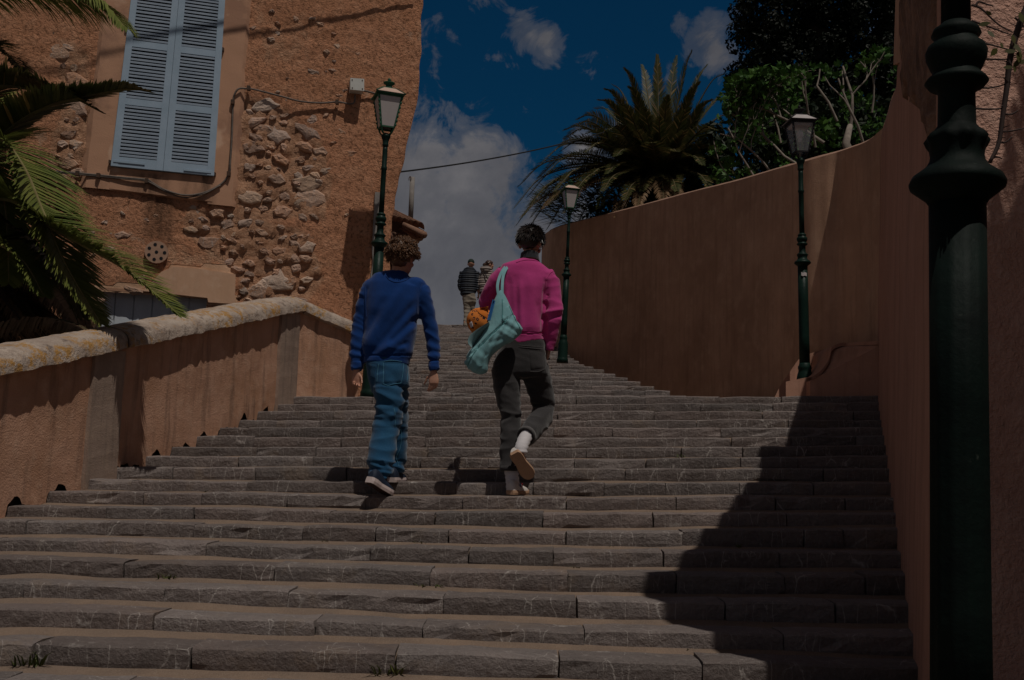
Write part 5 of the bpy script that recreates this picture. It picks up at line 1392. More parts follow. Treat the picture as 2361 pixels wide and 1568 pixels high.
# hand: palm + five fingers
def hand(b, wrist, d, side, back, s=1.0, curl=.5, thumb=1, spread=.10):
    """d along hand, side towards thumb, back = normal of the back of the hand"""
    d, side, back = d.normalized(), side.normalized(), back.normalized()
    loft(b, [(wrist-d*.03*s, .026*s, .019*s), (wrist+d*.0*s, .026*s, .019*s), (wrist+d*.03*s, .036*s, .017*s), (wrist+d*.065*s, .041*s, .016*s), (wrist+d*.092*s, .039*s, .013*s)], 14, side)
    for i, (off, L_) in enumerate(((.030, .070), (.010, .078), (-.010, .072), (-.029, .056))):
        p = wrist+d*.085*s+side*off*s; dd = (d+side*(off*spread*10)).normalized(); pts = [p-dd*.02*s, p]
        c = curl*(1+.25*i)
        for j in range(3):
            ang = c*(.35+.45*j); v = dd*math.cos(ang)-back*math.sin(ang); pts.append(pts[-1]+v*L_*(.42, .33, .25)[j]*s)
        b.tube(catmull(pts, 3), [.0088*s*(1-.28*k/12) for k in range(13)], 8)
        b.ell(pts[-1], (.0062*s,)*3, nu=8, nv=5)
    p = wrist+d*.025*s+side*.026*s*thumb; v1 = (d*.75+side*.55*thumb-back*.35).normalized(); v2 = (d*.95+side*.12*thumb-back*.35).normalized()
    pts = [p-v1*.015*s, p, p+v1*.035*s, p+v1*.035*s+v2*.030*s, p+v1*.035*s+v2*.052*s-back*.006*s]
    b.tube(catmull(pts, 3), [.0115*s*(1-.03*k) for k in range(13)], 8); b.ell(pts[-1], (.0072*s,)*3, nu=8, nv=5)
def headgeo(b, c, yaw, pitch, s=1.0, roll=0):
    """c = centre of skull; face looks along +Y turned by yaw (to +X when positive) and pitched down"""
    Rm = Matrix.Rotation(-yaw, 3, 'Z') @ Matrix.Rotation(-pitch, 3, 'X') @ Matrix.Rotation(roll, 3, 'Y')
    def T(x, y, z): return Vector(c)+Rm @ (Vector((x, y, z))*s)
    b.ell(T(0, -.012, .02), (.076*s, .096*s, .098*s), Rm, 20, 14)
    b.ell(T(0, .030, -.055), (.056*s, .060*s, .062*s), Rm, 16, 10)
    b.ell(T(0, .070, -.088), (.024*s, .022*s, .018*s), Rm, 10, 8)      # chin
    b.ell(T(0, .092, -.020), (.013*s, .020*s, .026*s), Rm, 10, 8)      # nose
    b.ell(T(0, .084, -.058), (.026*s, .014*s, .008*s), Rm, 10, 6)      # lips
    b.ell(T(0, .076, .022), (.052*s, .018*s, .012*s), Rm, 10, 6)       # brow
    for sg in (-1, 1):
        b.ell(T(sg*.080, -.010, -.012), (.009*s, .021*s, .033*s), Rm @ Matrix.Rotation(sg*.25, 3, 'Z'), 12, 8)
        b.ell(T(sg*.040, .058, -.030), (.024*s, .022*s, .020*s), Rm, 10, 8)
    return Rm, T
def eyes(T, Rm, s, parent):
    for sg in (-1, 1):
        b = B(); b.ell(T(sg*.030, .080, .002), (.012*s,)*3, nu=10, nv=8); link('eye', b.mesh(), parent, T(sg*.03, .08, 0), M_bulb, smooth=True)
def patch(corners, bvh, off=.004, nu=10, nv=10, thick=True):
    """pixel quad (tl,tr,br,bl) draped on a mesh as a thin raised piece"""
    rows = []
    for j in range(nv+1):
        row = []
        for i in range(nu+1):
            f, g_ = i/nu, j/nv
            x = (corners[0][0]*(1-f)+corners[1][0]*f)*(1-g_)+(corners[3][0]*(1-f)+corners[2][0]*f)*g_
            y = (corners[0][1]*(1-f)+corners[1][1]*f)*(1-g_)+(corners[3][1]*(1-f)+corners[2][1]*f)*g_
            d = ray(x, y).normalized(); h = bvh.ray_cast(CAM, d)
            e = -.004 if (thick and (i in (0, nu) or j in (0, nv))) else off
            row.append((h[0]-d*e) if h[0] else None)
        rows.append(row)
    flat = [p for r in rows for p in r if p is not None]
    if not flat: return None
    md = sorted(p.y for p in flat)[len(flat)//2]
    for r_i, r in enumerate(rows):
        for c_i, p in enumerate(r):
            if p is None or abs(p.y-md) > .09:
                f, g_ = c_i/nu, r_i/nv
                x = (corners[0][0]*(1-f)+corners[1][0]*f)*(1-g_)+(corners[3][0]*(1-f)+corners[2][0]*f)*g_
                y = (corners[0][1]*(1-f)+corners[1][1]*f)*(1-g_)+(corners[3][1]*(1-f)+corners[2][1]*f)*g_
                r[c_i] = P(x, y, md)
    b = B(); b.grid(rows); return b
def seam(px, bvh, r=.0025, off=.002):
    pts = []
    for x, y in [(v.x, v.y) for v in catmull([Vector((a, c, 0)) for a, c in px], 6)]:
        d = ray(x, y).normalized(); h = bvh.ray_cast(CAM, d)
        if h[0]: 
            q = h[0]-d*off
            if not pts or (q-pts[-1]).length < .08: pts.append(q)
    b = B()
    if len(pts) > 2: b.tube(pts, r, 5)
    return b
def bvh_of(me): return BVHTree.FromPolygons([v.co.copy() for v in me.vertices], [tuple(p.vertices) for p in me.polygons])
def shoe(b_up, b_sole, heel, toe, up, w_=.045, L_=None, sole_h=.028, wside=None, low=True):
    """heel, toe: points on the sole's underside"""
    heel, toe = Vector(heel), Vector(toe); t = (toe-heel); L_ = t.length; t.normalize(); up = (up-t*up.dot(t)).normalized(); sd = t.cross(up)
    wid = [(0, .55), (.06, .80), (.18, .86), (.38, .78), (.55, .90), (.72, 1.0), (.86, .88), (.96, .55), (1, .25)]
    V = []; Fc = []; n = len(wid)
    for (f, a) in wid:
        lift = .012*max(0, (f-.75)/.25)**2
        c = heel+t*L_*f+up*lift
        for (sx, uz) in ((-1, 0), (-1.08, sole_h*.5), (-1.02, sole_h*(1.15 if f < .3 else 1.0)), (1.02, sole_h*(1.15 if f < .3 else 1.0)), (1.08, sole_h*.5), (1, 0)): V.append(c+sd*w_*a*sx+up*uz)
    for i in range(n-1):
        for k in range(6): Fc.append((i*6+k, i*6+(k+1) % 6, (i+1)*6+(k+1) % 6, (i+1)*6+k))
    Fc.append((5, 4, 3, 2, 1, 0)); Fc.append(tuple((n-1)*6+k for k in range(6)))
    b_sole.add(V, Fc)
    secs = [(.01, .60, .055), (.08, .82, .080), (.20, .84, .085), (.36, .76, .075), (.52, .82, .058), (.70, .92, .042), (.86, .80, .034), (.96, .52, .026)]
    V = []; Fc = []; m = 12
    for (f, a, h) in secs:
        c = heel+t*L_*f+up*(sole_h*.8)
        for k in range(m):
            an = math.pi*k/(m-1); V.append(c+sd*w_*a*.97*math.cos(an)*(1 if True else 0)+up*h*math.sin(an)**.8)
    for i in range(len(secs)-1):
        for k in range(m-1): Fc.append((i*m+k, i*m+k+1, (i+1)*m+k+1, (i+1)*m+k))
        Fc.append((i*m+m-1, i*m, (i+1)*m, (i+1)*m+m-1))
    Fc.append(tuple(range(m-1, -1, -1))); Fc.append(tuple((len(secs)-1)*m+k for k in range(m)))
    b_up.add(V, Fc)
    return t, up, sd, L_
MPX = lambda Y: Y/FOC

# ============================ boy in blue
Y1 = 7.72; s1 = MPX(Y1)
def S(x, y, hw, hd, dY=0, Y=Y1): return (P(x, y, Y+dY), hw*s1, hd)
boy = empty('person', P(895, 1147, 7.5), 'curly haired youth in cobalt blue sweatshirt and blue jeans climbing the steps', 'person')
b = B()
hc = P(929, 597, Y1-.02); Rm1, T1 = headgeo(b, hc, R(24), R(8), .97)
loft(b, [S(918, 655, 24, .06), S(919, 635, 19, .058), (P(921, 618, Y1-.01), 17.5*s1, .056), (P(924, 600, Y1-.01), 17*s1, .055)], 16)
loft(b, [S(915, 650, 28, .06), S(910, 670, 50, .08), S(905, 700, 53, .09), S(900, 750, 53, .10), S(893, 800, 46, .09), S(893, 840, 44, .10), S(895, 870, 42, .10)], 20)
armL = [(P(853, 676, Y1), 11*s1, .035), (P(836, 705, Y1+.01), 13*s1, .042), (P(826, 760, Y1+.02), 12*s1, .038), (P(823, 815, Y1), 10*s1, .032), (P(823, 852, Y1-.02), 8*s1, .026)]
armR = [(P(966, 674, Y1), 11*s1, .035), (P(984, 710, Y1+.01), 13*s1, .042), (P(994, 765, Y1+.03), 12*s1, .038), (P(999, 815, Y1+.02), 10*s1, .032), (P(1000, 852, Y1), 8*s1, .026)]
loft(b, armL, 14); loft(b, armR, 14)
hand(b, P(822, 856, Y1-.02), Vector((.01, 0, -1)), Vector((.9, -.35, 0)), Vector((-.2, .95, 0)), .92, 1.35, 1)
hand(b, P(1000, 858, Y1), Vector((.04, -.05, -1)), Vector((-.9, .0, .05)), Vector((.75, -.6, 0)), .92, .55, 1)
legL = [(P(880, 875, 7.70), 20*s1, .065), (P(893, 940, 7.68), 15*s1, .05), (P(893, 985, 7.68), 13*s1, .045), (P(882, 1040, 7.58), 13*s1, .05), (P(873, 1085, 7.50), 11*s1, .042), (P(868, 1115, 7.50), 11*s1, .045)]
legR = [(P(912, 875, 7.74), 14*s1, .06), (P(919, 940, 7.83), 10*s1, .05), (P(921, 985, 7.89), 10*s1, .045), (P(918, 1040, 7.92), 10*s1, .042), (P(914, 1080, 7.92), 10*s1, .042), (P(914, 1100, 7.92), 10*s1, .045)]
loft(b, legL, 14); loft(b, legR, 14)
bm_ = remesh(b, .0052, 2, .5); link('body', bm_, boy, P(900, 900, Y1), M_skin, smooth=True)
eyes(T1, Rm1, .97, boy)
# sweatshirt
b = B()
loft(b, [S(920, 628, 21, .064), S(918, 637, 36, .078), S(913, 647, 54, .092), S(911, 658, 66, .105), S(908, 690, 66, .122), S(904, 720, 64, .126), S(901, 750, 62, .125), S(898, 780, 60, .127), S(895, 806, 59, .128), S(893, 818, 56, .120), S(892, 828, 53, .114), S(891, 840, 52, .112)], 30, p_=2.5)
b.ell(P(862, 662, Y1), (.085, .075, .066)); b.ell(P(955, 659, Y1), (.088, .075, .066)); b.ell(P(950, 690, Y1), (.075, .08, .10)); b.ell(P(862, 695, Y1), (.075, .08, .10)); b.ell(P(846, 680, Y1), (.058, .06, .065)); b.ell(P(974, 677, Y1), (.058, .06, .065))
loft(b, [(P(849, 668, Y1), 18*s1, .058), (P(845, 685, Y1), 19*s1, .062), (P(838, 712, Y1+.01), 18*s1, .060), (P(829, 750, Y1+.02), 17.5*s1, .056), (P(824, 785, Y1+.01), 17*s1, .054), (P(822, 815, Y1), 16*s1, .050), (P(822, 832, Y1-.01), 14.5*s1, .044), (P(823, 853, Y1-.02), 14*s1, .040)], 20)
loft(b, [(P(971, 665, Y1), 18*s1, .058), (P(976, 682, Y1), 19*s1, .062), (P(984, 712, Y1+.01), 18.5*s1, .060), (P(992, 750, Y1+.03), 18*s1, .056), (P(998, 785, Y1+.03), 17*s1, .053), (P(1000, 815, Y1+.02), 15*s1, .047), (P(1001, 835, Y1+.01), 13.5*s1, .042), (P(1001, 856, Y1), 12.5*s1, .038)], 20)
def wr_blue(c, nn):
    x, y = proj(c); w = 0
    # long diagonal folds running from the right armpit to the lower left hem
    for (x0, y0, x1, y1, wd, am) in ((930, 660, 843, 800, 11, .011), (955, 700, 850, 822, 9, -.014), (962, 735, 900, 790, 10, -.020), (958, 750, 880, 812, 8, .013), (885, 690, 842, 770, 9, -.008), (940, 790, 880, 822, 6, -.010), (935, 800, 900, 806, 6, .008), (905, 640, 870, 720, 14, .006)):
        if 836 < x < 968:
            dx, dy = x1-x0, y1-y0; L2 = dx*dx+dy*dy; t = ((x-x0)*dx+(y-y0)*dy)/L2
            if -.1 < t < 1.1:
                d = ((x-x0)*dy-(y-y0)*dx)/math.sqrt(L2); w += am*math.exp(-(d/wd)**2)*min(1, (t+.1)*5)*min(1, (1.1-t)*5)
    arm = 1 if (x < 838 or x > 968) else 0
    if arm:
        w += .007*ridge(noise.noise(Vector((c.x*6, c.y*6, c.z*17+c.x*9)))) - .004
        if y > 780: w += .005*math.sin(c.z*95+3*noise.noise(c*6))*min(1, (y-780)/30)*(1 if y < 832 else 0)
    w += .006*noise.noise(c*7)
    if (817 < y < 821 and 838 < x < 950) or (830 < y < 833 and arm): w -= .006
    return w
me = displace(remesh(b, .0075, 8), wr_blue)
sw = link('sweatshirt', me, boy, P(900, 740, Y1), M_blue, smooth=True); bv = None
me_w = me.copy(); me_w.transform(Matrix.Translation(wloc(sw))); bv = bvh_of(me_w)
for nm, px in (('neck_seam', [(893, 631), (905, 629), (920, 628.5), (935, 630), (947, 635)]), ('yoke_seam', [(890, 636), (898, 645), (910, 650), (922, 650), (935, 646), (946, 637)]), ('shoulder_seam', [(843, 655), (842, 675), (843, 700), (845, 730)]), ('shoulder_seam', [(972, 655), (965, 685), (961, 710), (963, 735)])):
    bb = seam(px, bv, .0028); 
    if bb.V: link(nm, bb.mesh(), sw, P(px[0][0], px[0][1], Y1), M_blue)
# ribbed neckline ring
b = B(); rg = []
for k in range(25):
    a = 2*math.pi*k/24; rg.append(P(920, 636, Y1)+Vector((20*s1*math.cos(a), .062*math.sin(a), -.020*math.sin(a))))
b.tube(rg, .009, 8, cap=False); link('neck_rib', b.mesh(), sw, rg[0], M_blue, smooth=True)
# jeans
b = B()
loft(b, [S(892, 826, 48, .108), S(893, 845, 49, .115), S(896, 865, 48, .120), S(899, 885, 46, .115), S(901, 900, 42, .10)], 26, p_=2.6)
loft(b, [(P(888, 868, 7.70), 31*s1, .110), (P(896, 905, 7.68), 33*s1, .105), (P(898, 945, 7.67), 31*s1, .098), (P(893, 975, 7.66), 31*s1, .090), (P(886, 1010, 7.62), 30*s1, .086), (P(881, 1045, 7.57), 31*s1, .086), (P(877, 1072, 7.53), 29*s1, .084), (P(880, 1090, 7.52), 26*s1, .078), (P(886, 1101, 7.53), 20*s1, .072)], 22)
loft(b, [(P(918, 872, 7.74), 25*s1, .10), (P(921, 905, 7.80), 20*s1, .095), (P(922, 940, 7.85), 18.5*s1, .09), (P(922, 980, 7.89), 18*s1, .085), (P(921, 1020, 7.91), 18.5*s1, .082), (P(918, 1055, 7.92), 20*s1, .082), (P(912, 1077, 7.92), 20*s1, .078), (P(910, 1090, 7.92), 17*s1, .072)], 22)
def wr_jean(c, nn):
    x, y = proj(c); n = noise.noise(Vector((c.x*5+c.z*2.5, c.y*4, c.z*13))); n2 = noise.noise(Vector((c.x*7-c.z*5, c.y*6+4, c.z*20)))
    a = 1.0 if y > 890 else .35
    if 985 < y < 1060: a = .5
    if y > 1060: a = 1.2
    w = a*(.015*ridge(n)-.006+.006*n2)
    for (x0, y0, x1, y1, wd, am) in ((870, 905, 925, 925, 6, .010), (868, 925, 932, 945, 6, -.010), (872, 945, 905, 958, 5, .008), (930, 925, 900, 965, 6, .009), (868, 965, 915, 985, 7, -.009), (870, 885, 930, 892, 4, -.006), (852, 1070, 880, 1078, 4, .008), (852, 1080, 898, 1098, 4, -.008), (880, 1062, 903, 1085, 5, .008), (880, 1000, 870, 1050, 8, .006)):
        dx, dy = x1-x0, y1-y0; L2 = dx*dx+dy*dy; t = ((x-x0)*dx+(y-y0)*dy)/L2
        if -.15 < t < 1.15: w += am*math.exp(-((((x-x0)*dy-(y-y0)*dx)/math.sqrt(L2))/wd)**2)*min(1, (t+.15)*5)*min(1, (1.15-t)*5)
    if y > 1070: w += .003*math.sin((y-(x-880)*.25)*.40+4*n)
    return w
me = displace(remesh(b, .0075, 3), wr_jean); jn = link('jeans', me, boy, P(895, 900, Y1), M_denim, smooth=True)
me_w = me.copy(); me_w.transform(Matrix.Translation(wloc(jn))); bvj = bvh_of(me_w)
bb = patch([(885, 836), (930, 837), (925, 884), (883, 886)], bvj, .0045)
if bb: link('back_pocket', bb.mesh(), jn, P(905, 860, Y1), M_denim, smooth=True)
bb = patch([(852, 838), (870, 839), (866, 878), (852, 872)], bvj, .0045)
if bb: link('back_pocket', bb.mesh(), jn, P(860, 860, Y1), M_denim, smooth=True)
for px in ([(885, 833), (905, 831), (930, 834)], [(884, 836.5), (884, 860), (883, 885)], [(931, 838), (929, 860), (925, 884)], [(884, 885), (895, 889), (905, 886), (925, 883)], [(873, 838), (870, 860), (869, 880)], [(924, 990), (926, 1010), (922, 1035), (914, 1055), (918, 1068), (920, 1075)], [(936, 840), (940, 860), (938, 885)], [(908, 940), (912, 960), (911, 985)]):
    bb = seam(px, bvj, .0022)
    if bb.V: link('seam', bb.mesh('seam'), jn, P(px[0][0], px[0][1], Y1), M_stitch)
# shoes
def put_shoes(parent, specs):
    for (heel, toe, up, w_, mu, ms, md, sh_, nm) in specs:
        bu, bs = B(), B(); t, u_, sd, L_ = shoe(bu, bs, heel, toe, up, w_, sole_h=sh_)
        me = remesh(bu, .006, 3); so1 = link('shoe', me, parent, heel, mu, smooth=True)
        link('sole', recalc(bs.mesh()), so1, heel, ms, smooth=False)
        b2_ = B(); c = [Vector(heel)+t*L_*f+sd*w_*a*x_-u_*.003 for f, a in ((.03, .5), (.15, .75), (.38, .66), (.6, .82), (.75, .9), (.9, .65)) for x_ in (-1, 1)]
        rows = [[c[2*i], c[2*i+1]] for i in range(6)]
        b2_.grid(rows); b2_.grid([[p+u_*.004 for p in r] for r in rows]); link('outsole', b2_.mesh(), so1, heel, md)
        yield so1, t, u_, sd, L_
hl, tl = P(845, 1108, 7.34), P(901, 1146, 7.56)
hl = P(848, 1112, 7.36)
g_ = list(put_shoes(boy, [(hl, tl, Vector((.25, .25, 1)), .046, M_navy, M_soleW, M_soleD, .036, ''), (P(902, 1112, 7.80), P(931, 1110, 8.06), Vector((0, 0, 1)), .042, M_navy, M_soleW, M_soleD, .030, '')]))
# hair: curls
def curls(b, T, n, r, rad=.014, lens=.05, maxz=-.045, front=.09):
    k = 0
    while k < n:
        th = r.uniform(0, 2*math.pi); ph = r.uniform(-.75, math.pi/2); ph = math.asin(r.uniform(-.62, 1))
        x, y, z = math.cos(ph)*math.sin(th), math.cos(ph)*math.cos(th), math.sin(ph)
        if y > .55 and z < .35: continue
        if abs(x) > .72 and z < -.12 and y > -.35: continue
        if z < -.52: continue
        k += 1
        R0 = Vector((x*.094, y*.110-.014, z*.110+.026)); n_ = Vector((x, y, z+.15)).normalized()
        tn = n_.cross(Vector((r.uniform(-1, 1), r.uniform(-1, 1), r.uniform(-1, 1)))).normalized(); bn = n_.cross(tn)
        pts = []; cr = r.uniform(.009, .017)*(1.2 if z > .1 else .75); turns = r.uniform(.5, 1.3); st = r.uniform(0, 6); L_ = lens*r.uniform(.5, 1.1)*(1 if z > 0 else .65)
        down = Vector((n_.x*.5, n_.y*.5, -1)) if z < .5 else Vector((r.uniform(-1, 1), r.uniform(-1, 1), .0))
        dirv = (n_*.55+down.normalized()*.6).normalized()
        for j in range(9):
            f = j/8; a = st+turns*2*math.pi*f; p = R0+dirv*L_*f+(tn*math.cos(a)+bn*math.sin(a))*cr*(1-.3*f)
            pts.append(T(*p))
        b.tube(pts, [.0040*(1.0-.5*j/8) for j in range(9)], 4)
b = B(); rh = random.Random(3)
b2h = B()
b2h.ell(T1(0, -.016, .044), (.094, .108, .096), Rm1, 20, 12); b2h.ell(T1(0, -.050, -.01), (.074, .062, .062), Rm1, 16, 10)
hb = displace(remesh(b2h, .008, 2), lambda c, nn: .010*noise.noise(c*45)+.004)
hair = link('hair', hb, boy, T1(0, 0, .05), M_hair1, smooth=True); hair['label'] = 'tousled light brown curls'
curls(b, T1, 1500, rh); link('curls', b.mesh(), hair, T1(0, 0, .05), M_hair1, smooth=True)['kind'] = 'stuff'

# ============================ youth in pink
Y2 = 7.72; s1 = MPX(Y2)
def S(x, y, hw, hd, dY=0, Y=Y2): return (P(x, y, Y+dY), hw*s1, hd)
pk = empty('person', P(1190, 1148, 7.5), 'dark haired youth in magenta sweatshirt, black jeans and white shoes, right foot lifted', 'person')
b = B(); hc = P(1224, 562, Y2+.02); Rm2, T2 = headgeo(b, hc, R(22), R(20), .98)
loft(b, [S(1220, 630, 24, .06), S(1221, 610, 19, .058), (P(1222, 596, Y2), 18*s1, .056), (P(1224, 580, Y2), 17*s1, .055)], 16)
loft(b, [S(1215, 622, 40, .07), S(1212, 640, 58, .09), S(1208, 680, 52, .10), S(1205, 720, 46, .10), S(1207, 760, 42, .09), S(1205, 800, 44, .10), S(1203, 840, 46, .11)], 20)
aL = [(P(1152, 645, Y2), 14*s1, .045), (P(1135, 670, Y2+.05), 13*s1, .042), (P(1121, 698, Y2+.10), 12*s1, .038), (P(1128, 706, Y2+.25), 10*s1, .033), (P(1140, 700, Y2+.38), 8*s1, .028)]
aR = [(P(1270, 642, Y2), 14*s1, .045), (P(1278, 680, Y2-.01), 13*s1, .042), (P(1283, 715, Y2-.04), 12*s1, .038), (P(1276, 760, Y2-.01), 10*s1, .033), (P(1267, 795, Y2+.02), 8*s1, .028)]
loft(b, aL, 14, Vector((0, 0, 1))); loft(b, aR, 14)
hand(b, P(1142, 700, Y2+.40), Vector((.3, 1, .1)), Vector((.3, 0, 1)), Vector((-1, .2, 0)), .95, .8)
hand(b, P(1266, 800, Y2+.03), Vector((-.2, .2, -1)), Vector((-.2, .9, 0)), Vector((.95, .2, 0)), .95, .5)
lL = [(P(1168, 845, 7.72), 22*s1, .07), (P(1170, 900, 7.70), 16*s1, .06), (P(1176, 955, 7.68), 16*s1, .06), (P(1174, 1010, 7.62), 14*s1, .052), (P(1173, 1065, 7.58), 11*s1, .042), (P(1179, 1105, 7.56), 9*s1, .036), (P(1180, 1128, 7.56), 9.5*s1, .04)]
lR = [(P(1234, 845, 7.74), 20*s1, .07), (P(1244, 895, 7.82), 16*s1, .06), (P(1254, 945, 7.88), 17*s1, .062), (P(1240, 972, 7.74), 14*s1, .052), (P(1215, 1004, 7.52), 11*s1, .042), (P(1203, 1025, 7.44), 9*s1, .036), (P(1200, 1050, 7.42), 9*s1, .036)]
loft(b, lL, 14); loft(b, lR, 14)
link('body', remesh(b, .0052, 2), pk, P(1200, 850, Y2), M_skin, smooth=True); eyes(T2, Rm2, .98, pk)
b = B()
loft(b, [S(1221, 600, 22, .066), S(1220, 606, 34, .078), S(1219, 613, 48, .09), S(1217, 623, 62, .10), S(1213, 640, 66, .112), S(1210, 665, 60, .122), S(1207, 700, 54, .124), S(1206, 735, 51, .125), S(1206, 760, 51, .125), S(1207, 771, 49, .118), S(1208, 782, 47, .112), S(1210, 793, 46, .110)], 30, p_=2.5)
loft(b, [(P(1163, 630, Y2), 20*s1, .060), (P(1146, 648, Y2+.02), 21*s1, .064), (P(1132, 672, Y2+.05), 20*s1, .062), (P(1121, 697, Y2+.09), 18.5*s1, .060), (P(1124, 704, Y2+.22), 15*s1, .055), (P(1136, 702, Y2+.36), 13*s1, .045)], 20, Vector((0, 0, 1)) if False else Vector((1, 0, .3)))
loft(b, [(P(1257, 632, Y2), 20*s1, .060), (P(1270, 648, Y2), 21*s1, .064), (P(1275, 680, Y2-.01), 20*s1, .062), (P(1279, 710, Y2-.03), 19.5*s1, .060), (P(1277, 735, Y2-.03), 19*s1, .058), (P(1272, 760, Y2-.01), 17*s1, .052), (P(1269, 785, Y2+.01), 14*s1, .046), (P(1266, 808, Y2+.02), 10*s1, .040)], 20)
def wr_pink(c, nn):
    x, y = proj(c); w = 0
    for (x0, y0, x1, y1, wd, am) in ((1256, 670, 1255, 775, 5, -.016), (1258, 645, 1262, 690, 5, -.010), (1240, 700, 1255, 770, 8, -.008), (1222, 640, 1235, 780, 12, .006), (1190, 650, 1192, 770, 7, -.008), (1200, 660, 1203, 760, 6, .007), (1175, 650, 1178, 720, 8, -.009), (1296, 712, 1258, 722, 5, .012), (1292, 728, 1256, 735, 5, -.012), (1262, 700, 1255, 700, 6, -.008), (1278, 632, 1292, 640, 3, -.008), (1130, 668, 1112, 690, 5, -.009), (1140, 690, 1112, 700, 4, .008), (1275, 750, 1262, 790, 7, -.006)):
        dx, dy = x1-x0, y1-y0; L2 = dx*dx+dy*dy; t = ((x-x0)*dx+(y-y0)*dy)/L2
        if -.15 < t < 1.15:
            d = ((x-x0)*dy-(y-y0)*dx)/math.sqrt(L2); w += am*math.exp(-(d/wd)**2)*min(1, (t+.15)*5)*min(1, (1.15-t)*5)
    if x > 1258: w += .005*ridge(noise.noise(Vector((c.x*6, c.y*6, c.z*15))))-.002
    w += .005*noise.noise(c*8)
    if 767 < y < 770.5 and x < 1258: w -= .006
    return w
me = displace(remesh(b, .0075, 5), wr_pink); sp = link('sweatshirt', me, pk, P(1210, 700, Y2), M_pink, smooth=True)
me_w = me.copy(); me_w.transform(Matrix.Translation(wloc(sp))); bvp = bvh_of(me_w)
for nm, px in (('neck_seam', [(1190, 605), (1205, 600.5), (1220, 599), (1235, 601), (1250, 606)]), ('shoulder_seam', [(1280, 624), (1268, 630), (1260, 645), (1258, 668)]), ('hem_seam', [(1200, 768), (1220, 767), (1240, 769), (1256, 774)])):
    bb = seam(px, bvp, .0028)
    if bb.V: link(nm, bb.mesh(), sp, P(px[0][0], px[0][1], Y2), M_pink)
b = B(); c0 = P(1221, 597, Y2)
for (dz, rr_) in ((0, 0),):
    rows = []
    for z, k_ in ((-.020, 1.10), (.0, 1.04), (.02, .98), (.034, .97), (.036, .90), (.0, .92)):
        rows.append([c0+Vector((.068*k_*math.cos(a), .066*k_*math.sin(a), z-.018*math.sin(a)*1.0)) for a in np.linspace(0, 2*math.pi, 25)])
    b.grid(rows)
link('charcoal_collar', b.mesh(), pk, c0, M_charc, smooth=True)
b = B()
loft(b, [S(1209, 782, 47, .105), S(1208, 800, 50, .112), S(1203, 825, 58, .120), S(1200, 845, 64, .125), S(1200, 862, 66, .118), S(1200, 872, 62, .10)], 26, p_=2.6)
loft(b, [(P(1166, 850, 7.72), 34*s1, .118), (P(1168, 885, 7.70), 31*s1, .105), (P(1173, 925, 7.68), 27*s1, .090), (P(1178, 958, 7.66), 24*s1, .080), (P(1176, 1000, 7.62), 22*s1, .074), (P(1172, 1045, 7.59), 19.5*s1, .066), (P(1173, 1085, 7.57), 19*s1, .062)], 22)
loft(b, [(P(1234, 850, 7.74), 33*s1, .118), (P(1243, 885, 7.80), 31*s1, .105), (P(1250, 915, 7.84), 28*s1, .095), (P(1254, 940, 7.86), 26*s1, .088), (P(1251, 960, 7.80), 26*s1, .084), (P(1236, 980, 7.68), 24*s1, .076), (P(1221, 998, 7.56), 21*s1, .070), (P(1213, 1007, 7.51), 20*s1, .066)], 22)
def wr_blk(c, nn):
    x, y = proj(c); n = noise.noise(Vector((c.x*6+c.z*3, c.y*5, c.z*14)))
    a = .5 if y < 880 else 1
    w = a*(.009*ridge(n)-.004)
    for (x0, y0, x1, y1, wd, am) in ((1156, 948, 1192, 956, 4, .010), (1156, 962, 1200, 962, 5, -.009), (1162, 975, 1200, 950, 5, .007), (1232, 935, 1278, 938, 5, -.009), (1222, 905, 1275, 925, 6, .006), (1225, 925, 1270, 932, 4, .006), (1205, 870, 1250, 900, 7, .006), (1150, 880, 1190, 905, 7, -.006)):
        dx, dy = x1-x0, y1-y0; L2 = dx*dx+dy*dy; t = ((x-x0)*dx+(y-y0)*dy)/L2
        if -.15 < t < 1.15: w += am*math.exp(-((((x-x0)*dy-(y-y0)*dx)/math.sqrt(L2))/wd)**2)*min(1, (t+.15)*5)*min(1, (1.15-t)*5)
    return w
me = displace(remesh(b, .0075, 3), wr_blk); bj = link('jeans', me, pk, P(1205, 880, Y2), M_black, smooth=True)
me_w = me.copy(); me_w.transform(Matrix.Translation(wloc(bj))); bvk = bvh_of(me_w)
bb = patch([(1217, 806), (1255, 810), (1257, 850), (1222, 856)], bvk, .004)
if bb: link('back_pocket', bb.mesh(), bj, P(1237, 830, Y2), M_black, smooth=True)
for px in ([(1196, 800), (1220, 802), (1257, 806)], [(1196, 796), (1220, 798), (1258, 801)], [(1256, 812), (1260, 835), (1257, 852)], [(1222, 856), (1240, 857), (1256, 851)]):
    bb = seam(px, bvk, .0018)
    if bb.V: link('seam', bb.mesh('seam'), bj, P(px[0][0], px[0][1], Y2), M_cuff)
def cuff(c, ax, r1, r2, h, parent, mat, nm):
    ax = ax.normalized(); s_ = (Vector((1, 0, 0))-ax*ax.x).normalized(); f_ = ax.cross(s_); b = B(); rows = []
    for z, k in ((-h/2, .92), (-h/2, 1.05), (0, 1.08), (h/2, 1.05), (h/2, .92)):
        rows.append([c+ax*z+s_*r1*k*math.cos(a)+f_*r2*k*math.sin(a) for a in np.linspace(0, 2*math.pi, 21)])
    b.grid(rows); return link(nm, b.mesh(), parent, c, mat, smooth=True)
cuff(P(1214, 1005, 7.515), P(1236, 978, 7.68)-P(1213, 1007, 7.51), 20.5*s1, .068, .030, bj, M_cuff, 'turned_cuff')
cuff(P(1173, 1080, 7.57), Vector((0, 0, 1)), 19.5*s1, .064, .036, bj, M_black, 'turned_cuff')
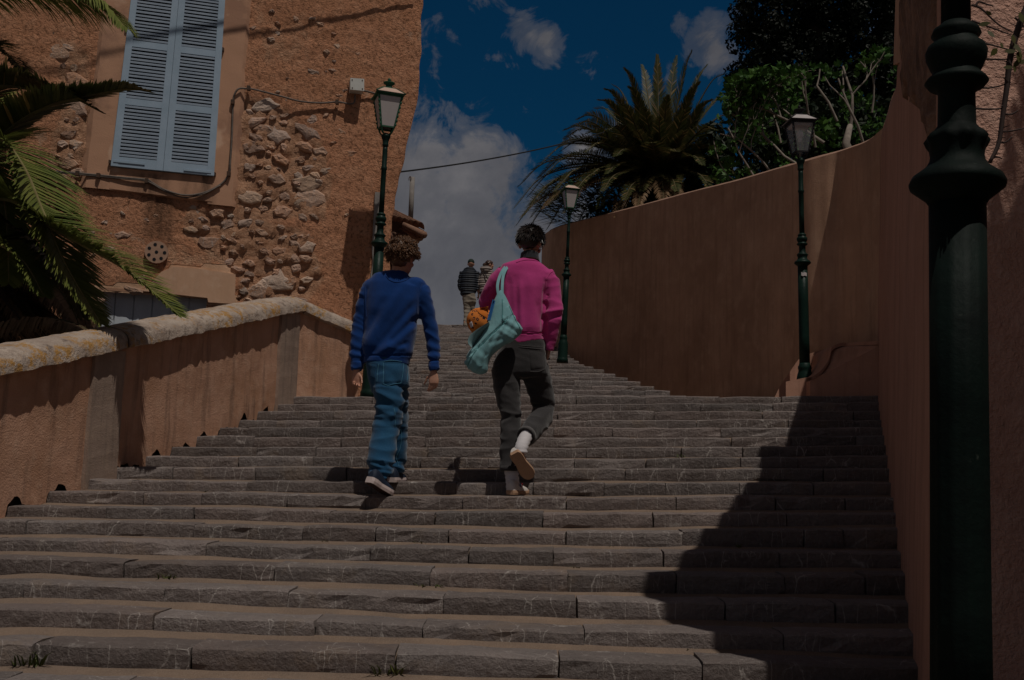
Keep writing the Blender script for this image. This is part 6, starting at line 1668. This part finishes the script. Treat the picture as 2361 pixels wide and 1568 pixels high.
def sock(pts, rs_, nm='sock'):
    b = B(); b.tube(catmull(pts, 5), [interp(k, [0, (len(pts)-1)*5], rs_) for k in range((len(pts)-1)*5+1)], 16)
    me = displace(b.mesh(), lambda c, nn: .003*math.sin(c.z*210)); link(nm, me, pk, pts[0], M_sock, smooth=True)
sock([P(1176, 1075, 7.57), P(1180, 1095, 7.57), P(1182, 1115, 7.56), P(1182, 1130, 7.56)], (.047, .046))
sock([P(1217, 1000, 7.53), P(1208, 1016, 7.47), P(1202, 1033, 7.43), P(1200, 1046, 7.42)], (.046, .044))
lo = LOW[7]; zt7 = [p for p in lo if abs(proj(p)[0]-1190) < 40]
ztop = (sum(p.z for p in zt7)/len(zt7)+.016) if zt7 else P(1185, 1148, 7.5).z
h2 = P(1175, 1148, 7.47); h2.z = ztop; t2_ = P(1213, 1146, 7.68); t2_.z = ztop+.002
h3, t3 = P(1186, 1046, 7.36), P(1224, 1104, 7.52)
t3 = P(1226, 1106, 7.50)
upv3 = Vector((-.1, 1, .55))
gg = list(put_shoes(pk, [(h2, t2_, Vector((0, 0, 1)), .045, M_shoeW, M_gum, M_gum, .026, ''), (h3, t3, upv3, .048, M_shoeW, M_gum, M_gum, .028, '')]))
M_redpatch = simple('red_trim', (.45, .03, .04), (.4, .03, .03), 9, .5); M_bluepatch = simple('blue_trim', (.02, .06, .25), (.02, .05, .2), 9, .5)
for (so1, t, u_, sd, L_) in gg:
    o0 = wloc(so1)
    for f, mt in ((.34, M_bluepatch), (.43, M_redpatch)):
        for sg in (-1, 1):
            b = B(); rows = []
            for j in range(5):
                an = .35+.5*j/4; c = o0+t*L_*f+u_*.021; hh = .068
                rows.append([c+sd*sg*.045*.80*math.cos(an)+u_*hh*math.sin(an)**.8+(sd*sg+u_*.6)*.006+t*(dx+.004*j) for dx in (-.008, .008)])
            b.grid(rows); link('side_stripe', b.mesh(), so1, o0+t*L_*f, mt)
# dark straight hair
def strands(b, T, n, r, L0=.05):
    k = 0
    while k < n:
        th = r.uniform(0, 2*math.pi); z = r.uniform(-.60, 1); cz_ = math.sqrt(1-z*z); x, y = cz_*math.sin(th), cz_*math.cos(th)
        if y > .6 and z < .3: continue
        if abs(x) > .70 and z < -.05 and y > -.4: continue
        k += 1
        p0 = Vector((x*.080, y*.098-.012, z*.100+.022)); n_ = Vector((x, y, z)).normalized()
        dn = (Vector((0, -.25, -1))-n_*Vector((0, -.25, -1)).dot(n_)); dn = dn.normalized() if dn.length > .1 else Vector((-1, 0, 0))
        sp_ = Vector((-.5, 0, .1)) if x < -.3 else Vector((0, 0, 0))
        d = (n_*.55+dn*.7+sp_*.5+Vector((r.uniform(-.3, .3), r.uniform(-.3, .3), r.uniform(-.2, .2)))).normalized(); L_ = L0*r.uniform(.5, 1.1)*(1.0 if z > -.2 else .5)
        pts = [p0, p0+d*L_*.5, p0+(d*.8+dn*.4).normalized()*L_]
        b.tube([T(*q) for q in pts], [.0042, .0035, .0008], 3, cap=False)
b2h = B(); b2h.ell(T2(0, -.016, .036), (.083, .099, .090), Rm2, 20, 12); b2h.ell(T2(0, -.050, -.012), (.072, .060, .060), Rm2, 16, 10)
hb = displace(remesh(b2h, .008, 2), lambda c, nn: .006*noise.noise(c*50)+.003)
hair = link('hair', hb, pk, T2(0, 0, .05), M_hair2, smooth=True); hair['label'] = 'short dark tousled hair'
b = B(); strands(b, T2, 1900, random.Random(4), .052); link('hair_strands', b.mesh(), hair, T2(0, 0, .05), M_hair2)['kind'] = 'stuff'
b = B(); q = T2(.084, -.004, -.03); b.tube([q, q+Vector((.003, 0, -.03))], [.005, .0035], 8); b.ell(q, (.008, .008, .009)); eb = link('earbud', b.mesh(), None, q, M_box, smooth=True); tagit(eb, 'small white wireless earbud in the right ear of the youth in magenta', 'earbud')

# ---- turquoise shoulder bag
M_bag = fabric('turquoise_canvas', (.22, .43, .46), (.17, .36, .39), 200, bs=.4)
M_bag2 = fabric('turquoise_canvas_seam', (.10, .29, .30), (.085, .25, .26), 200)
YB = 7.50; sB = MPX(YB)
bag = empty('shoulder_bag', P(1130, 770, YB), 'slouchy turquoise canvas tote bag hanging from the shoulder of the youth in magenta', 'bag')
outl = [(1146, 676), (1154, 668), (1162, 676), (1176, 706), (1190, 738), (1203, 758), (1202, 770), (1186, 784), (1156, 802), (1136, 820), (1128, 838), (1124, 858), (1108, 864), (1090, 858), (1076, 845), (1071, 832), (1080, 812), (1096, 792), (1112, 770), (1124, 742), (1134, 706)]
cl = [(1152, 690), (1154, 700), (1158, 725), (1160, 745), (1150, 765), (1130, 785), (1110, 815), (1098, 840)]
def bag_depth(x, y):
    return .075*interp(y, [668, 700, 760, 820, 864], [.15, .5, 1.0, 1.0, .6])
b = B()
rows = []
cc = Vector((1140, 770, 0)); N = 48
ring = [Vector((v.x, v.y, 0)) for v in catmull([Vector((a, c, 0)) for a, c in outl]+[Vector((outl[0][0], outl[0][1], 0))], 4)][:-1]
spine = catmull([Vector((a, c, 0)) for a, c in cl], 4)
def near_sp(p): return min(spine, key=lambda q: (q-p).length)
for lv in (1.0, .96, .85, .65, .4, .15, 0):
    row = []
    for p in ring:
        q = near_sp(p); v = q+(p-q)*lv; dd = bag_depth(v.x, v.y)*math.sqrt(max(0, 1-lv**2.2)); row.append(P(v.x, v.y, YB-dd))
    row.append(row[0]); rows.append(row)
b.grid(rows)
rows2 = []
for lv in (1.0, .96, .85, .65, .4, .15, 0):
    row = []
    for p in ring:
        q = near_sp(p); v = q+(p-q)*lv; dd = bag_depth(v.x, v.y)*math.sqrt(max(0, 1-lv**2.2)); row.append(P(v.x, v.y, YB+dd))
    row.append(row[0]); rows2.append(row)
b.grid([r[::-1] for r in rows2])
import bmesh
tm = b.mesh(); bmx = bmesh.new(); bmx.from_mesh(tm); bmesh.ops.remove_doubles(bmx, verts=bmx.verts, dist=.0004); bmesh.ops.holes_fill(bmx, edges=bmx.edges, sides=0); bmx.to_mesh(tm); bmx.free()
b = B(); b.V = [tuple(v.co) for v in tm.vertices]; b.F = [tuple(p.vertices) for p in tm.polygons]
def wr_bag(c, nn):
    x, y = proj(c); w = .004*noise.noise(c*9)
    # gathers hanging off the diagonal seam
    dseam = abs((y-740)*1.0-( (1165-x)*.98))   # line from (1165,740) down-left
    line = (1170-x)*.96+735; below = y-line
    if 0 < below < 75: w += .0055*math.sin((x*.75+y*.35)*.5+2*noise.noise(c*7))*math.exp(-below/34)
    if -3.2 < below < 3.2 and x < 1172: w -= .010
    for (x0, y0, x1, y1, wd, am) in ((1161, 735, 1200, 758, 5, .010), (1165, 748, 1196, 768, 5, -.012), (1150, 760, 1180, 780, 5, .010), (1160, 700, 1160, 738, 3, .006), (1130, 790, 1165, 780, 6, -.01), (1100, 800, 1120, 820, 6, -.008), (1085, 820, 1105, 845, 6, .008), (1172, 712, 1200, 756, 4, .006)):
        dx, dy = x1-x0, y1-y0; L2 = dx*dx+dy*dy; t = ((x-x0)*dx+(y-y0)*dy)/L2
        if -.1 < t < 1.1: w += .6*am*math.exp(-((((x-x0)*dy-(y-y0)*dx)/math.sqrt(L2))/wd)**2)
    return w
me = displace(remesh(b, .0065, 3), wr_bag); bo = link('bag_body', me, bag, P(1130, 770, YB), M_bag, smooth=True)
me_w = me.copy(); me_w.transform(Matrix.Translation(wloc(bo))); bvb = bvh_of(me_w)
for px in ([(1170, 736), (1155, 752), (1135, 770), (1115, 790), (1098, 808), (1084, 828), (1078, 845)], [(1158, 690), (1159, 710), (1159, 735), (1166, 742), (1160, 748)], [(1174, 706), (1188, 736), (1202, 762)]):
    bb = seam(px, bvb, .0035)
    if bb.V: link('gathered_seam', bb.mesh(), bo, P(px[0][0], px[0][1], YB), M_bag2)
def strap(px, Ys, wpx, nm):
    pts = catmull([P(x, y, Y) for (x, y), Y in zip(px, Ys)], 6); b = B(); rows = []
    for i, p in enumerate(pts):
        t = (pts[min(i+1, len(pts)-1)]-pts[max(i-1, 0)]).normalized(); sd = t.cross(Vector((0, 1, .2))).normalized()*wpx*sB/2; f_ = Vector((0, .004, 0))
        rows.append([p-sd, p-sd*.9-f_*1.4, p+sd*.9-f_*1.4, p+sd, p+sd*.9+f_, p-sd*.9+f_, p-sd])
    b.grid(rows); link(nm, b.mesh(), bag, pts[0], M_bag, smooth=False)
strap([(1150, 684), (1147, 660), (1152, 638), (1160, 622), (1168, 614), (1172, 616)], [7.50, 7.52, 7.56, 7.60, 7.70, 7.82], 7, 'strap')
strap([(1158, 684), (1158, 660), (1160, 638), (1166, 622), (1174, 613), (1178, 616)], [7.49, 7.52, 7.56, 7.60, 7.70, 7.82], 7, 'strap')
M_blueprint = simple('blue_print', (.03, .17, .42), (.03, .15, .38), 12, .9)
bb = patch([(1136, 690), (1142, 694), (1131, 738), (1123, 738)], bvb, .003, 4, 10, False)
if bb: link('blue_print', bb.mesh(), bo, P(1132, 715, YB), M_blueprint)
# orange spotted cap tucked in the bag with pale turquoise brim
def leopard():
    m, s = newmat('orange_spotted_cloth'); v = s.node('ShaderNodeVectorMath', {0: s.pos, 1: s.noise(s.pos, 30, 3, .6, 0, 1)}, operation='ADD').outputs[0]
    v2 = s.node('ShaderNodeVectorMath', {0: s.pos, 1: s.node('ShaderNodeVectorMath', {0: s.noise(s.pos, 25, 3, .6, 0, 1), 1: (.02, .02, .02)}, operation='MULTIPLY').outputs[0]}, operation='ADD').outputs[0]
    vo = s.node('ShaderNodeTexVoronoi', {'Vector': v2, 'Scale': 34, 'Randomness': .8}).outputs[0]
    spot = s.ramp(vo, ((.30, 0), (.33, 1), (.44, 1), (.47, 0)), 'LINEAR'); brk = s.ramp(s.noise(s.pos, 70, 2, .5), ((.40, 0), (.46, 1)))
    cen = s.ramp(vo, ((.20, 1), (.30, 0)))
    col = s.mix(s.math('MULTIPLY', s.math('SUBTRACT', 1.0, s.ramp(vo, ((.36, 0), (.40, 1)))), brk), (.66, .20, .035), (.02, .012, .02))
    col = s.mix(s.ramp(vo, ((.12, 1), (.20, 0))), col, (.50, .17, .05))
    setb(s, col, .9, None); return m
M_leo = leopard(); M_org = fabric('orange_cord', (.62, .17, .02), (.52, .14, .018), 200)
YH = 7.56
hat = empty('spotted_cap', P(1100, 740, YH), 'orange cap with black leopard spots and pale turquoise brim tucked into the tote bag', 'cap')
b = B(); cen = P(1108, 742, YH); axh = (P(1085, 728, YH-.02)-P(1122, 762, YH)).normalized()
e1_ = axh.orthogonal(); Rh = Vector((0, 0, 1)).rotation_difference(axh).to_matrix()
b.ell(P(1111, 744, YH), (34*sB, 33*sB*.9, 38*sB), Rh, 20, 12)
me = displace(remesh(b, .007, 2), lambda c, nn: .004*noise.noise(c*18))
ho = link('crown', me, hat, cen, M_leo, smooth=True)
me_w = me.copy(); me_w.transform(Matrix.Translation(wloc(ho))); bvc = bvh_of(me_w)
bb = patch([(1092, 712), (1126, 706), (1126, 740), (1104, 722)], bvc, .004, 10, 8)
if bb: link('plain_panel', bb.mesh(), hat, cen, M_org, smooth=True)
bb = patch([(1080, 744), (1088, 737), (1093, 754), (1085, 760)], bvc, .004, 4, 4)
if bb: link('pale_label', bb.mesh(), hat, cen, M_sock)
M_brim = fabric('pale_turquoise_brim', (.22, .36, .38), (.18, .31, .33), 150)
b = B(); oarc = catmull([Vector((x, y, 0)) for x, y in ((1127, 742), (1108, 754), (1088, 768), (1080, 780), (1079, 790), (1086, 800))], 5); iarc = catmull([Vector((x, y, 0)) for x, y in ((1130, 750), (1118, 764), (1108, 778), (1102, 786), (1096, 794), (1090, 802))], 5)
rows = []
for o_, i_ in zip(oarc, iarc):
    rows.append([P(o_.x, o_.y, 7.42), P((o_.x*2+i_.x)/3, (o_.y*2+i_.y)/3, 7.425), P((o_.x+2*i_.x)/3, (o_.y+2*i_.y)/3, 7.46), P(i_.x, i_.y, 7.52)])
b.grid(rows); b.grid([[p+Vector((0, .006, -.003)) for p in r] for r in rows]); b.grid([[r[0], r[0]+Vector((0, .006, -.003))] for r in rows])
link('brim', b.mesh(), hat, P(1100, 770, 7.45), M_brim, smooth=True)

# ============================ people on the skyline
YF = 26.6; sF = MPX(YF)
def padded(name, base): 
    m, s = newmat(name); z = s.node('ShaderNodeSeparateXYZ', {0: s.pos}).outputs[2]
    wv = s.math('ABSOLUTE', s.math('SINE', s.math('MULTIPLY', z, 55)))
    setb(s, s.mix(s.noise(s.pos, 6), base, tuple(c*.7 for c in base)), .6, wv, .8, .03); return m
M_vest = padded('navy_quilted', (.010, .014, .024)); M_puff = padded('grey_beige_quilted', (.30, .25, .225))
M_khaki = fabric('stone_chinos', (.29, .25, .20), (.24, .205, .165), 120); M_cap = simple('dark_green_cap', (.012, .028, .02), (.01, .02, .016), 20, .8)
M_blk2 = simple('black_cloth', (.02, .018, .02), (.015, .014, .015), 20, .9)
def Q(x, y, hw, hd, dY=0): return (P(x, y, YF+dY), hw*sF, hd)
def far_body(root, hx, hy, segs_torso, arms, legs, yaw=0):
    b = B(); Rm, T = headgeo(b, P(hx, hy, YF), yaw, 0, 1.0)
    loft(b, [Q(hx, hy+5, 5, .055), Q(hx, hy+14, 5.5, .06)], 10)
    loft(b, [Q(*t[:4]) for t in segs_torso], 14)
    for a in arms: 
        loft(b, [Q(*t) for t in a], 8); x, y = a[-1][0], a[-1][1]
        hand(b, P(x, y, YF+a[-1][4]), Vector((0, .1, -1)), Vector((0, 1, 0)), Vector((1, 0, 0)), 1, .6)
    for l in legs: loft(b, [Q(*t) for t in l], 10)
    link('body', remesh(b, .012, 1), root, P(hx, hy+60, YF), M_skin, smooth=True); return T, Rm
man = empty('person', P(1078, 759, YF), 'distant man in dark cap, navy quilted jacket and pale chinos atop the steps', 'person')
T, Rm = far_body(man, 1086, 609, [(1084, 622, 14, .08), (1082, 640, 17, .11), (1080, 672, 16, .11), (1081, 695, 14, .1)], [[(1066, 628, 5, .05, 0), (1060, 655, 4.5, .045, 0), (1066, 672, 4, .04, .1), (1070, 676, 3, .03, .2)], [(1099, 628, 5, .05, 0), (1104, 652, 4.5, .045, 0), (1104, 672, 4, .04, .1), (1104, 678, 3, .03, .12)]],
    [[(1076, 690, 8, .09, 0), (1077, 720, 5.5, .065, 0), (1073, 745, 4.5, .05, -.1), (1074, 756, 3.5, .04, -.1)], [(1089, 690, 8, .09, 0), (1086, 718, 6, .065, .1), (1080, 740, 4.5, .05, .25), (1080, 752, 3.5, .04, .3)]])
b = B(); loft(b, [Q(1084, 617, 7, .07), Q(1084, 622, 15, .10), Q(1082, 632, 19, .13), Q(1081, 650, 20, .15), Q(1080, 668, 20, .15), Q(1080, 676, 19, .14), Q(1081, 680, 17, .13)], 20)
loft(b, [Q(1067, 628, 7, .07), Q(1061, 650, 6.5, .065), Q(1061, 662, 6, .06), Q(1067, 672, 5.5, .055, .05)], 12); loft(b, [Q(1098, 628, 7, .07), Q(1102, 650, 6, .06), Q(1103, 668, 5, .05)], 12)
me = displace(remesh(b, .012, 2), lambda c, nn: .014*abs(math.sin(c.z*28))+.006*noise.noise(c*9)-.006); link('quilted_jacket', me, man, P(1081, 650, YF), M_vest, smooth=True)
b = B(); loft(b, [Q(1081, 674, 15, .12), Q(1082, 690, 16, .13), Q(1083, 698, 15, .12)], 16); loft(b, [Q(1075, 688, 9, .11), Q(1077, 712, 8, .09), Q(1075, 735, 6.5, .075, -.05), Q(1073, 753, 5, .065, -.1)], 12); loft(b, [Q(1089, 688, 9, .11), Q(1088, 712, 8.5, .09, .05), Q(1081, 735, 6.5, .075, .2), Q(1080, 752, 5, .065, .28)], 12)
me = displace(remesh(b, .012, 2), lambda c, nn: .014*ridge(noise.noise(Vector((c.x*4, c.y*4, c.z*9))))-.006); link('chinos', me, man, P(1082, 700, YF), M_khaki, smooth=True)
b = B(); b.ell(T(0, -.005, .045), (.086, .105, .088), Rm, 16, 10); b.ell(T(0, .12, .04), (.06, .06, .012), Rm, 12, 6); link('cap', b.mesh(), man, T(0, 0, .05), M_cap, smooth=True)
for (x, y, dY) in ((1073, 759.5, -.1), (1082, 757, .28)):
    b = B(); h = P(x, y, YF+dY); b.ell(h+Vector((0, .05, .045)), (.05, .13, .05)); link('shoe', b.mesh('shoe'), man, h, M_blk2, smooth=True)
    b = B(); b.box(h+Vector((0, .05, .012)), (.09, .26, .024)); link('sole', b.mesh('sole'), man, h, M_soleW)
wom = empty('person', P(1115, 757, YF+.3), 'distant woman in pale grey quilted jacket with tied dark hair walking beside the man', 'person')
T, Rm = far_body(wom, 1129, 611, [(1126, 624, 11, .08), (1123, 645, 14, .1), (1120, 672, 13, .1), (1120, 690, 13, .1)], [[(1109, 632, 4.5, .045, 0), (1103, 652, 4, .04, 0), (1102, 668, 3.5, .035, 0), (1103, 674, 3, .03, 0)], [(1138, 632, 4.5, .045, 0), (1142, 652, 4, .04, 0), (1144, 668, 3.5, .035, 0), (1144, 674, 3, .03, 0)]],
    [[(1113, 690, 7, .08, 0), (1112, 720, 5, .06, 0), (1112, 745, 4, .05, 0), (1112, 756, 3.5, .04, 0)], [(1127, 690, 7, .08, 0), (1126, 720, 5, .06, .2), (1124, 740, 4, .05, .2), (1124, 750, 3.5, .04, .2)]], yaw=R(75))
b = B(); loft(b, [Q(1126, 620, 8, .08), Q(1125, 626, 15, .10), Q(1122, 640, 17, .13), Q(1120, 655, 17, .14), Q(1119, 669, 15, .13)], 18)
loft(b, [Q(1110, 632, 6.5, .06), Q(1104, 650, 6, .06), Q(1100, 664, 5, .05)], 12); loft(b, [Q(1137, 632, 6.5, .06), Q(1141, 650, 6, .06), Q(1143, 668, 5, .05)], 12); b.ell(P(1120, 621, YF-.05), (.15, .12, .09))
me = displace(remesh(b, .012, 2), lambda c, nn: .014*abs(math.sin(c.z*28))+.006*noise.noise(c*9)-.006); link('quilted_jacket', me, wom, P(1121, 645, YF), M_puff, smooth=True)
b = B(); loft(b, [Q(1119, 668, 13.5, .12), Q(1119, 673, 13.5, .12)], 16); link('shirt_hem', b.mesh(), wom, P(1119, 670, YF), M_sock)
b = B(); loft(b, [Q(1120, 672, 13, .11), Q(1120, 690, 14, .12), Q(1120, 698, 13, .11)], 14); loft(b, [Q(1113, 690, 8, .09), Q(1112, 720, 6, .07), Q(1112, 750, 5, .06)], 12); loft(b, [Q(1127, 690, 8, .09), Q(1126, 720, 6, .07, .1), Q(1124, 746, 5, .06, .2)], 12); link('trousers', remesh(b, .012, 2), wom, P(1120, 700, YF), M_blk2, smooth=True)
b = B(); b.ell(T(0, -.02, .035), (.088, .105, .085), Rm, 16, 10); b.ell(P(1119, 611, YF-.02), (.07, .06, .055)); me = displace(remesh(b, .012, 1), lambda c, nn: .012*noise.noise(c*30)); link('tied_hair', me, wom, T(0, 0, .05), hair_mat('brown_hair', (.035, .015, .01), (.06, .03, .018)), smooth=True)
b = B(); b.tube(catmull([P(1117, 624, YF-.15), P(1123, 640, YF-.18), P(1133, 655, YF-.15)], 5), .012, 6); link('bag_strap', b.mesh(), wom, P(1123, 640, YF), M_blk2)
for x, dY in ((1112, 0), (1124, .2)):
    b = B(); h = P(x, 758, YF+dY); b.ell(h+Vector((0, .05, .045)), (.045, .12, .045)); link('shoe', b.mesh('shoe'), wom, h, M_blk2, smooth=True)
third = empty('person', P(1155, 757, YF+.3), 'distant figure whose brown hair just shows above the magenta shoulder', 'person')
T, Rm = far_body(third, 1156, 627, [(1156, 640, 11, .08), (1156, 660, 14, .1), (1156, 685, 12, .1)], [], [[(1150, 685, 7, .08, 0), (1150, 720, 5, .06, 0), (1150, 755, 4, .05, 0)], [(1162, 685, 7, .08, 0), (1162, 720, 5, .06, .1), (1162, 752, 4, .05, .2)]], yaw=R(40))
b = B(); b.ell(T(0, -.015, .03), (.10, .115, .10), Rm, 16, 10); b.ell(T(0, -.04, -.06), (.09, .08, .10), Rm, 12, 8); me = displace(remesh(b, .014, 1), lambda c, nn: .014*noise.noise(c*25)); link('hair', me, third, T(0, 0, 0), hair_mat('brown_hair_b', (.045, .025, .015), (.08, .045, .025)), smooth=True)
b = B(); loft(b, [Q(1156, 636, 9, .08), Q(1156, 644, 15, .11), Q(1156, 665, 17, .13), Q(1156, 690, 15, .13)], 16); link('coat', remesh(b, .014, 2), third, P(1156, 660, YF), M_blk2, smooth=True)
b = B(); loft(b, [Q(1150, 685, 8, .09), Q(1150, 720, 6, .07), Q(1150, 752, 5, .06)], 10); loft(b, [Q(1162, 685, 8, .09), Q(1162, 720, 6, .07), Q(1162, 750, 5, .06)], 10); link('trousers', remesh(b, .014, 1), third, P(1156, 700, YF), M_blk2, smooth=True)
